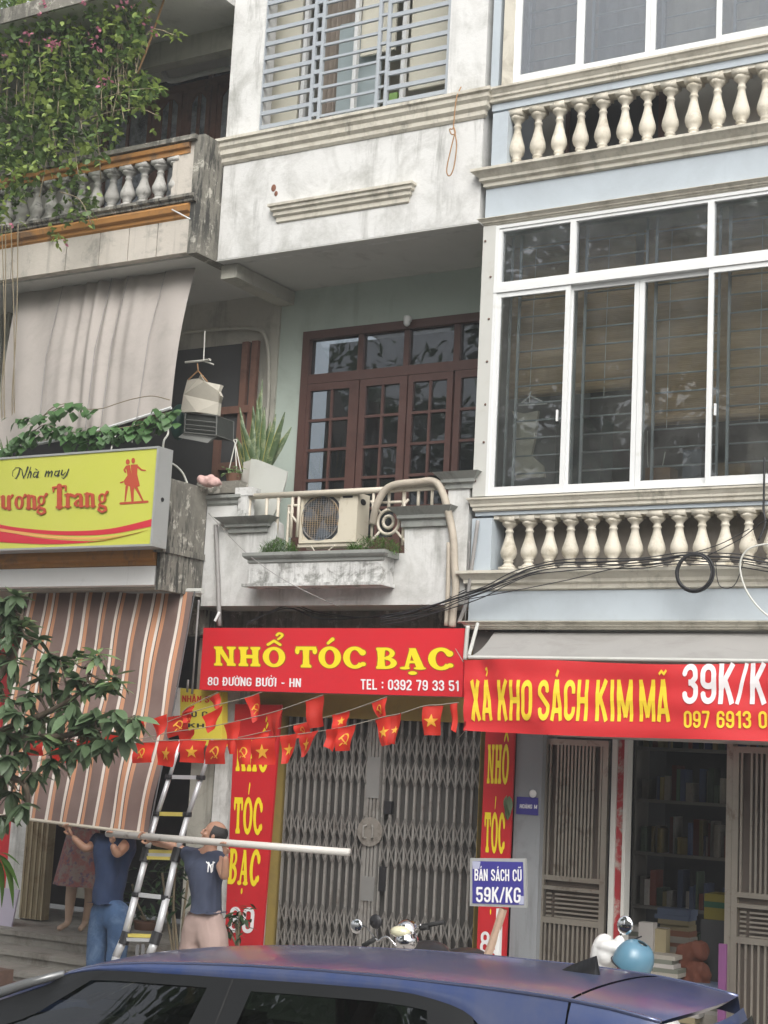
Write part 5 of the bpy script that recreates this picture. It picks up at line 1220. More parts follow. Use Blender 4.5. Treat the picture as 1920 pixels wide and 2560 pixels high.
# ================================================================== AIR CONDITIONER
za = lambda x, y: (540+x*.2532, 1150+y*.2532)
YA = .045
G_ = lambda x, y: at(*za(x, y), YA)
x0, xm, x1 = G_(828, 600).x, G_(1225, 600).x, G_(1390, 600).x; zT = (G_(850, 345).z+G_(1380, 320).z)/2; zB_ = (G_(830, 828).z+G_(1380, 800).z)/2
dep = at(*za(1508, 600), X=x1).y-YA
ac = thing('air_conditioner', 'yellowed outdoor air conditioner unit with round fan guard on the balcony', 'air conditioner', ((x0+x1)/2, YA, zB_))
mb = MB(); mb.box(x0, xm, YA+.02, YA+dep, zB_, zT); mb.box(x0, x0+.03, YA, YA+.02, zB_, zT); mb.box(xm-.02, xm, YA, YA+.02, zB_, zT)
mb.box(x0+.03, xm-.02, YA+.0005, YA+.02, zB_, zB_+.03); mb.box(x0+.03, xm-.02, YA+.0005, YA+.02, zT-.03, zT); mb.box(xm+.001, x1, YA-.004, YA+dep, zB_, zT); mb.build('casing', M['ac'], ac)
cx, cz = (x0+xm)/2+.0, (zT+zB_)/2; rr = min(xm-x0, zT-zB_)/2-.018
mb = MB(); mb.lathe((cx, YA+.019, cz), [(rr+.03, 0), (rr+.0, -.0008)], 32, 'Y'); mb.build('fan_cavity', M['acdark'], ac)
mb = MB()
for i in range(-7, 8):
    t = i*rr/7.6; h = math.sqrt(max(rr*rr-t*t, 0)); mb.tube([(cx+t, YA+.006, cz-h), (cx+t, YA+.003, cz), (cx+t, YA+.006, cz+h)], .0035, 4)
for i in range(-11, 12):
    t = i*rr/11.6; h = math.sqrt(max(rr*rr-t*t, 0)); mb.tube([(cx-h, YA+.008, cz+t), (cx+h, YA+.008, cz+t)], .0025, 4)
mb.tube([(cx+rr*math.cos(t), YA+.006, cz+rr*math.sin(t)) for t in [2*math.pi*i/32 for i in range(33)]], .008, 5, False)
tag(mb.build('fan_guard', M['acgrille'], ac), kind='stuff')
mb = MB()
for k_ in range(3):
    t0 = k_*2*math.pi/3+.5
    pts = [(cx+r*math.cos(t0+s), YA+.0165, cz+r*math.sin(t0+s)) for r, s in ((.04, 0), (rr*.6, -.25), (rr*.92, -.1), (rr*.92, .6), (rr*.6, .75), (.04, 1.2))]; mb.prism(pts, (0, .001, 0))
mb.build('fan_blades', mat('pale fan blade', (.15, .17, .19), .5), ac)
mb = MB(); mb.box(xm+.02, xm+.13, YA-.0065, YA-.0045, zT-.05, zT-.03); mb.build('vent_slot', M['black'], ac)
MB().ell((x1+.002, YA+dep*.45, zT-.08), .006, .05, .03).build('side_handle', M['black'], ac)
mb = MB(); mb.obox((x0-.02, YA+.03, zB_-.02), (x1+.03, YA+.03, zB_-.02), .03, .03); mb.obox((x0-.02, YA+dep-.03, zB_-.02), (x1+.03, YA+dep-.03, zB_-.02), .03, .03)
mb.tube([(x0+.15, YA, zB_-.03), (cx+.05, YA, zB_-.2)], .006, 5); mb.tube([(xm-.05, YA, zB_-.03), (cx-.05, YA, zB_-.2)], .006, 5); mb.build('bracket', M['rail'], ac)

# security camera on the door head
p = at(*(400+.5063*1222, 600+.5063*405), YG-.08)
scm = thing('security_camera', 'small white dome camera above the wooden balcony doors', 'camera', p)
MB().lathe(p, [(.035, .0), (.045, .01), (.045, .05), (.04, .06)], 14).build('mount', M['pvc'], scm, smooth=True)
MB().ell(p+Vector((0, -.01, -.01)), .036, .036, .04).build('dome', M['pvc'], scm, smooth=True)

# ================================================================== PIPES AND CABLES
def tubeobj(name, pts, r, mt, label, cat, n=8, sm=5, group=None):
    o = MB().tube(curve(pts, sm), r, n).build(name, mt, smooth=True); return tag(o, label, cat, group)
q8 = lambda x, y, Y=-.05: at(*z8((x, y)), Y)
tubeobj('insulated_pipe', [q8(985, 350, .0), q8(1005, 255), q8(1050, 170), q8(1110, 135), q8(1230, 122), q8(1325, 118), q8(1372, 190), q8(1402, 300), q8(1425, 420), q8(1432, 560), q8(1440, 700), q8(1428, 800), q8(1420, 912)], .035, M['pipebeige'], 'thick beige wrapped pipe arching over the balcony rail and down the corner', 'pipe', 10)
tubeobj('drain_pipe', [q8(1402, 450), q8(1397, 700), q8(1387, 905)], .022, M['pipebeige'], 'thin beige straight pipe beside the wrapped pipe', 'pipe')
tubeobj('drain_pipe', [q8(1560, 330), q8(1535, 520), q8(1500, 760), q8(1455, 890)], .018, M['pipegrey'], 'thin grey pipe slanting down at the corner of the blue house', 'pipe')
tubeobj('drain_pipe', [q8(1505, 905, -.12), q8(1497, 1000, -.12), q8(1490, 1090, -.12)], .02, M['post'], 'short grey pipe between the red sign and the awning', 'pipe')
tubeobj('drain_pipe', [q8(130, 355), q8(140, 600), q8(150, 905)], .022, M['pipegrey'], 'grey pipe down the left end of the white balcony', 'pipe')
tubeobj('pipe_hook', [q8(150, 830, -.07), q8(135, 860, -.09), q8(124, 880, -.1)], .014, M['pvc'], 'short white hook stub at the foot of the grey pipe', 'hook')
tubeobj('thin_wire', [q8(1515, 440, -.02), q8(1506, 640, -.02), q8(1490, 880, -.02)], .006, M['pipegrey'], 'thin grey wire beside the slanting pipe', 'wire', 5)
tubeobj('thin_wire', [q8(90, 290, -.03), q8(300, 510, -.25), q8(530, 670, -.3), q8(800, 800, -.1)], .004, M['pipegrey'], 'thin wire running diagonally across the planter trough', 'wire', 4)
c1 = lambda x, y, Y=-.16: at(*z1b(x, y), Y)
cb = [c1(-400, 745, -.05), c1(-250, 720, -.05), c1(-100, 680, -.1), c1(0, 640), c1(150, 590), c1(290, 530), c1(400, 482), c1(540, 456), c1(700, 448), c1(850, 447), c1(1000, 440), c1(1100, 428), c1(1200, 416), c1(1350, 420), c1(1500, 428), c1(1659, 452), c1(1800, 470)]
for k_ in range(5):
    j = [p+Vector((0, rnd.uniform(-.03, .03), rnd.uniform(-.008, .008)+(k_-2)*.022)) for i, p in enumerate(cb)]
    tubeobj('utility_cable', j, rnd.choice([.005, .007, .009]), M['cable'], ('lowest', 'second lowest', 'middle', 'second highest', 'highest')[k_] + ' black cable of the bundle along the lower balustrade', 'cable', 6, 4, 'black cables strung along the blue house')
coil = MB(); cc = c1(1270, 492, -.2)
for k_ in range(5):
    r_ = .150+rnd.uniform(-.012, .012); coil.tube([cc+Vector((r_*math.cos(t), rnd.uniform(-.004, .004)+.01*(k_-2), r_*math.sin(t)*1.0)) for t in [2*math.pi*i/30 for i in range(31)]], .009, 5, False)
tag(coil.build('cable_coil', M['cable'], smooth=True), 'black coil of cable hanging from the cable bundle', 'cable coil')
for q in ([c1(30, 640), c1(300, 590), c1(600, 530), c1(850, 470), c1(1180, 430)], [c1(60, 600), c1(200, 560), c1(330, 520), c1(460, 480)], [c1(1300, 420), c1(1500, 320), c1(1620, 230), c1(1700, 190)], [c1(1380, 430), c1(1400, 560), c1(1480, 560), c1(1530, 430)], [c1(1100, 430), c1(1380, 350), c1(1560, 260)]):
    tubeobj('thin_cable', q, .004, M['cable'], 'thin black stray wire looping near the lower balustrade', 'wire', 4, 5, 'stray wires by the lower balustrade')
tubeobj('white_cable', [c1(1750, 340, -.2), c1(1620, 345, -.2), c1(1540, 380, -.2), c1(1510, 460, -.2), c1(1540, 580, -.2), c1(1620, 690, -.2), c1(1720, 760, -.2)], .008, M['wcable'], 'white cable hanging in a wide loop at the picture edge', 'cable', 6)
tubeobj('hanging_cable', [c1(1640, -120, -.1), c1(1638, 20, -.1), c1(1636, 160, -.1), c1(1645, 230, -.12), c1(1610, 320, -.14)], .009, M['cable'], 'black cable hanging down past the main window', 'cable', 6)
for k_ in range(5):
    y0 = rnd.uniform(0, 40)
    tubeobj('thin_cable', [q8(300, 900-y0*.4, -.02), q8(520, 790+y0*.5, .1), q8(700, 830+y0, .2), q8(1000, 860-y0*.2, .2), q8(1300, 790+y0*.4, .1), q8(1500, 700+y0, -.1)], .005, M['cable'], 'thin dark wire sagging under the white balcony', 'wire', 4, 5, 'wires sagging under the white balcony')
zz2 = lambda x, y: (540+x*.4219, y*.4219)
E2 = lambda x, y, Y=-.13: at(*zz2(x, y), Y)
tubeobj('cord_loop', [E2(1452, 515, -.03), E2(1425, 580, -.13), E2(1412, 690), E2(1405, 760), E2(1385, 765), E2(1395, 795), E2(1418, 790), E2(1408, 755), E2(1425, 850), E2(1415, 960), E2(1400, 1020), E2(1383, 1042), E2(1368, 1025), E2(1370, 980), E2(1392, 880), E2(1412, 800)], .0065, M['rope'], 'orange brown cord hanging in a long loop from the sill moulding', 'cord', 5)
z1f = lambda x, y, Y: at(x*.3858, y*.3858, Y)
tubeobj('bamboo_pole', [z1f(1065, -10, -.45), z1f(985, 230, -.4), z1f(890, 480, -.35)], .013, M['rope'], 'thin orange pole rising out of the bougainvillea', 'pole', 6)
tubeobj('ac_pipe', [z1f(1095, 370, .9), z1f(1062, 390, .95), z1f(1062, 470, .95), z1f(1110, 525, .95), z1f(1280, 485, .95), z1f(1490, 440, .95)], .03, M['pvc'], 'white bent pipe in front of the old wooden windows', 'pipe', 8)
tubeobj('broken_stick', [z1f(1115, 1358, -.55), z1f(1230, 1418, -.75)], .008, M['pvc'], 'pale stick jutting from the weathered upper balcony edge', 'stick', 5)
tubeobj('wall_conduit', [at(455, 832, YB-.06), at(560, 822, YB-.06), at(640, 822, YB-.06), at(664, 845, YB-.06), at(672, 900, YB-.06), at(670, 1010, YB-.06), at(660, 1100, YB-.06)], .022, M['beigew'], 'aged pipe bending round the dark lower doorway', 'pipe', 8)
tubeobj('flex_conduit', [at(418, 1065, -.4), at(420, 1085, -.5), at(409, 1105, -.6), at(411, 1145, -.6), at(440, 1165, -.4), at(458, 1185, -.3), at(470, 1215, -.25)], .011, M['wcable'], 'pale cable curling behind the lime sign', 'cable', 6)
for p0, p1, g_ in (((278, 1118), (290, 1085), 0), ((330, 1100), (336, 1060), 0)):
    tubeobj('sign_stay', [at(p0[0], p0[1]+5, -.85), at(p1[0], p1[1], -.6)], .008, M['wcable'], ('left' if p0[0] < 300 else 'right') + ' one of two short pale stay rods above the lime sign', 'rod', 5, 3, 'stay rods above the lime sign')
for a_, b_, l_ in (((497, 1500), (480, 1735), 'long grey rod hanging down to the yellow box sign'), ((470, 1700), (468, 1730), 'short grey rod stub on top of the yellow box sign')):
    tubeobj('sign_wire', [at(a_[0], a_[1], -.1), at(b_[0], b_[1], -.05)], .011, M['pipegrey'], l_, 'rod', 6, 2, 'rods holding the yellow box sign')
# long roots/wires hanging at the far left
for k_, (x0_, x1_) in enumerate(((4, 10), (27, 35), (45, 30), (14, 4))):
    tubeobj('hanging_vine', [at(x0_, 560, -.5), at((x0_+x1_)/2+4, 800, -.5), at(x1_, 1000, -.5), at(x1_+6, 1110, -.5)], .006, M['stem'], 'thin dry vine hanging past the grey shade, ' + ('leftmost of the four at its top', 'third of the four from the left edge', 'rightmost of the four at its top', 'second of the four from the left edge')[k_], 'vine', 5, 4, 'dry vines at the left edge')

# ================================================================== CLOTH SHADES
t = thing('sunshade', 'grey cloth shade hanging slanted across the lower balcony', 'sunshade', (-11, -.4, 5.4))
def shade(u, v):
    # v 0 bottom .. 1 top
    TLp, TRp = at(45, 722, .15), at(492, 650, .15); BLp, BRp = at(-8, 1128, -.62), at(430, 1020, -.62)
    a_ = BLp.lerp(BRp, u); b_ = TLp.lerp(TRp, u); p = a_.lerp(b_, v)
    if v < .12: p.z += .13*(u > .55)*0
    f = math.exp(-((u-.52)**2)/.03)
    p.y += .035*f*math.sin(u*85)*(.3+v*.7)+.012*math.sin(u*30+v*3)+.06*math.sin(v*math.pi)*-1
    p.z -= .06*math.sin(u*math.pi)*(1-v)
    return p
MB().grid(shade, 130, 24).build('shade_cloth', M['tarp'], t, smooth=True)
mb = MB()
p0, p1 = shade(0, 1), shade(1, 1); mb.tube([p0+Vector((-.1, 0, .02)), p1+Vector((.05, 0, .02))], .018, 6); mb.build('top_rod', M['pipegrey'], t)
mb = MB(); p0, p1 = shade(0, 0), shade(1, 0); mb.tube([p0, shade(.5, 0), p1], .015, 6); mb.build('bottom_rod', M['pvc'], t)
for u in (.29, .57, .66, .86): MB().tube([shade(u, 1)+Vector((0, -.03, 0)), shade(u-.02, .5)+Vector((0, -.045, 0)), shade(u-.03, 0)+Vector((0, -.05, 0))], .004, 4).build('pull_cord', M['pipegrey'], t)

# striped tarp with UV across its width
st = thing('striped_awning', 'brown, orange and white striped tarp held out over the left shop by two men', 'awning', (-10.4, -.5, 1.75))
TL_, TR_, BL_, BR_ = at(72, 1478, -.25), at(484, 1478, -.25), at(-38, 2034, -1.3), at(372, 2086, -1.3)
def tarp(u, v):
    p = BL_.lerp(BR_, u).lerp(TL_.lerp(TR_, u), v)
    p.z -= .05*math.sin(v*math.pi); p.y -= .03*math.sin(v*math.pi)
    p.x += .018*math.sin(v*9+u*4)*(1-v)+.03*math.sin(v*math.pi)
    p.y += .010*math.sin(u*34+2*math.sin(v*5))*(1-v*.7)+.010*math.sin(v*14+u*9)
    return p
nu, nv = 110, 36
mb = MB().grid(tarp, nu, nv); so_ = mb.build('striped_cloth', M['stripes'], st, smooth=True)
uvl = so_.data.uv_layers.new(name='u')
for poly_ in so_.data.polygons:
    for li in poly_.loop_indices:
        vi = so_.data.loops[li].vertex_index; uvl.data[li].uv = ((vi//(nv+1))/nu, (vi % (nv+1))/nv)
mb = MB(); mb.tube([tarp(0, 1)+Vector((-.2, .02, 0)), tarp(1, 1)+Vector((.1, .02, 0))], .03, 8); mb.build('roller_tube', M['post'], st)
MB().tube([tarp(0, 0), tarp(.5, 0), tarp(1, 0)], .016, 6).build('bottom_hem', M['rail'], st)
MB().tube([tarp(1, 1)+Vector((.02, 0, 0)), tarp(1, .5)+Vector((.012, -.01, 0)), tarp(1, 0)], .008, 5).build('edge_cord', M['black'], st)
# long pole they lift
pl0, pl1 = at(268, 2084, -1.40), at(874, 2131, -1.40)
mb = MB(); mb.tube([pl0, pl1], .030, 12); pole = tag(mb.build('awning_pole', mat('scuffed white pole paint', (.56, .54, .50), .45, .06, 10, dirt=(.25, .2, .16), dlo=.6, dhi=.7, ds=5), smooth=True), 'long dented white metal pole carried level by two men', 'pole')

# ================================================================== BUNTING
def star(): return [[(0+.5*math.cos(rad(90+36*i))*(1 if i % 2 == 0 else .4), .5*math.sin(rad(90+36*i))*(1 if i % 2 == 0 else .4)) for i in range(10)]]
def sickle(): return g_rib([(.0+.34*math.cos(rad(a)), .02+.36*math.sin(rad(a))) for a in range(115, -105, -20)], [.03, .07, .1, .12, .12, .12, .11, .1, .08, .07, .06]) + g_rib([(-.1, -.28), (-.28, -.42)], .09) + g_rib([(-.3, .16), (.3, -.38)], .09) + g_rib([(-.38, .06), (-.14, .28)], .14)
YFg = -1.6
def flag(parent, pts, emblem, Y, curl=0.0):
    """pts: TL, TR, BR, BL pixels"""
    P_ = [at(x, y, Y) for x, y in pts]
    ph = rnd.uniform(0, 6)
    def f(u, v):
        p = P_[3].lerp(P_[2], u).lerp(P_[0].lerp(P_[1], u), v); p.y += .018*math.sin(u*5+ph)*(1-v*.5)+.012*math.sin(v*6+ph*2)+curl*(1-v)*.05; return p
    o = MB().grid(f, 7, 8).build('flag', M['flag'], parent, smooth=True)
    if emblem:
        sh = star() if emblem == 's' else sickle(); vs = []; fs = []
        asp = (P_[1]-P_[0]).length/max((P_[0]-P_[3]).length, .01); k = .62
        for i, q in enumerate(sh):
            n = len(vs)
            for a_, b_ in q:
                u = .5+a_*k/max(asp, .75); v = .48+b_*k*min(asp, 1.0); vs.append(f(min(max(u, 0), 1), v)+Vector((0, -.006-i*2e-5, 0)))
            fs.append(tuple(range(n, n+len(q))))
        MB().add(vs, fs).build('emblem', M['emblem'], o)
def R4(x0, y0, x1, y1, sk=0, tl=0): return [(x0, y0+tl), (x1, y0), (x1+sk, y1), (x0+sk, y1+tl*.5)]
def T3(x0, y0, x1, y1, ax, ay): return [(x0, y0), (x1, y1), (ax+6, ay), (ax-6, ay)]
def bunting(label, cord, flags, Y):
    p = [at(x, y, Y) for x, y in cord]
    t = thing('bunting', label, 'bunting', p[len(p)//2], 'strings of red flags across the shop fronts')
    MB().tube(curve(p, 4), .0035, 4).build('cord', M['string'], t)
    for q, e in flags: flag(t, q, e, Y)
bunting('shortest flag string, from the yellow box sign up to the red shop sign', [(454, 1782), (478, 1763), (545, 1731)], [(T3(523, 1747, 548, 1733, 543, 1773), None), ([(452, 1779), (484, 1763), (482, 1782), (454, 1788)], None)], YFg)
bunting('uppermost flag string, tied under the address line of the red shop sign', [(400, 1812), (491, 1777), (560, 1758), (616, 1744), (655, 1730)],
        [([(507, 1792), (558, 1763), (542, 1812), (524, 1834)], None), ([(614, 1746), (651, 1733), (650, 1790), (636, 1808)], 'k'), ([(419, 1793), (470, 1785), (473, 1826), (423, 1846)], 'k'), ([(455, 1790), (478, 1784), (480, 1805), (462, 1808)], 's'), ([(312, 1806), (362, 1800), (356, 1818), (326, 1826)], None)], YFg-.02)
bunting('flag string rising to the middle of the red shop sign, with plain folded flags', [(330, 1852), (420, 1832), (489, 1822), (560, 1810), (650, 1789), (706, 1773), (808, 1737)],
        [([(448, 1832), (489, 1823), (481, 1850), (450, 1882)], None), ([(558, 1812), (600, 1802), (586, 1885), (572, 1886)], None), ([(664, 1786), (706, 1773), (690, 1854), (684, 1852)], None), ([(763, 1753), (808, 1738), (808, 1815), (774, 1822)], None), ([(380, 1800), (418, 1785), (410, 1828), (392, 1852)], None)], YFg-.05)
bunting('flag string crossing the gate up to the end of the red shop sign', [(560, 1852), (650, 1832), (735, 1812), (777, 1803), (874, 1776), (967, 1742)],
        [([(734, 1814), (777, 1803), (776, 1838), (740, 1846)], 'k'), ([(831, 1788), (874, 1776), (868, 1815), (835, 1828)], 's'), ([(926, 1758), (967, 1743), (964, 1792), (946, 1800)], 'k'), ([(630, 1838), (672, 1824), (668, 1862), (640, 1868)], None)], YFg-.03)
low = [(190, 1846), (250, 1852), (320, 1858), (395, 1852), (456, 1850), (520, 1848), (600, 1848), (702, 1840), (800, 1828), (885, 1812), (960, 1792), (1004, 1783), (1060, 1765), (1100, 1762), (1146, 1756)]
bunting('longest and lowest flag string, from the tree past the ladder to the banner', low,
        [([(395, 1852), (450, 1853), (432, 1918), (390, 1912)], 's'), ([(458, 1850), (514, 1852), (506, 1908), (448, 1905)], 's'), ([(519, 1850), (568, 1850), (562, 1910), (508, 1910)], 'k'), ([(586, 1850), (628, 1848), (626, 1912), (596, 1910)], 'k'), ([(630, 1850), (688, 1842), (684, 1912), (628, 1912)], 's'),
         ([(702, 1840), (748, 1834), (724, 1908), (706, 1910)], 's'), ([(749, 1836), (798, 1826), (764, 1890), (752, 1893)], 's'), ([(818, 1824), (848, 1820), (836, 1880), (812, 1866)], None), ([(844, 1822), (888, 1812), (874, 1876), (840, 1878)], 'k'),
         ([(936, 1800), (980, 1790), (976, 1862), (952, 1866)], 's'), ([(978, 1792), (1004, 1782), (990, 1862), (974, 1858)], 's'), ([(1056, 1766), (1106, 1764), (1098, 1838), (1060, 1838)], 's'), ([(1126, 1762), (1144, 1757), (1138, 1832), (1128, 1820)], None),
         ([(332, 1858), (386, 1856), (378, 1906), (328, 1908)], 'k'), ([(232, 1830), (330, 1834), (320, 1868), (226, 1866)], None), ([(190, 1848), (232, 1852), (226, 1906), (186, 1902)], None), ([(130, 1850), (180, 1850), (176, 1908), (126, 1904)], None), ([(60, 1846), (110, 1846), (108, 1890), (60, 1888)], None)], YFg-.07)

# ================================================================== LADDER
YLd = -1.05
z3 = lambda x, y: (x*.3737, 2000+y*.3737)
lad = thing('ladder', 'silver telescopic ladder leaning up between the two men', 'ladder', at(300, 2390, YLd-.35))
def lp(x, y, lean=None):
    # lean: nearer at the foot
    k = (y-1900)/500.0
    return at(x, y, YLd-.45*k)
mb = MB()
sizes = [(790, 1060, 905, 640, .042), (895, 640, 970, 390, .038), (985, 330, 1040, 90, .034)]
secL = [((300-5, 2395), (338, 2240)), ((338, 2238), (363, 2146)), ((366, 2122), (392, 2034)), ((394, 2034), (425, 1935)), ((426, 1930), (455, 1830))]
secR = [((374, 2380), (410, 2262)), ((411, 2258), (437, 2152)), ((440, 2125), (466, 2040)), ((468, 2038), (500, 1930)), ((502, 1925), (530, 1830))]
secL = [((290, 2392), (312, 2342)), ((312, 2340), (340, 2236)), ((341, 2234), (364, 2146)), ((366, 2130), (393, 2034)), ((394, 2033), (424, 1942)), ((425, 1940), (452, 1850))]
secR = [((374, 2386), (389, 2350)), ((390, 2346), (416, 2246)), ((417, 2244), (437, 2152)), ((440, 2140), (470, 2036)), ((471, 2035), (503, 1944)), ((504, 1942), (532, 1850))]
for k_, (A_, B2) in enumerate(zip(secL, secR)):
    r_ = .036-.0035*k_
    for q in (A_, B2): MB().tube([lp(*q[0]), lp(*q[1])], r_, 12).build('rail_tube', M['alu'], lad, smooth=True)
for k_, (l_, r_) in enumerate((((341, 2236), (414, 2244)), ((393, 2034), (468, 2036)), ((424, 1942), (502, 1944)))):
    m1 = M['alu'] if k_ != 1 else M['ladyel']
    MB().obox(lp(*l_)+Vector((.02, 0, 0)), lp(*r_), .03, .035).build('rung', m1, lad)
    for q in (l_, r_): MB().lathe(lp(*q)-Vector((0, 0, .02)), [(.04, 0), (.042, .02), (.04, .04)], 12).build('joint_collar', M['black'], lad)
for y0, n_, xl, xr, gap in ((2128, 3, 372, 436, 8), (2338, 2, 320, 384, 10)):
    for i in range(n_): MB().obox(lp(xl-i*2, y0+i*gap), lp(xr-i*2, y0+i*gap+2), .05, .028).build('stacked_rung', M['ladyel'] if (i+(n_ == 2)) % 2 == (n_ == 2) else M['alu'], lad)
    for xq in (xl-6, xr+6): MB().tube([lp(xq+4, y0-8), lp(xq-6, y0+n_*gap+3)], .046, 12).build('joint_block', M['black'], lad)
MB().obox(lp(345, 2362), lp(340, 2410), .03, .03).build('strut', M['black'], lad); MB().obox(lp(357, 2362), lp(356, 2410), .03, .03).build('strut', M['black'], lad)
MB().tube([lp(290, 2392), Vector((lp(270, 2470).x, lp(270, 2470).y, .13))], .036, 10).build('rail_tube', M['alu'], lad); MB().tube([lp(374, 2386), Vector((lp(352, 2470).x, lp(352, 2470).y, .13))], .036, 10).build('rail_tube', M['alu'], lad)

# ================================================================== PEOPLE
def skin(J, E_, root, sub=2):
    names = list(J); me = bpy.data.meshes.new('s'); me.from_pydata([J[n][0] for n in names], [(names.index(a), names.index(b)) for a, b in E_], [])
    o = bpy.data.objects.new('s', me); COL.objects.link(o)
    md = o.modifiers.new('k', 'SKIN'); md.use_smooth_shade = True
    sv = me.skin_vertices[0].data
    for i, n in enumerate(names):
        r_ = J[n][1]; sv[i].radius = r_ if isinstance(r_, tuple) else (r_, r_); sv[i].use_root = (n == root)
    sb = o.modifiers.new('s', 'SUBSURF'); sb.levels = sub; sb.render_levels = sub
    dg = bpy.context.evaluated_depsgraph_get(); m2 = bpy.data.meshes.new_from_object(o.evaluated_get(dg))
    vs = [v.co.copy() for v in m2.vertices]; fs = [tuple(p.vertices) for p in m2.polygons]
    bpy.data.objects.remove(o); bpy.data.meshes.remove(me); bpy.data.meshes.remove(m2); return vs, fs
def remesh(parts, voxel, smooth_it=3):
    mb = MB()
    for v, f in parts: mb.add(v, f)
    me = bpy.data.meshes.new('r'); me.from_pydata(mb.v, [], mb.f); o = bpy.data.objects.new('r', me); COL.objects.link(o)
    md = o.modifiers.new('r', 'REMESH'); md.mode = 'VOXEL'; md.voxel_size = voxel; md.use_smooth_shade = True
    if smooth_it: sm = o.modifiers.new('m', 'SMOOTH'); sm.iterations = smooth_it; sm.factor = .5
    dg = bpy.context.evaluated_depsgraph_get(); m2 = bpy.data.meshes.new_from_object(o.evaluated_get(dg))
    r_ = MB(); r_.v = [v.co.copy() for v in m2.vertices]; r_.f = [tuple(p.vertices) for p in m2.polygons]
    bpy.data.objects.remove(o); bpy.data.meshes.remove(me); bpy.data.meshes.remove(m2); return r_
def wrinkle(mb, amp, sc):
    c = [p.copy() for p in mb.v]
    me = bpy.data.meshes.new('w'); me.from_pydata(mb.v, [], mb.f); me.update(); 
    N = [v.normal.copy() for v in me.vertices]; bpy.data.meshes.remove(me)
    for i, p in enumerate(c):
        q = Vector((p.x*sc, p.y*sc, p.z*sc*.55)); mb.v[i] = p + N[i]*amp*(noise.noise(q)+.5*noise.noise(q*2.3))
    return mb
def head_mesh(c, fwd, h=.225, up=Vector((0, 0, 1))):
    fwd = fwd.normalized(); rt = fwd.cross(up).normalized(); u = rt.cross(fwd).normalized(); Mx = Matrix((fwd, rt, u)).transposed()
    P = []
    def e(off, rx, ry, rz, nu=14, nv=10):
        b = MB().ell(c+Mx @ Vector(off), rx, ry, rz, nu, nv, Mx); P.append((b.v, b.f))
    k = h/.225
    e((-.012*k, 0, .025*k), .098*k, .077*k, .092*k); e((.028*k, 0, -.045*k), .058*k, .055*k, .070*k); e((.062*k, 0, -.088*k), .022*k, .026*k, .02*k)
    e((.096*k, 0, -.012*k), .014*k, .011*k, .028*k, 8, 6); e((.103*k, 0, -.026*k), .013*k, .016*k, .011*k, 8, 6)
    for s_ in (-1, 1):
        e((-.01*k, .080*k*s_, -.008*k), .019*k, .009*k, .032*k, 8, 6); e((.082*k, .03*k*s_, .018*k), .01*k, .02*k, .007*k, 8, 6)
        e((.066*k, .045*k*s_, -.022*k), .022*k, .02*k, .02*k, 8, 6)
    e((.086*k, 0, -.060*k), .010*k, .024*k, .008*k, 8, 6)
    return P, Mx
def hand(wrist, d, palm_n, grip, rad_bar, side=1, k=1.0):
    """hand gripping a bar: palm block from wrist along d, five curled fingers around point grip"""
    d = d.normalized(); n = palm_n.normalized(); s = d.cross(n).normalized()*side
    P = []
    kn = wrist + d*.085*k
    v, f = skin({'a': (wrist, (.026*k, .02*k)), 'b': (wrist+d*.045*k, (.038*k, .017*k)), 'c': (kn, (.04*k, .015*k))}, [('a', 'b'), ('b', 'c')], 'a', 1); P.append((v, f))
    for i, L in enumerate((.9, 1.0, .95, .78)):
        b = kn + s*(-.03+.02*i)*k - d*.01
        p1 = b + d*.03*L*k + n*.010*k; p2 = p1 + (d*.2+n*.9).normalized()*.03*L*k; p3 = p2 + (-d*.9+n*.25).normalized()*.024*L*k
        v, f = skin({'r': (b-d*.015, .0095*k), 'a': (p1, .0092*k), 'b': (p2, .0085*k), 'c': (p3, .0075*k)}, [('r', 'a'), ('a', 'b'), ('b', 'c')], 'r', 1); P.append((v, f))
    tb = wrist + d*.03*k - s*.032*k
    t1 = tb + (d*.6-s*.5+n*.6).normalized()*.032*k; t2 = t1 + (d*.5+n*.8+s*.3).normalized()*.03*k
    v, f = skin({'r': (wrist+d*.02*k-s*.012*k, .013*k), 'a': (tb, .0125*k), 'b': (t1, .011*k), 'c': (t2, .0095*k)}, [('r', 'a'), ('a', 'b'), ('b', 'c')], 'r', 1); P.append((v, f))
    return P
V = Vector
def barpt(px): return pl0.lerp(pl1, (px-268)/(874-268))
# ---- man in navy T-shirt
Y1 = -1.22
ground1 = .13
m1 = thing('person', 'balding man in navy T-shirt and pinkish beige shorts lifting the white pole overhead', 'person', (at(513, 2300, Y1).x, Y1, ground1))
J1 = lambda x, y, dy=0: at(x, y, Y1+dy)
hip = J1(514, 2300); hc = J1(534, 2086, .0)
hL, hR = barpt(368)+V((0, .0, -.0)), barpt(578)
shl, shr = J1(477, 2140, .03), J1(549, 2146, .0)
elL = J1(424, 2112, -.04); elR = J1(562, 2196, -.1)
wL = hL + V((.07, .02, -.045)); wR = hR + V((-.0, .02, -.105))
legs = {}
for sgn_, nm in ((-1, 'l'), (1, 'r')):
    hx = hip.x+.085*sgn_; legs[nm] = [V((hx, Y1, hip.z-.05)), V((hx+.03*sgn_, Y1-.02, ground1+.47)), V((hx+.035*sgn_, Y1+.02, ground1+.09)), V((hx+.045*sgn_, Y1-.14, ground1+.03))]
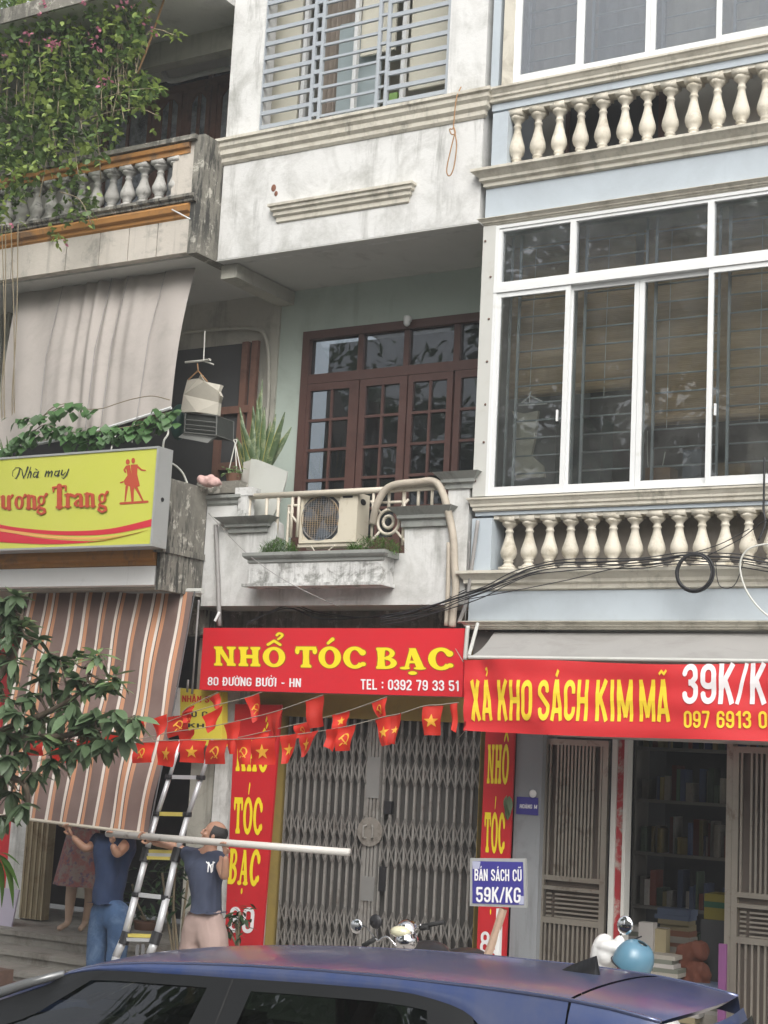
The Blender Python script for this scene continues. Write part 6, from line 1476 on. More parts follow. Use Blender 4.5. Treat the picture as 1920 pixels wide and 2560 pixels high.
B = {'hip': (hip, (.10, .075)), 'waist': (J1(514, 2245), (.10, .07)), 'chest': (J1(513, 2180), (.12, .08)), 'uch': (J1(514, 2146), (.10, .075)), 'neck': (J1(527, 2120), .056), 'nk2': (J1(531, 2106), .055), 'hd': (hc, .07),
     'shl': (shl, .062), 'elL': (elL, .043), 'wL': (wL, .028), 'shr': (shr, .06), 'elR': (elR, .043), 'wR': (wR, .028)}
E1 = [('hip', 'waist'), ('waist', 'chest'), ('chest', 'uch'), ('uch', 'neck'), ('neck', 'nk2'), ('nk2', 'hd'), ('uch', 'shl'), ('shl', 'elL'), ('elL', 'wL'), ('uch', 'shr'), ('shr', 'elR'), ('elR', 'wR')]
for nm in 'lr':
    for i, (p, r_) in enumerate(zip(legs[nm], (.07, .055, .042, .036))): B['g%s%d' % (nm, i)] = (p, r_)
    E1 += [('hip', 'g%s0' % nm), ('g%s0' % nm, 'g%s1' % nm), ('g%s1' % nm, 'g%s2' % nm), ('g%s2' % nm, 'g%s3' % nm)]
f1 = V((-.78, -.45, .30))
hp, MxH = head_mesh(hc, f1, .225)
body = remesh([skin(B, E1, 'hip')] + hp + hand(wL, (hL-wL), V((-.2, -1, .3)), hL, .03, 1) + hand(wR, (hR-wR), V((0, -1, .2)), hR, .03, -1), .0075, 2)
body.build('body', M['skin'], m1, smooth=True)
# hair: ring round the sides and back of the head, crown bald
hr = MB(); 
def hairpt(a, e_, r_): return hc + MxH @ V((-.012+r_*.103*math.cos(e_)*math.cos(a), r_*.083*math.cos(e_)*math.sin(a), .02+r_*.098*math.sin(e_)))
hr.grid(lambda u, v: hairpt(rad(70+220*u), rad(-38+80*v - 10*abs(u-.5)), 1.0+.05*math.sin(v*math.pi)), 30, 10)
hr.grid(lambda u, v: hairpt(rad(70+220*u), rad(-38+80*v - 10*abs(u-.5)), .93), 30, 10)
hr.build('hair', M['hair'], m1, smooth=True)
SB = {'w0': (J1(514, 2325), (.165, .13)), 'w': (J1(514, 2285), (.168, .13)), 'w2': (J1(514, 2240), (.165, .128)), 'c': (J1(513, 2182), (.195, .14)), 'u': (J1(515, 2148), (.155, .12)), 'n': (J1(521, 2130), (.085, .08)),
      'a': (shl, .085), 'a2': (shl.lerp(elL, .55), .074), 'b': (shr, .082), 'b2': (shr.lerp(elR, .5), .078)}
sh = remesh([skin(SB, [('w0', 'w'), ('w', 'w2'), ('w2', 'c'), ('c', 'u'), ('u', 'n'), ('u', 'a'), ('a', 'a2'), ('u', 'b'), ('b', 'b2')], 'w')], .012, 3)
wrinkle(sh, .018, 8); lim = J1(514, 2279).z
for i_, v_ in enumerate(sh.v):
    if v_.z < lim+.006*math.sin(v_.x*40): sh.v[i_] = V((v_.x, v_.y, lim-.004+.006*math.sin(v_.x*40)))
shirt = sh.build('shirt', M['navy'], m1, smooth=True)
HB = {'w': (J1(514, 2250), (.15, .11)), 'm': (J1(513, 2310), (.185, .14))}
HE = [('w', 'm')]
for nm, sg in (('l', -1), ('r', 1)):
    HB['a'+nm] = (V((hip.x+.095*sg, Y1, hip.z-.14)), .14); HB['b'+nm] = (V((hip.x+.115*sg, Y1-.01, ground1+.42)), .14); HE += [('m', 'a'+nm), ('a'+nm, 'b'+nm)]
wrinkle(remesh([skin(HB, HE, 'w')], .013, 3), .016, 7).build('shorts', M['shorts'], m1, smooth=True)
# interlaced letter mark on the chest, laid on the cloth
from mathutils.bvhtree import BVHTree
def drape(shapes, target, px0, py0, sx, sy, mt, name, parent):
    dg = bpy.context.evaluated_depsgraph_get(); bpy.context.view_layer.update()
    off = org(target); bv = BVHTree.FromPolygons([v.co+off for v in target.data.vertices], [tuple(p.vertices) for p in target.data.polygons])
    vs, fs = slice_mesh([V((a+.5, b+.5, 0)) for q in shapes for a, b in q], [tuple(range(sum(len(z) for z in shapes[:i]), sum(len(z) for z in shapes[:i+1]))) for i in range(len(shapes))], .3, 1.0)
    out = []
    for i, v in enumerate(vs):
        tg = at(px0+sx*(v.x-.5), py0-sy*(v.y-.5), Y1); d = (tg-CAM).normalized(); hit = bv.ray_cast(CAM, d)
        p = hit[0] if hit[0] else tg; out.append(p-d*.006)
    MB().add(out, fs).build(name, mt, parent)
drape(g_rib([(-.3, -.45), (-.22, .4), (.15, -.4), (.25, .45)], .13) + g_rib([(-.45, .45), (-.05, .1), (.4, .42)], .11) + g_rib([(0, .1), (.05, -.5)], .13), shirt, 527, 2167, 24, 27, M['signwht'], 'chest_emblem', shirt)
# shoes
for nm in 'lr': MB().ell(legs[nm][3]+V((0, .04, .005)), .05, .13, .045, 12, 8).build('shoe', M['black'], m1, smooth=True)

# ---- man in blue shirt and jeans, head behind the tarp hem
Y2 = -1.12
m2 = thing('person', 'man in deep blue shirt and jeans holding up the striped tarp, head behind its hem', 'person', (at(268, 2260, Y2).x, Y2, .125))
J2 = lambda x, y, dy=0: at(x, y, Y2+dy)
hip2 = J2(270, 2268)
s2l, s2r = J2(243, 2105, .02), J2(322, 2102, .02); e2l = J2(214, 2124, -.12); e2r = J2(292, 2138, -.2)
g2l, g2r = tarp(.58, 0), barpt(280)
g2l = at(172, 2070, -1.30); w2l = g2l + V((.03, .02, -.07)); w2r = g2r + V((.0, .02, -.085))
B2 = {'hip': (hip2, (.10, .075)), 'waist': (J2(275, 2230), (.10, .07)), 'chest': (J2(281, 2155), (.12, .08)), 'uch': (J2(283, 2105), (.10, .075)), 'neck': (J2(286, 2082), .056), 'nk2': (J2(287, 2070), .055), 'hd': (J2(288, 2045), .07),
      'shl': (s2l, .06), 'elL': (e2l, .043), 'wL': (w2l, .028), 'shr': (s2r, .06), 'elR': (e2r, .045), 'wR': (w2r, .03)}
E2_ = [('hip', 'waist'), ('waist', 'chest'), ('chest', 'uch'), ('uch', 'neck'), ('neck', 'nk2'), ('nk2', 'hd'), ('uch', 'shl'), ('shl', 'elL'), ('elL', 'wL'), ('uch', 'shr'), ('shr', 'elR'), ('elR', 'wR')]
lg2 = {'l': [J2(252, 2300), J2(243, 2360), V((J2(236, 2400).x, Y2+.02, .25)), V((J2(234, 2400).x-.01, Y2-.12, .17))], 'r': [J2(302, 2295), J2(296, 2360), V((J2(286, 2400).x, Y2+.02, .25)), V((J2(288, 2400).x, Y2-.12, .17))]}
for nm in 'lr':
    for i, (p, r_) in enumerate(zip(lg2[nm], (.065, .05, .038, .036))): B2['g%s%d' % (nm, i)] = (p, r_)
    E2_ += [('hip', 'g%s0' % nm), ('g%s0' % nm, 'g%s1' % nm), ('g%s1' % nm, 'g%s2' % nm), ('g%s2' % nm, 'g%s3' % nm)]
hp2, Mx2 = head_mesh(J2(288, 2045), V((-.3, -.9, .2)), .225)
remesh([skin(B2, E2_, 'hip')] + hp2 + hand(w2l, g2l-w2l, V((0, -1, .2)), g2l, .02, 1) + hand(w2r, g2r-w2r, V((0, -1, .2)), g2r, .03, -1), .0078, 2).build('body', M['skin'], m2, smooth=True)
hc2 = J2(288, 2045); MB().ell(hc2+Mx2 @ V((-.02, 0, .035)), .104, .084, .093, 16, 10, Mx2).build('hair', M['hair'], m2, smooth=True)
SB = {'w0': (J2(266, 2300), (.16, .125)), 'w': (J2(268, 2265), (.17, .13)), 'w2': (J2(275, 2215), (.178, .135)), 'c': (J2(281, 2155), (.19, .14)), 'u': (J2(284, 2112), (.15, .12)), 'n': (J2(286, 2095), (.08, .08)),
      'a': (s2l, .085), 'a2': (s2l.lerp(e2l, .75), .078), 'b': (s2r, .082), 'b2': (s2r.lerp(e2r, .55), .075)}
sh2 = remesh([skin(SB, [('w0', 'w'), ('w', 'w2'), ('w2', 'c'), ('c', 'u'), ('u', 'n'), ('u', 'a'), ('a', 'a2'), ('u', 'b'), ('b', 'b2')], 'w')], .012, 3)
wrinkle(sh2, .022, 7); lim = J2(268, 2256).z
for i_, v_ in enumerate(sh2.v):
    if v_.z < lim+.008*math.sin(v_.x*35): sh2.v[i_] = V((v_.x, v_.y, lim-.004+.008*math.sin(v_.x*35)))
sh2.build('shirt', M['navy2'], m2, smooth=True)
HB = {'w': (J2(272, 2240), (.15, .12)), 'm': (J2(272, 2280), (.165, .13))}; HE = [('w', 'm')]
for nm in 'lr':
    for i, r_ in ((0, .125), (1, .10), (2, .085)): HB['%s%d' % (nm, i)] = (lg2[nm][i], r_)
    HE += [('m', nm+'0'), (nm+'0', nm+'1'), (nm+'1', nm+'2')]
wrinkle(remesh([skin(HB, HE, 'w')], .012, 3), .012, 8).build('jeans', M['denim'], m2, smooth=True)
for nm in 'lr': MB().ell(lg2[nm][3]+V((0, .04, -.01)), .05, .13, .04, 12, 8).build('shoe', M['black'], m2, smooth=True)

o = wrinkle(remesh([(BAG.v, BAG.f)], .014, 3), .03, 10).build('cloth_bag', mat('rust brown bag', (.12, .035, .018), .8, .25, 12, bump=.5), smooth=True); tag(o, 'rust brown slumped bag in the book shop doorway', 'bag')
# ---- woman in floral dress on the top step
Y3 = .05
m3 = thing('person', 'woman in pink floral dress standing on the top step behind the tarp', 'person', (at(175, 2320, Y3).x, Y3, Z1))
J3 = lambda x, y, dy=0: at(x, y, Y3+dy)
zg = Z1
xk = J3(190, 2200).x
fL, fR = V((J3(166, 2315).x, Y3-.05, zg+.03)), V((J3(178, 2310).x+.04, Y3+.18, zg+.03))
H3 = V((xk, Y3, zg+.82))
B3 = {'hip': (H3, (.15, .11)), 'waist': (H3+V((0, 0, .17)), (.12, .09)), 'chest': (H3+V((0, 0, .38)), (.14, .10)), 'uch': (H3+V((0, 0, .48)), (.11, .08)), 'neck': (H3+V((0, 0, .56)), .05), 'hd': (H3+V((0, 0, .68)), .065),
      'sl': (H3+V((-.16, 0, .46)), .05), 'el': (H3+V((-.17, -.1, .22)), .035), 'wl': (H3+V((-.08, -.22, .42)), .024), 'sr': (H3+V((.16, 0, .46)), .05), 'er': (H3+V((.18, -.1, .22)), .035), 'wr': (H3+V((.1, -.22, .42)), .024),
      'kl': (V((fL.x+.03, Y3, zg+.45)), .06), 'cl': (V((fL.x+.015, Y3+.01, zg+.30)), .055), 'al': (V((fL.x, Y3+.02, zg+.08)), .034), 'tl': (V((fL.x-.01, Y3-.12, zg+.03)), .03),
      'kr': (V((fR.x+.08, Y3+.1, zg+.45)), .06), 'cr': (V((fR.x+.05, Y3+.14, zg+.3)), .05), 'ar': (V((fR.x, Y3+.16, zg+.08)), .034), 'tr': (V((fR.x+.04, Y3+.04, zg+.03)), .03)}
E3 = [('hip', 'waist'), ('waist', 'chest'), ('chest', 'uch'), ('uch', 'neck'), ('neck', 'hd'), ('uch', 'sl'), ('sl', 'el'), ('el', 'wl'), ('uch', 'sr'), ('sr', 'er'), ('er', 'wr'), ('hip', 'kl'), ('kl', 'cl'), ('cl', 'al'), ('al', 'tl'), ('hip', 'kr'), ('kr', 'cr'), ('cr', 'ar'), ('ar', 'tr')]
hp3, Mx3 = head_mesh(H3+V((0, 0, .69)), V((.2, -1, 0)), .215)
remesh([skin(B3, E3, 'hip')] + hp3 + hand(B3['wl'][0], V((.1, -.3, 1)), V((0, 1, 0)), None, 0, 1, .9) + hand(B3['wr'][0], V((-.1, -.3, 1)), V((0, 1, 0)), None, 0, -1, .9), .009, 2).build('body', M['skin2'], m3, smooth=True)
zhem = J3(180, 2212).z
mb = MB()
def dress(u, v):
    a = 2*math.pi*u; z = zhem + (H3.z+.50-zhem)*v; k = 1-v
    rx = (.19 if v < .55 else .19-(v-.55)*.06) + .16*max(0, .55-v)+.012*math.sin(a*9)*max(0, .6-v)*2; ry = rx*.75
    c = H3.x+.03
    return V((c+rx*math.cos(a), Y3+.02+ry*math.sin(a), z))
mb.grid(dress, 60, 24); mb.build('dress', M['dress'], m3, smooth=True)
MB().ell(H3+V((0, .02, .71)), .09, .1, .11, 14, 10).build('hair', M['hair'], m3, smooth=True)

# ================================================================== LEAVES
def leaf_mesh(name, mt, L=1.0, w=.28, droop=.25, n=5, fold=.12, heart=False):
    """leaf along +X, folded on the midrib, drooping to its tip"""
    b = MB(); rows = []
    for i in range(n+1):
        t = i/n
        ww = w*.5*(math.sin(math.pi*min(1, t*1.0))**.75)*(1.15-.35*t) if not heart else w*.5*(math.sqrt(max(0, t*1.6)) if t < .35 else (1-((t-.35)/.65)**1.5))*1.05
        if i in (0, n): ww = .006 if not heart else (.0 if i else .05)
        x = L*(t-(.08*(heart and t < .01))); z = -droop*t*t*L
        rows.append(((x, ww, z+fold*ww), (x, 0, z), (x, -ww, z+fold*ww)))
    for i in range(n):
        A_, B_2 = rows[i], rows[i+1]; b.add([A_[0], A_[1], A_[2], B_2[0], B_2[1], B_2[2]], [(0, 1, 4, 3), (1, 2, 5, 4)])
    return raw(b, name, mt, True)
def orient(d, up=V((0, 0, 1)), roll=0.0):
    d = d.normalized(); y = up.cross(d)
    if y.length < 1e-3: y = V((0, 1, 0))
    y.normalize(); z = d.cross(y); return (Matrix((d, y, z)).transposed() @ Matrix.Rotation(roll, 3, 'X')).to_euler()
def put_leaf(me, p, d, s, parent, roll=0.0, name='leaf', sy=1.0):
    o = inst(name, me, p, parent, (s, s*sy, s), orient(V(d), roll=roll)); return o

# ---- street tree, branches hanging in from the left
tr = thing('street_tree', 'leafy mango-like street tree reaching in at the left edge in front of the striped tarp', 'tree', (-9.3, -3.0, 0))
YTr = -3.0
T_ = lambda x, y, dy=0: at(x, y, YTr+dy)
tb = MB(); base = V((T_(-330, 2000).x, YTr, .0)); tb.tube(curve([base, base+V((.05, .02, 1.4)), V((base.x+.1, YTr, 3.2)), V((base.x-.1, YTr, 5.0)), V((base.x-.3, YTr+.2, 7.2))], 5), [.19-.0055*i for i in range(21)], 12); tb.build('trunk', M['trunk'], tr, smooth=True)
tops_ = V((base.x+.1, YTr, 3.2))
clusters = [(186, 1655, 1), (215, 1720, 1), (245, 1640, 1), (120, 1640, 0), (60, 1560, 1), (22, 1590, 0), (35, 1660, 0), (75, 1740, 0), (20, 1750, 0), (130, 1690, 0), (175, 1770, 0), (240, 1780, 0), (285, 1700, 1), (290, 1790, 0), (340, 1800, 0), (50, 1830, 0), (110, 1850, 1), (160, 1850, 0), (215, 1860, 0), (265, 1850, 0), (20, 1890, 0), (80, 1930, 0), (30, 1980, 0), (55, 2010, 0), (0, 2040, 0), (10, 1500, 0), (-20, 1700, 0), (-30, 1860, 0), (40, 1490, 1), (0, 1940, 0), (190, 1700, 1), (95, 1790, 0), (-60, 1600, 0), (-70, 1780, 0), (-60, 1960, 0), (225, 1820, 0), (140, 1790, 0), (150, 1650, 1), (205, 1790, 0), (100, 1700, 1), (60, 1880, 0), (130, 1900, 0), (180, 1880, 0), (250, 1720, 1), (15, 1640, 0), (310, 1840, 0), (45, 1780, 0), (160, 1730, 0), (10, 1830, 0), (95, 1600, 1), (30, 1540, 0)]
brm = MB(); mains = []
for y_, pts_ in ((0, [(-120, 1900), (0, 1830), (120, 1780), (200, 1730), (230, 1660)]), (1, [(-120, 1900), (20, 1850), (150, 1840), (260, 1820), (335, 1790)]), (2, [(-120, 1860), (-20, 1720), (40, 1620), (55, 1540)]), (3, [(-120, 1900), (-10, 1930), (60, 1960), (70, 2010)])):
    c_ = curve([tops_.lerp(T_(*pts_[0]), .0)] + [T_(x, y, .05*math.sin(x)) for x, y in pts_], 5); brm.tube(c_, [.05-.0017*i for i in range(len(c_))], 7); mains += c_[6:]
for (x, y, nw) in clusters:
    p = T_(x, y); q = min(mains, key=lambda m_: (m_-p).length); brm.tube(curve([q, q.lerp(p, .5)+V((0, rnd.uniform(-.04, .04), -.02)), p], 3), [.012, .011, .010, .009, .008, .007, .006], 5)
brm.build('branch', M['trunk'], tr, smooth=True)
lm = [leaf_mesh('leaf', M['leafm'], 1, .40, .22), leaf_mesh('leaf', M['leafm'], 1, .44, .4), leaf_mesh('leaf', M['leafm'], 1, .36, .08)]
ln = leaf_mesh('leaf', M['leafnew'], 1, .33, .25)
nleaf = 0; extra = []
for (x, y, nw) in clusters:
    p = T_(x, y, rnd.uniform(-.15, .1)); k = 18
    for i in range(k):
        a = 2*math.pi*i/k+rnd.uniform(-.3, .3); el_ = rnd.uniform(-.95, .45) - (.25 if not nw else -.25)
        d = V((math.cos(a)*math.cos(el_), math.sin(a)*math.cos(el_), math.sin(el_)))
        s_ = rnd.uniform(.12, .225)*(1.0 if not nw else .9)
        if nleaf < 298: put_leaf(ln if nw and i % 2 == 0 else rnd.choice(lm), p+V((0, 0, rnd.uniform(-.05, .05))), d, s_, tr, rnd.uniform(-.5, .5)); nleaf += 1
        else: extra.append((p, d, s_, nw))
def leaf_soup(items, me_list, name, mt, parent):
    b = MB(); src = [([v.co.copy() for v in m_.vertices], [tuple(f.vertices) for f in m_.polygons]) for m_ in me_list]
    for p, d, s_, ro in items:
        R3 = orient(d, roll=ro).to_matrix(); vs, fs = src[rnd.randrange(len(src))]; b.add([p+R3 @ (v*s_) for v in vs], fs)
    o = b.build(name, mt, parent, smooth=True); return tag(o, kind='stuff')
leaf_soup([(p, d, s_, rnd.uniform(-.5, .5)) for p, d, s_, nw in extra], lm, 'foliage', M['leafm'], tr)
# crown above and left of the frame
cr_ = []
for i in range(2600):
    p = V((base.x-.3, YTr+.2, 7.4)) + V((rnd.gauss(0, 1.3), rnd.gauss(0, 1.2), rnd.gauss(0, .9)))
    a = rnd.uniform(0, 6.28); e_ = rnd.uniform(-1.1, .4); cr_.append((p, V((math.cos(a)*math.cos(e_), math.sin(a)*math.cos(e_), math.sin(e_))), rnd.uniform(.15, .24), rnd.uniform(-1, 1)))
def px_of(p):
    d = p-CAM; return 960+FPX*d.dot(RT)/d.dot(FW), 1280-FPX*d.dot(UP)/d.dot(FW)
cr_ = [(c[0]+V((-2.2, -.3, .6)),)+c[1:] for c in cr_]; cr_ = [c for c in cr_ if px_of(c[0])[0] < -90 and c[0].z > 5.0]
lsimple = leaf_mesh('leaf', M['leafm'], 1, .32, .2, 3)
leaf_soup(cr_, [lsimple], 'crown', M['leafm'], tr)

# ---- low fern-like plant at the bottom left corner
fp = thing('palm_plant', 'bright green drooping frond plant at the left edge by the white wall', 'plant', (at(0, 2200, -1.4).x-.15, -1.4, .12))
b = MB(); p0 = at(-20, 2130, -1.4); b.tube([(p0.x, -1.4, .12), p0], .012, 6); b.build('stem', M['stem'], fp)
fl = leaf_mesh('frond', M['fern'], 1, .22, .9, 6)
for tx, ty in ((42, 2195), (36, 2165), (20, 2200), (-10, 2190), (5, 2215), (30, 2140)):
    q = at(tx, ty, -1.4); st_ = at(-12+rnd.uniform(-8, 8), 2135, -1.4); put_leaf(fl, st_, (q-st_)+V((0, 0, .1)), (q-st_).length*1.2, fp, 0, 'frond')
o = MB().prism([at(-30, 2318, -.1), at(27, 2320, -.1), at(34, 2290, -.1), at(47, 2225, -.1), at(-30, 2215, -.1)], (0, .02, 0)).build('lilac_board', M['lilac']); tag(o, 'pale lilac board leaning against the white wall on the top step', 'board')
text_ = g_rib([(-.4, .3), (-.3, -.2), (-.1, .3)], .1) + g_rib([(.1, -.2), (.1, .3), (.35, .1), (.1, 0)], .1)

# ---- bougainvillea over the upper balcony
bg_ = thing('bougainvillea', 'bougainvillea with pink flowers spilling over the upper left balcony', 'plant', (-12.0, -.2, 8.1))
def inside(x, y):
    # outline of the mass in photo pixels, density 0..1
    e_ = 0
    for cx_, cy_, rx_, ry_, w_ in ((90, 60, 170, 110, 1), (250, 90, 110, 110, .9), (130, 200, 190, 110, 1), (260, 230, 120, 80, .8), (330, 225, 80, 50, .5), (90, 320, 120, 110, .8), (40, 400, 70, 100, .75), (220, 330, 80, 90, .55), (170, 440, 60, 110, .4), (210, 520, 45, 55, .5), (340, 30, 60, 40, .5), (150, 560, 30, 50, .25), (15, 520, 25, 80, .3), (30, 200, 120, 250, .7)):
        q = ((x-cx_)/rx_)**2+((y-cy_)/ry_)**2
        if q < 1: e_ = max(e_, w_*(1-q*.55))
    return e_*(.62+.75*noise.noise(V((x*.016, y*.016, 3.1))))
it_ = []; it2 = []; itd = []; N_ = 0
tries = 0
while N_ < 7500 and tries < 90000:
    tries += 1
    x, y = rnd.uniform(-120, 420), rnd.uniform(-90, 620)
    if rnd.random() > inside(x, y)*1.5: continue
    N_ += 1; Yk = rnd.uniform(-.75, .25); p = at(x, y, Yk)
    a = rnd.uniform(0, 6.28); e_ = rnd.uniform(-1.0, .5); d = V((math.cos(a)*math.cos(e_), math.sin(a)*math.cos(e_), math.sin(e_)))
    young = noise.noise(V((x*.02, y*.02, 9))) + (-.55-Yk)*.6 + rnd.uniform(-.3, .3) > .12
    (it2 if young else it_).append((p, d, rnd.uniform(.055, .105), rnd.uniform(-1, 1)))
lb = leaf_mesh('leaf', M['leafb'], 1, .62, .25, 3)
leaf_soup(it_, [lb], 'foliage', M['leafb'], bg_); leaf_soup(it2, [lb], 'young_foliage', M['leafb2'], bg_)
it3 = []
for (cx_, cy_, n_) in ((113, 6, 12), (210, 8, 14), (128, 112, 26), (143, 107, 18), (242, 72, 10), (245, 118, 14), (70, 80, 14), (72, 105, 10), (262, 202, 18), (315, 12, 16), (365, 48, 6), (28, 560, 6), (215, 100, 6), (385, 82, 6), (155, 605, 4), (15, 135, 8), (100, 30, 8)):
    for i in range(int(n_*.55)):
        p = at(cx_+rnd.gauss(0, 9), cy_+rnd.gauss(0, 6), -.8+rnd.uniform(-.05, .05)); a = rnd.uniform(0, 6.28); e_ = rnd.uniform(-1, 1)
        it3.append((p, V((math.cos(a)*math.cos(e_), math.sin(a)*math.cos(e_), math.sin(e_))), rnd.uniform(.035, .06), rnd.uniform(-1, 1)))
leaf_soup(it3, [leaf_mesh('bract', M['bract'], 1, .75, .1, 3)], 'blossom', M['bract'], bg_)
bs = MB()
for i in range(46):
    x0_ = rnd.uniform(-40, 330); y0_ = rnd.uniform(-60, 200); x1_ = x0_+rnd.uniform(-30, 40); y1_ = y0_+rnd.uniform(80, 300)
    if x1_ > 260: y1_ = min(y1_, 300)
    bs.tube(curve([at(x0_, y0_, -.3+rnd.uniform(-.3, .3)), at((x0_+x1_)/2+rnd.uniform(-15, 15), (y0_+y1_)/2, -.4), at(x1_, y1_, -.5+rnd.uniform(-.2, .2))], 4), .006, 4)
for q in ([(330, 220), (370, 80), (440, 90)], [(240, 250), (330, 225), (400, 222)], [(200, 300), (330, 270), (395, 290)], [(150, 480), (200, 500), (228, 560)]): bs.tube(curve([at(x, y, -.6) for x, y in q], 4), .006, 4)
tag(bs.build('stem', M['stem'], bg_, smooth=True), kind='stuff')
extra_l = []
for cx_, cy_ in ((380, 80), (392, 85), (420, 82), (434, 92), (443, 85), (352, 50), (345, 36), (365, 25), (395, 215), (385, 200), (400, 225), (372, 220), (395, 280), (385, 320), (350, 180), (150, 590), (140, 600), (60, 555), (10, 535)):
    for i in range(5):
        p = at(cx_+rnd.gauss(0, 7), cy_+rnd.gauss(0, 6), -.6); a = rnd.uniform(0, 6.28); extra_l.append((p, V((math.cos(a), math.sin(a), rnd.uniform(-1, .3))), .07, 0))
leaf_soup(extra_l, [lb], 'young_foliage', M['leafb2'], bg_)
MB().box(X_(95, 380, .0), X_(180, 380, .0), -.05, .1, zcap+.171, zcap+.42).build('pot', M['mould'], bg_)

# ---- heart-leaved vine over the lime sign
vn = thing('vine', 'heart leaved green vine trailing along a wire above the lime sign', 'plant', at(200, 1100, -.75))
vp = [(-20, 1150), (20, 1125), (60, 1100), (110, 1062), (150, 1075), (200, 1082), (250, 1078), (300, 1070), (350, 1062), (400, 1045), (425, 1030)]
vp2 = [(40, 1050), (100, 1042), (160, 1015), (200, 1022), (250, 1022), (290, 1010), (330, 998), (380, 990), (425, 1000)]
vp3 = [(110, 1040), (130, 1020), (165, 1008)]
VL = leaf_mesh('leaf', M['leafv'], 1, .95, .3, 5, .1, True); nv_ = 0
for q in (vp, vp2, vp3):
    pts_ = curve([at(x, y, -.78) for x, y in q], 6); MB().tube(pts_, .005, 5).build('stem', M['stem'], vn)
    for i, p in enumerate(pts_):
        for k_ in range(4 if q is vp else 2):
            a = rnd.uniform(0, 6.28); 
            if nv_ < 290: put_leaf(VL, p+V((rnd.gauss(0, .05), rnd.uniform(-.08, .04), rnd.uniform(-.12, .05) if q is vp else rnd.uniform(-.05, .04))), (math.cos(a)*.6, -.5+.3*math.sin(a), rnd.uniform(-1, -.1)), rnd.uniform(.07, .125), vn, rnd.uniform(-.4, .4)); nv_ += 1
gt = thing('grass_tuft', 'light green grassy tuft at the left edge above the lime sign', 'plant', at(20, 1140, -.8))
gm = leaf_mesh('blade', M['fern'], 1, .07, .25, 4)
for i in range(26):
    p = at(rnd.uniform(-10, 55), 1140, -.8+rnd.uniform(-.08, .05)); put_leaf(gm, p, (rnd.uniform(-.5, .5), rnd.uniform(-.3, .3), 1), rnd.uniform(.1, .24), gt, 0, 'blade')

# ---- snake plant and white boards on the balcony corner
sp_ = thing('snake_plant', 'snake plant with tall yellow edged blades behind the white boards', 'plant', at(635, 1200, .45))
def blade_mesh():
    b = MB(); n = 7
    for k_, (o, w) in enumerate(((0, .085),)):
        pass
    rows = []
    for i in range(n+1):
        t = i/n; w = .042*(1-max(0, t-.55)**1.5*2.9) if i < n else .002; w = max(w, .002)
        rows.append([(-w, .012*math.cos(0)*0+.010, t), (-w*.6, 0, t), (w*.6, 0, t), (w, .010, t)])
    for i in range(n):
        b.add(rows[i]+rows[i+1], [(0, 1, 5, 4), (1, 2, 6, 5), (2, 3, 7, 6)])
    me = raw(b, 'blade', M['snake'], True); me.materials.append(M['snakey'])
    for i, f in enumerate(me.polygons): f.material_index = 1 if i % 3 == 0 else 0
    return me
bm_ = blade_mesh()
blades = [((632, 1160), (628, 938)), ((640, 1160), (618, 1010)), ((625, 1165), (600, 1035)), ((630, 1165), (575, 1060)), ((620, 1168), (562, 1085)), ((645, 1160), (650, 1000)), ((650, 1160), (668, 1020)), ((655, 1160), (690, 1035)), ((660, 1162), (712, 1030)), ((660, 1165), (705, 1075)), ((640, 1165), (640, 1040)), ((628, 1165), (612, 1075)), ((645, 1165), (662, 1060)), ((650, 1165), (680, 1085)), ((618, 1168), (585, 1100)), ((635, 1165), (632, 1000)), ((622, 1165), (590, 1015)), ((655, 1165), (700, 1055)), ((640, 1165), (655, 1085)), ((630, 1168), (605, 1110)), ((645, 1165), (625, 1060)), ((650, 1165), (640, 980))]
for (a_, b_) in blades:
    p, q = at(a_[0], a_[1]+25, .45+rnd.uniform(-.07, .07)), at(b_[0], b_[1], .40+rnd.uniform(-.15, .15)); d = q-p; yv = d.cross(V((1, 0, .001))).normalized()
    rot = Matrix((yv.cross(d.normalized())*1, -yv, d.normalized())).transposed().to_euler()
    inst('blade', bm_, p, sp_, (rnd.uniform(.8, 1.25), 1, d.length), rot)
mb = MB(); p = at(640, 1200, .45); mb.lathe((p.x, .45, p.z-.25), [(.12, 0), (.17, .26), (.175, .3), (.15, .3)], 16); mb.build('pot', M['pot'], sp_)
def zA(x, y, Y): return at(540+x*.2532, 1150+y*.2532, Y)
for k_, (pts_, Yk, lb_) in enumerate((([(345, -12), (420, 0), (705, 112), (690, 200), (640, 390), (560, 560), (280, 560)], .22, 'large pale board leaning on the balcony corner in front of the snake plant'), ([(272, 22), (345, 0), (310, 560), (235, 560)], .27, 'narrow grey board edge showing beside the large pale board'))):
    tag(MB().prism([zA(x, y, Yk) for x, y in pts_], (0, .018, 0)).build('leaning_board', M['board'] if k_ == 0 else M['curtain']), lb_, 'board')
hp_ = thing('hanging_plant', 'small bright green plant in a wire hanger beside the snake plant', 'plant', at(580, 1205, .1))
p0 = at(585, 1178, .1)
MB().lathe((p0.x, p0.y, p0.z-.13), [(.06, 0), (.085, .1), (.08, .1)], 12).build('pot', M['potdark'], hp_)
for i in range(34): a = rnd.uniform(0, 6.28); put_leaf(leaf_mesh('leaf', M['leafnew'], 1, .6, .4, 3) if i == 0 else hl_, p0+V((rnd.uniform(-.09, .09), rnd.uniform(-.06, .06), rnd.uniform(-.04, .04))), (math.cos(a), math.sin(a), rnd.uniform(-.2, .8)), rnd.uniform(.05, .085), hp_) if i else globals().__setitem__('hl_', leaf_mesh('leaf', M['leafnew'], 1, .6, .4, 3))
mb = MB()
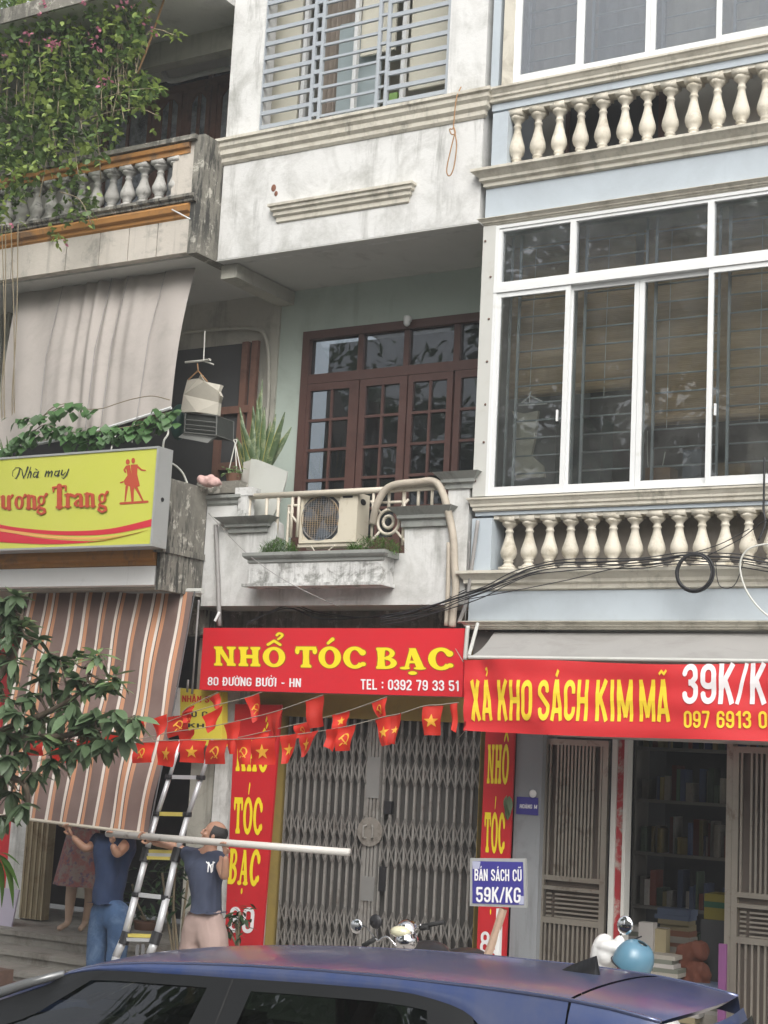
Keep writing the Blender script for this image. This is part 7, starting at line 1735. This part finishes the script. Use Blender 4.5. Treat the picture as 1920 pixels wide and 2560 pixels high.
for q in ((570, 1185), (592, 1185), (603, 1180)): mb.tube([at(588, 1108, .1), at(q[0], q[1], .1)], .006, 5)
mb.tube(curve([at(588, 1108, .1), at(584, 1100, .1), at(592, 1100, .1), at(590, 1110, .1)], 3), .006, 5); mb.build('wire_hanger', M['wcable'], hp_)
def zB(x, y, Y=-.15): return at(400+x*.5063, 600+y*.5063, Y)
mb = MB(); mb.ell(zB(235, 1192), .09, .08, .055); mb.ell(zB(262, 1200), .09, .07, .045); mb.ell(zB(215, 1185), .05, .06, .045)
o = wrinkle(remesh([(mb.v, mb.f)], .012, 2), .03, 14).build('cloth_bundle', M['pinkcloth'], smooth=True); tag(o, 'crumpled pink cloth bundle on the corner between the two balconies', 'cloth')
mb = MB(); p = zB(315, 1215, .05); mb.box(p.x-.3, p.x+.22, .0, .16, zcapL+.075, p.z+.04); tag(mb.build('brick_ledge', M['mould']), 'low dirty ledge under the hanging plant', 'ledge')

# ---- planter ferns
def fern(x0, x1, y0, y1, lab):
    t = thing('fern', lab, 'plant', at((x0+x1)/2, y1, -.12), 'feathery ferns in the planter trough')
    it = []
    for i in range(900):
        u = rnd.random(); x = x0+(x1-x0)*u; hgt_ = math.sin(math.pi*min(max(u, .08), .92))**.5
        p = at(x+rnd.gauss(0, 3), y1-rnd.random()*(y1-y0)*hgt_*.8, -.12+rnd.uniform(-.09, .09)); a = rnd.uniform(0, 6.28)
        it.append((p, V((math.cos(a)*.7, math.sin(a)*.6, rnd.uniform(-.3, 1))), rnd.uniform(.04, .085), 0))
    leaf_soup(it, [leaf_mesh('frond', M['fern'], 1, .1, .35, 3)], 'frond', M['fern'], t)
fern(655, 742, 1340, 1388, 'feathery green fern left of the air conditioner in the trough')
fern(872, 998, 1335, 1382, 'wider feathery green fern right of the air conditioner in the trough')

# ---- hanging shirt and netted basket on the lower left balcony
Yh = .35
hs_ = thing('hanging_shirt', 'beige sleeveless top hanging above the netted basket', 'shirt', zB(205, 860, Yh))
shp = [(135, 690), (182, 680), (205, 665), (222, 700), (292, 712), (288, 745), (306, 772), (284, 800), (280, 862), (190, 852), (100, 848), (108, 760)]
cc_ = zB(200, 770, Yh)
vs = [zB(x, y, Yh)+V((0, .03*math.sin(i*1.9), 0)) for i, (x, y) in enumerate(shp)]
MB().prism(vs, (0, .05, 0)).build('cloth', M['cloth_w'], hs_)
mb = MB(); mb.tube([zB(125, 604, Yh), zB(250, 592, Yh)], .012, 6); mb.tube([zB(222, 450, Yh), zB(215, 598, Yh)], .008, 5); mb.tube([zB(215, 598, Yh), zB(265, 615, Yh)], .008, 5); mb.tube([zB(215, 598, Yh), zB(245, 588, Yh-.05)], .01, 5)
mb.build('hook_stick', M['wcable'], hs_)
mb = MB(); mb.tube([zB(185, 610, Yh), zB(188, 645, Yh), zB(140, 690, Yh)], .008, 5); mb.tube([zB(188, 645, Yh), zB(235, 700, Yh)], .008, 5); mb.build('hanger', M['rope'], hs_)
bk_ = thing('netted_basket', 'dark netted hanging basket below the beige top', 'basket', zB(200, 1000, Yh+.05))
mb = MB(); c0 = [zB(125, 852, Yh), zB(280, 868, Yh), zB(278, 965, Yh), zB(120, 950, Yh)]
for a_, b_ in ((0, 1), (1, 2), (2, 3), (3, 0)): mb.tube([c0[a_], c0[b_]], .008, 5)
for k_ in (.35, .6, .8): mb.tube([c0[0].lerp(c0[3], k_), c0[1].lerp(c0[2], k_)], .006, 5)
D3 = V((0, .3, 0)); 
for q in c0: mb.tube([q, q+D3], .006, 5)
mb.tube([c0[0]+D3, c0[1]+D3, c0[2]+D3, c0[3]+D3, c0[0]+D3], .006, 5); mb.build('basket_frame', M['mesh_g'], bk_)
mb = MB(); b0_ = [zB(88, 975, Yh-.02), zB(235, 1002, Yh-.02), zB(278, 965, Yh+.05), zB(125, 945, Yh+.05)]; mb.prism(b0_, (0, .04, .01)); mb.build('tray', mat('grey plastic tray', (.16, .165, .155), .6, .1, 8), bk_)
mb = MB(); mb.prism([c0[0]+V((0, .02, 0)), c0[1]+V((0, .02, 0)), c0[2]+V((0, .02, 0)), c0[3]+V((0, .02, 0))], (0, .27, 0)); mb.build('netting', mat('dark netting', (.06, .065, .06), .8, .2, 30, trans=.2), bk_)
tag(MB().ell(zB(95, 900, .6), .1, .12, .2).build('green_barrel', mat('dark teal plastic', (.02, .07, .06), .5), smooth=True), 'dark teal plastic drum behind the grey shade', 'drum')

# white garment and hanger inside the big window
z6b = lambda x, y, Y: at(1180+x*.446, 550+y*.446, Y)
Yw = .34
wg = thing('hanging_garment', 'long white garment hanging inside the big window of the pale blue house', 'garment', z6b(320, 1450, Yw))
pts_ = [(222, 1068), (290, 1085), (370, 1068), (360, 1150), (350, 1230), (330, 1320), (395, 1375), (405, 1440), (300, 1442), (245, 1455), (240, 1380), (245, 1250), (248, 1140)]
MB().prism([z6b(x, y, Yw) for x, y in pts_], (0, .04, 0)).build('cloth', M['cloth_w'], wg)
mb = MB(); mb.tube([z6b(262, 1040, Yw), z6b(325, 985, Yw), z6b(420, 1030, Yw)], .007, 5); mb.tube([z6b(325, 985, Yw), z6b(330, 960, Yw)], .006, 5); mb.tube([z6b(262, 1040, Yw), z6b(420, 1030, Yw)], .006, 5); mb.build('hanger', M['pvc'], wg)
tag(MB().box(z6b(970, 1400, .4).x, z6b(1110, 1400, .4).x, .4, .6, 4.86, z6b(1040, 1385, .4).z).build('carton', mat('brown carton', (.22, .12, .05), .8)), 'brown carton on the inner sill behind the third window pane', 'box')
tag(MB().box(z6b(1180, 1400, .45).x, z6b(1285, 1400, .45).x, .45, .6, 4.86, z6b(1200, 1290, .45).z).build('grey_case', mat('grey blue case', (.12, .14, .17), .7)), 'grey blue case on the inner sill beside the brown carton', 'case')
tag(MB().box(z6b(1370, 1400, .45).x, z6b(1530, 1400, .45).x, .45, .6, 4.86, z6b(1400, 1360, .45).z).build('carton', mat('tan carton', (.26, .19, .11), .8)), 'tan carton behind the fourth window pane', 'box')
tag(MB().box(z6b(1545, 1200, .7).x, z6b(1800, 1200, .7).x, .7, .8, 4.5, z6b(1600, 1050, .7).z).build('cabinet', mat('taupe cabinet', (.2, .18, .16), .8)), 'taupe cabinet behind the panes at the picture edge', 'cabinet')

# ---- shrubs and pots behind the ladder
def pot_plant(name, px, py, Y, lab, hpx, crown, mt_pot, n=120, lf=M['leafd'], r=.11):
    base_ = at(px, py, Y); z0_ = .125 if Y < .04 else .422; t = thing(name, lab, 'plant', (base_.x, Y, z0_))
    mb = MB(); mb.lathe((base_.x, Y, z0_), [(r*.75, 0), (r, hpx), (r*1.06, hpx+.02), (r*.9, hpx+.02)], 16); mb.build('pot', mt_pot, t, smooth=True)
    mb = MB(); it = []
    for cx_, cy_, rr_ in crown:
        c = at(cx_, cy_, Y); mb.tube(curve([V((base_.x+rnd.uniform(-.05, .05), Y, z0_+hpx)), V(((base_.x+c.x)/2+rnd.uniform(-.05, .05), Y, (z0_+hpx+c.z)/2)), c], 4), .012, 5)
        for i in range(n//len(crown)):
            q = V((rnd.gauss(0, 1), rnd.gauss(0, 1), rnd.gauss(0, 1)))*rr_*.5; a = rnd.uniform(0, 6.28); it.append((c+q, V((math.cos(a), math.sin(a), rnd.uniform(-1, .4))), rnd.uniform(.08, .15), rnd.uniform(-.5, .5)))
    mb.build('stem', M['stem'], t, smooth=True); leaf_soup(it, [lsimple], 'foliage', lf, t)
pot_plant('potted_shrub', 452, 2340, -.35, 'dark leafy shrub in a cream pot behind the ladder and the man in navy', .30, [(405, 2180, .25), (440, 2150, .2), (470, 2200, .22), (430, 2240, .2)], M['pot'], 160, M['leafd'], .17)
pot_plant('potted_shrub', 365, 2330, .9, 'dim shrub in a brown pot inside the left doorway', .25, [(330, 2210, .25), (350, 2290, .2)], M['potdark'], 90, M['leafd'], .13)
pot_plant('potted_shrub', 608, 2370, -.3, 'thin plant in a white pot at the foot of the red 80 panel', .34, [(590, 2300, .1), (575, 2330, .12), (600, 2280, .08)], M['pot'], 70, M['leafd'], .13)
o = MB().box(X_(0, 2500, -1.6)-.4, X_(28, 2500, -1.6), -1.9, -1.6, .12, Z_(10, 2420, -1.6)).build('brown_crate', M['rustbrown']); tag(o, 'dark brown crate on the pavement at the left edge', 'crate')
o = MB().obox(at(26, 2500, -1.6), at(22, 2425, -1.6), .05, .03).build('blue_strap', M['bluerag']); tag(o, 'bright blue plastic strip on the side of the brown crate', 'strip')
for k_, (xx_, yy_, w_) in enumerate(((60, 2455, .5), (75, 2475, .6))):
    p = at(xx_, yy_, -1.25); tag(MB().box(p.x-.3, p.x+w_, -1.4, -1.15, .1205+.09*k_, .2+.09*k_).build('rusty_sheet', M['rustbrown']), ('lower' if not k_ else 'upper')+' rusty sheet lying at the foot of the steps', 'sheet')
# green leaf spray behind the red column panel
gs = thing('leaf_spray', 'small green leafy spray beside the name plate', 'plant', at(1272, 2020, .1))
for i in range(10): put_leaf(lm[i % 3], at(1272+rnd.uniform(-8, 8), 2010+rnd.uniform(-25, 10), .1), (rnd.uniform(-.4, .3), rnd.uniform(-.4, .0), -1), rnd.uniform(.1, .17), gs)

# ================================================================== CAR
car = thing('car', 'navy blue hatchback with black window pillars parked along the kerb', 'car', (-5.0, -4.87, 0))
YC = -4.87
def interp(tab, x):
    for (a_, *va), (b_, *vb) in zip(tab, tab[1:]):
        if a_ <= x <= b_:
            t = (x-a_)/(b_-a_); t = t; return [p+(q-p)*t for p, q in zip(va, vb)]
    return list(tab[0][1:] if x < tab[0][0] else tab[-1][1:])
# stations: x, half width at the roof edge, edge height, crown rise
roof = [(-6.16, .48, 1.175, .02), (-6.06, .52, 1.222, .025), (-5.92, .545, 1.265, .03), (-5.81, .555, 1.293, .03), (-5.6, .565, 1.327, .03), (-5.44, .57, 1.348, .03), (-5.1, .575, 1.380, .03), (-4.80, .58, 1.404, .03), (-4.4, .585, 1.428, .03), (-3.98, .585, 1.444, .03), (-3.45, .58, 1.453, .03), (-3.2, .575, 1.452, .03), (-3.0, .57, 1.447, .028), (-2.8, .56, 1.433, .026), (-2.6, .55, 1.408, .024), (-2.45, .53, 1.384, .02)]
def roof_pt(x, v):
    hw, z, cr = interp(roof, x); y = YC - hw*(1-2*v); k = 1-(1-2*v)**2
    xx = x + (.10*k if x > -2.9 else 0)*max(0, (x+2.9)/.45)
    return V((xx, y, z + cr*(k**.8)))
hatch = -2.99; tail = -2.56
mb = MB(); mb.grid(lambda u, v: roof_pt(-6.16+(hatch-.007+6.16)*u, v), 80, 22); mb.build('roof', M['carblue'], car, smooth=True)
mb = MB(); mb.grid(lambda u, v: roof_pt(hatch+.007+(tail-hatch-.007)*u, v)+V((0, 0, -.003)), 16, 22)
mb.grid(lambda u, v: roof_pt(tail, u)+V((-.05*v, 0, -.003-.035*v)), 22, 3)
mb.grid(lambda u, v: (lambda p: V((p.x-.03*v*u, p.y-.05*math.sin(v*1.2), p.z-.003-.10*v)))(roof_pt(hatch+.007+(tail-hatch-.007)*u, 0)), 16, 5)
mb.grid(lambda u, v: (lambda p: V((p.x, p.y+.05*math.sin(v*1.2), p.z-.003-.10*v)))(roof_pt(hatch+.007+(tail-hatch-.007)*u, 1)), 16, 5)
mb.build('rear_spoiler', M['carblue'], car, smooth=True)
mb = MB(); mb.grid(lambda u, v: roof_pt(hatch-.02+.04*u, v)+V((0, 0, -.018)), 2, 20); mb.build('hatch_gap', M['rubber'], car)
DT = [(-6.2, .008), (-6.05, .012), (-5.9, .022), (-5.6, .040), (-5.4, .052), (-5.1, .060), (-4.86, .066), (-4.4, .066), (-3.95, .062), (-3.8, .066), (-3.69, .078), (-3.6, .092), (-3.52, .112), (-3.46, .14), (-3.41, .18), (-3.3, .26), (-3.0, .30), (-2.5, .33)]
def cant(x, w):
    hw, z, cr = interp(roof, x); d_ = interp(DT, x)[0]; return V((x, YC-hw-.012*w-.22*d_*w-.012*math.sin(w*3.1), z-d_*w))
def cantf(x, w): p = cant(x, w); return V((p.x, 2*YC-p.y, p.z))
for fn in (cant, cantf):
    mb = MB(); mb.grid(lambda u, v: fn(-6.16+(hatch-.007+6.16)*u, v), 80, 7); mb.build('side_rail', M['carblue'], car, smooth=True)
for fn in (cant, cantf):
    mb = MB(); mb.tube([fn(-6.14+(tail+6.14)*i/60, 0)+Vector((0, 0, -.004)) for i in range(61)], .011, 8); mb.build('roof_highlight_strip', mat('pale highlight strip', (.10, .12, .22), .12, .03, 3, coat=1.0, metal=.6), car, smooth=True)  # paler glossy strip added to draw the highlight along the roof edge
def body_y(z): return interp([(0, .77), (.25, .83), (.55, .85), (.80, .845), (.92, .82), (1.6, .6)], z)[0]
beltz = lambda x: interp([(-7.0, .84), (-6, .86), (-4.5, .89), (-3.3, .93), (-2.5, .96)], x)[0]
def side(x, z, s): return V((x, YC+s*body_y(z), z))
for s in (-1, 1):
    def pt(x, t):
        p1 = cant(max(min(x, -2.6), -6.16), 1.0); zt = p1.z; zb = beltz(x); y0 = YC-p1.y; y1 = .815
        return V((x, YC+s*(y1+(y0-y1)*t), zb+(zt-zb)*t))
    def frame_quad(xa0, xa1, xb0, xb1, name, t0=0, t1=1, mt=M['carblack'], n=6, off=0, bow=0):
        b = MB(); b.grid(lambda u, v: (lambda t: pt((xa0+(xa1-xa0)*t)*(1-u)+(xb0+(xb1-xb0)*t)*u+bow*math.sin(math.pi*t)*u, t)+V((0, s*off, 0)))(t0+(t1-t0)*v), n, 8); return b.build(name, mt, car, smooth=True)
    frame_quad(-6.92, -6.12, -6.50, -5.72, 'front_pillar', off=.004)
    frame_quad(-6.50, -5.80, -3.15, -3.46, 'window_frame', .88, 1.0, n=40, off=.001)
    frame_quad(-5.10, -5.00, -4.80, -4.72, 'centre_pillar', 0, .88, n=3)
    frame_quad(-4.912, -4.866, -4.902, -4.856, 'door_gap', 0, .99, M['rubber'], 2, off=.004)
    frame_quad(-3.55, -3.72, -3.05, -3.44, 'rear_pillar_trim', 0, .89, n=6, off=.002, bow=.03)
    frame_quad(-6.60, -6.6, -3.15, -3.15, 'belt_trim', -.03, .04, n=30)
    frame_quad(-6.50, -5.76, -5.08, -4.99, 'side_window', .04, .88, M['carglass'], 8, off=-.012)
    frame_quad(-4.82, -4.73, -3.52, -3.70, 'side_window', .04, .88, M['carglass'], 8, off=-.012)
    b = MB(); b.grid(lambda u, v: pt((-3.07-.36*v)*(1-u)+(-2.42-.12*v)*u+.03*math.sin(math.pi*v)*(1-u), v), 14, 10); b.build('rear_quarter', M['carblue'], car, smooth=True)
    b = MB(); b.tube([V((-6.98, YC+s*.77, .83)), V((-6.56, YC+s*.66, 1.035)), V((-6.3, YC+s*.59, 1.14)), V((-6.08, YC+s*.525, 1.215))], [.034, .032, .028, .02], 8); b.build('windscreen_pillar', mat('grey body pillar', (.16, .165, .165), .35, .05, 6, metal=.4, coat=.5), car, smooth=True)
    b = MB(); b.grid(lambda u, v: (lambda x: side(x, .25+(beltz(x)-.25)*v, s))(-7.75+5.3*u), 50, 12); b.build('body_side', M['carblue'], car, smooth=True)
    b = MB(); b.ell(V((-6.45, YC+s*.95, .93)), .09, .11, .075); b.build('door_mirror', M['carblue'], car, smooth=True)
    for wx in (-7.1, -3.15):
        b = MB(); b.lathe((wx, YC+s*.76, .31), [(.2, -.09), (.30, -.08), (.31, -.02), (.31, .06), (.30, .09), (.2, .095)], 28, 'Y'); w_ = b.build('wheel', M['rubber'], car, smooth=True)
        b = MB(); b.lathe((wx, YC+s*.855, .31), [(.2, -.008), (.2, .008)], 24, 'Y'); b.build('rim', M['alu'], w_)
    b = MB(); b.ell(V((-2.47, YC+s*.66, 1.05)), .09, .12, .12); b.build('tail_lamp', M['tail'], car, smooth=True)
b = MB(); b.grid(lambda u, v: V((-6.98+.86*v, YC+(-.77+1.54*u)*(1-v*.36), .83+.36*v+.05*math.sin(math.pi*u))), 12, 8); b.build('windscreen', M['carglass'], car, smooth=True)
b = MB(); b.grid(lambda u, v: V((-7.75+.78*v, YC+(-.83+1.66*u)*(.93+.0*v), .64+.19*v**.7+.04*math.sin(math.pi*u))), 12, 8); b.grid(lambda u, v: V((-7.75-.05*math.sin(math.pi*v), YC+(-.79+1.58*u), .22+.43*v)), 10, 6); b.build('bonnet', M['carblue'], car, smooth=True)
b = MB(); b.grid(lambda u, v: V((-2.45+.06*math.sin(math.pi*u)-.10*max(0, v-.6)/.4, YC+(-.80+1.60*u)*(1-.25*max(0, v-.6)/.4), .26+1.08*v)), 12, 10); b.build('tailgate', M['carblue'], car, smooth=True)
b = MB(); b.grid(lambda u, v: V((-2.40+.06*math.sin(math.pi*u)-.08*v, YC+(-.58+1.16*u)*(1-.1*v), 1.0+.32*v)), 10, 4); b.build('rear_window', M['carglass'], car, smooth=True)
b = MB(); b.box(-7.6, -2.6, YC-.74, YC+.74, .18, .3); b.box(-6.0, -5.5, YC-.66, YC-.15, .35, .95); b.box(-6.0, -5.5, YC+.15, YC+.66, .35, .95); b.box(-4.2, -3.8, YC-.6, YC+.6, .35, .98); b.box(-7.0, -6.7, YC-.66, YC+.66, .35, .8)
for sx in (-5.62, -3.95):
    for sy in (-.38, .38): b.ell(V((sx, YC+sy, 1.1)), .06, .13, .1)
b.build('cabin', M['carint'], car)
fa = at(1500, 2436, Z=1.482); L_ = .22
b = MB(); pr = []; n = 10
for i in range(n+1):
    t = i/n; x = fa.x-L_+L_*t; h_ =   .100*(t/.9)**.8 if t < .9 else .100*(1-(t-.9)/.1*.92); w = .034*math.sin(math.pi*min(t*.85+.1, 1))**.6; pr.append((x, h_, w))
for i in range(n):
    (x0, h0, w0), (x1, h1, w1) = pr[i], pr[i+1]; z0 = fa.z-.012
    b.add([(x0, fa.y-w0, z0), (x0, fa.y-w0*.22, z0+h0), (x0, fa.y+w0*.22, z0+h0), (x0, fa.y+w0, z0), (x1, fa.y-w1, z0), (x1, fa.y-w1*.22, z0+h1), (x1, fa.y+w1*.22, z0+h1), (x1, fa.y+w1, z0)], [(0, 1, 5, 4), (1, 2, 6, 5), (2, 3, 7, 6)])
    if i == n-1: b.f.append((len(b.v)-4, len(b.v)-3, len(b.v)-2, len(b.v)-1))
b.build('fin_antenna', mat('gloss black fin', (.006, .006, .007), .35, .05, 5), car, smooth=True)

# ================================================================== MOTORBIKES
YM = -1.9
zM = lambda x, y, Y=YM: at(860+x*.2652, 2240+y*.2652, Y)
mk = thing('motorbike', 'black motorbike with chrome mirrors and bars parked before the lattice gate', 'motorbike', (zM(500, 400).x, YM, .12))
cxm = zM(520, 330).x
b = MB(); b.lathe(zM(540, 340)+V((0, .06, 0)), [(.055, -.05), (.085, 0), (.09, .03), (.0, .06)], 16, 'Y'); b.build('instrument', M['chrome'], mk, smooth=True)
b = MB(); b.ell(zM(533, 338), .085, .06, .045); b.build('headlamp', mat('yellowed lamp lens', (.62, .6, .42), .15, .05, 5, coat=1), mk, smooth=True)
b = MB(); b.ell(zM(570, 425)+V((0, .03, 0)), .09, .09, .08); b.build('headlamp_shell', M['chrome'], mk, smooth=True)
b = MB(); b.tube(curve([zM(290, 400), zM(330, 420), zM(380, 385), zM(430, 400), zM(505, 490)], 4), .009, 6); b.tube(curve([zM(665, 325), zM(690, 290), zM(730, 275)], 4), .010, 6); b.tube(curve([zM(540, 400, YM+.1), zM(620, 380, YM+.1), zM(690, 300)], 4), .010, 6); b.build('handlebar', M['chrome'], mk, smooth=True)
b = MB(); b.tube([zM(735, 285), zM(940, 245)], .017, 8); b.tube([zM(720, 300), zM(800, 290)], .022, 8); b.build('grip', M['rubber'], mk, smooth=True)
b = MB(); b.tube([zM(300, 400), zM(180, 470)], .018, 8); b.build('grip', M['rubber'], mk, smooth=True)
b = MB(); b.ell(zM(118, 285), .055, .015, .055, 16, 8); o = b.build('rear_mirror', M['mirror'], mk, smooth=True)
b = MB(); b.tube([zM(175, 275), zM(220, 300), zM(290, 395)], .006, 5); b.build('mirror_stem', M['black'], mk)
b = MB(); b.lathe(zM(300, 240)+V((0, 0, 0)), [(.05, -.01), (.055, 0), (.05, .01)], 16, 'Y'); b.build('rear_mirror', M['black'], mk, smooth=True)
b = MB(); b.tube([zM(300, 290), zM(320, 390)], .006, 5); b.build('mirror_stem', M['black'], mk)
zc_ = zM(500, 430).z
b = MB(); b.ell(V((cxm, YM+.45, zc_-.15)), .14, .3, .13); b.build('tank', M['black'], mk, smooth=True)
b = MB(); b.ell(V((cxm, YM+1.0, zc_-.2)), .13, .4, .08); b.build('seat', M['black'], mk, smooth=True)
b = MB(); b.box(cxm-.12, cxm+.12, YM+.4, YM+.85, .3, zc_-.25); b.tube([V((cxm, YM+.1, zc_-.05)), V((cxm, YM-.15, .42))], .03, 8); b.build('engine_block', M['acdark'], mk)
for wy in (YM-.15, YM+1.15):
    b = MB(); b.tube([V((cxm, wy+.25*math.cos(t), .42+.25*math.sin(t)-.0)) for t in [2*math.pi*i/24 for i in range(25)]], .045, 8, False); w_ = b.build('wheel', M['rubber'], mk, smooth=True)
    b = MB()
    for k_ in range(6): t = k_*math.pi/3; b.tube([V((cxm, wy, .42)), V((cxm, wy+.22*math.cos(t), .42+.22*math.sin(t)))], .008, 5)
    b.build('spokes', M['alu'], w_)

YS2 = -2.0
zS = lambda x, y, Y=YS2: at(1500+x*.2532, 2150+y*.2532, Y)
scx = zS(150, 900).x
sc = thing('scooter', 'white motor scooter with a round mirror behind the car roof fin', 'scooter', (scx, YS2, .12))
b = MB(); b.ell(zS(40, 970, YS2+.05), .10, .10, .17); b.ell(zS(110, 860), .11, .07, .05); b.ell(zS(195, 815), .04, .04, .05)
v_ = remesh([(b.v, b.f), skin({'a': (zS(20, 1040, YS2), .11), 'b': (zS(110, 880, YS2), .06), 'c': (zS(205, 800, YS2), .025)}, [('a', 'b'), ('b', 'c')], 'a', 1)], .012, 3); v_.build('front_shell', M['scooter'], sc, smooth=True)
b = MB(); b.tube(curve([zS(-60, 850), zS(10, 820), zS(100, 815), zS(180, 815)], 4), .016, 8); b.tube(curve([zS(290, 850), zS(350, 835), zS(415, 862)], 4), [.012]*4+[.018]*5, 8); b.build('handlebar', M['scooter'], sc, smooth=True)
b = MB(); b.tube([zS(215, 770), zS(200, 740), zS(235, 700)], .006, 6); b.tube([zS(250, 820), zS(410, 755)], .006, 6); b.build('mirror_stem', M['black'], sc)
b = MB(); b.ell(zS(248, 645), .060, .02, .066, 18, 10); b.build('rear_mirror', M['mirror'], sc, smooth=True)
b = MB(); b.ell(V((scx, YS2+.75, .85)), .14, .42, .09); b.build('seat', M['black'], sc, smooth=True)
b = MB(); b.box(scx-.12, scx+.12, YS2+.2, YS2+1.15, .3, .5); b.ell(V((scx, YS2+.85, .6)), .16, .35, .18); b.tube([V((scx, YS2+.05, .8)), V((scx, YS2-.12, .36))], .05, 8); b.build('floor_body', M['scooter'], sc, smooth=True)
for wy in (YS2-.15, YS2+1.05): b = MB(); b.tube([V((scx, wy+.18*math.cos(t), .355+.18*math.sin(t))) for t in [2*math.pi*i/24 for i in range(25)]], .05, 8, False); b.build('wheel', M['rubber'], sc, smooth=True)
hm = thing('helmet', 'sky blue half helmet hanging on the white scooter handlebar', 'helmet', zS(330, 1110, YS2-.05))
hc_ = zS(318, 1015, YS2-.05); b = MB(); base_i = 0
b.grid(lambda u, v: hc_ + Matrix.Rotation(rad(28), 3, 'Y') @ V((.135*math.cos(2*math.pi*u)*math.cos(v*math.pi/2*.999-.25), .155*math.sin(2*math.pi*u)*math.cos(v*math.pi/2*.999-.25), .15*math.sin(v*math.pi/2*1.15-.25))), 28, 12); b.build('shell', M['helmet'], hm, smooth=True)
b = MB(); b.tube([hc_ + Matrix.Rotation(rad(28), 3, 'Y') @ V((.133*math.cos(t), .152*math.sin(t), -.038)) for t in [2*math.pi*i/28 for i in range(29)]], .006, 5, False); b.build('rim_trim', M['black'], hm)

# ================================================================== ACROSS THE STREET (seen in the window reflections)
def far_tree(x, y, h, r, lab, seed, nl=11000, cen=None):
    rr = random.Random(seed); t = thing('street_tree', lab, 'tree', (x, y, 0), 'trees across the street')
    b = MB(); b.tube(curve([V((x, y, 0)), V((x+.1, y, h*.3)), V((x-.1, y+.1, h*.6)), V((x, y, h*.85))], 4), [.24-.015*i for i in range(13)], 8)
    for k_ in range(7): a = k_*.9; b.tube([V((x, y, h*(.4+.05*k_))), V((x+r*.7*math.cos(a), y+r*.7*math.sin(a), h*(.62+.05*k_)))], [.08, .02], 5)
    b.build('trunk', M['trunk'], t, smooth=True)
    cc0 = V((x, y, h*.68)) if cen is None else V(cen); rz_ = h*.32 if cen is None else 1.7; cs = []
    while len(cs) < 90:
        q = V((rr.uniform(-1, 1), rr.uniform(-1, 1), rr.uniform(-1, 1)))
        if .25 < q.length < 1: cs.append((cc0+V((q.x*r, q.y*r*(1 if cen is None else .8), q.z*rz_)), rr.uniform(.45, .95)))
    it = []
    for i in range(nl):
        c, q = cs[rr.randrange(len(cs))]; p = c+V((rr.gauss(0, 1), rr.gauss(0, 1), rr.gauss(0, .7)))*q*.5; a = rr.uniform(0, 6.28)
        it.append((p, V((math.cos(a), math.sin(a), rr.uniform(-1, .3))), rr.uniform(.2, .34), rr.uniform(-1, 1)))
    leaf_soup(it, [leaf_mesh('leaf', M['leafm'], 1, .75, .2, 2)], 'crown', M['leafm'], t)
far_tree(-8.0, -16.4, 14.5, 3.6, 'big street tree across the road, mirrored in the middle of the large window', 3)
far_tree(-13.2, -16.4, 11.2, 3.0, 'street tree across the road, mirrored in the leftmost pane of the large window', 4)
far_tree(-19.5, -17, 12.0, 3.0, 'street tree across the road farthest along the street, mirrored in the wooden doors', 5, 7000)
far_tree(-9.8, -13.2, 12.0, 4.0, 'spreading street tree beside the viewer, mirrored in the car windows', 6, 9000, (-9.0, -10.6, 10.6))
ob_ = thing('house', 'plain grey building across the street behind the trees', 'house', (3, -29, 0))
MB().box(-12, 22, -33, -27, 0, 11).build('wall', M['beigew'], ob_)
for i in range(10):
    for j in range(3): MB().box(-10.6+3.2*i, -9.2+3.2*i, -27.0, -26.96, 1.6+3.2*j, 3.2+3.2*j).build('window', M['glassd'], ob_)

# ================================================================== VEIL (thin scattering volume added to lift the dark tones like lens veil)
hz, hn, hb, ho = newmat('added veil volume'); hn.nodes.remove(hb)
pv_ = hn.nodes.new('ShaderNodeVolumePrincipled'); pv_.inputs['Color'].default_value = (.93, .95, .96, 1); pv_.inputs['Density'].default_value = .0028; pv_.inputs['Anisotropy'].default_value = .2
hn.links.new(pv_.outputs[0], ho.inputs['Volume'])
tag(MB().box(-155, 155, -155, 65, -1.1, 19.5).build('added_veil', hz, keep=True), kind='stuff')
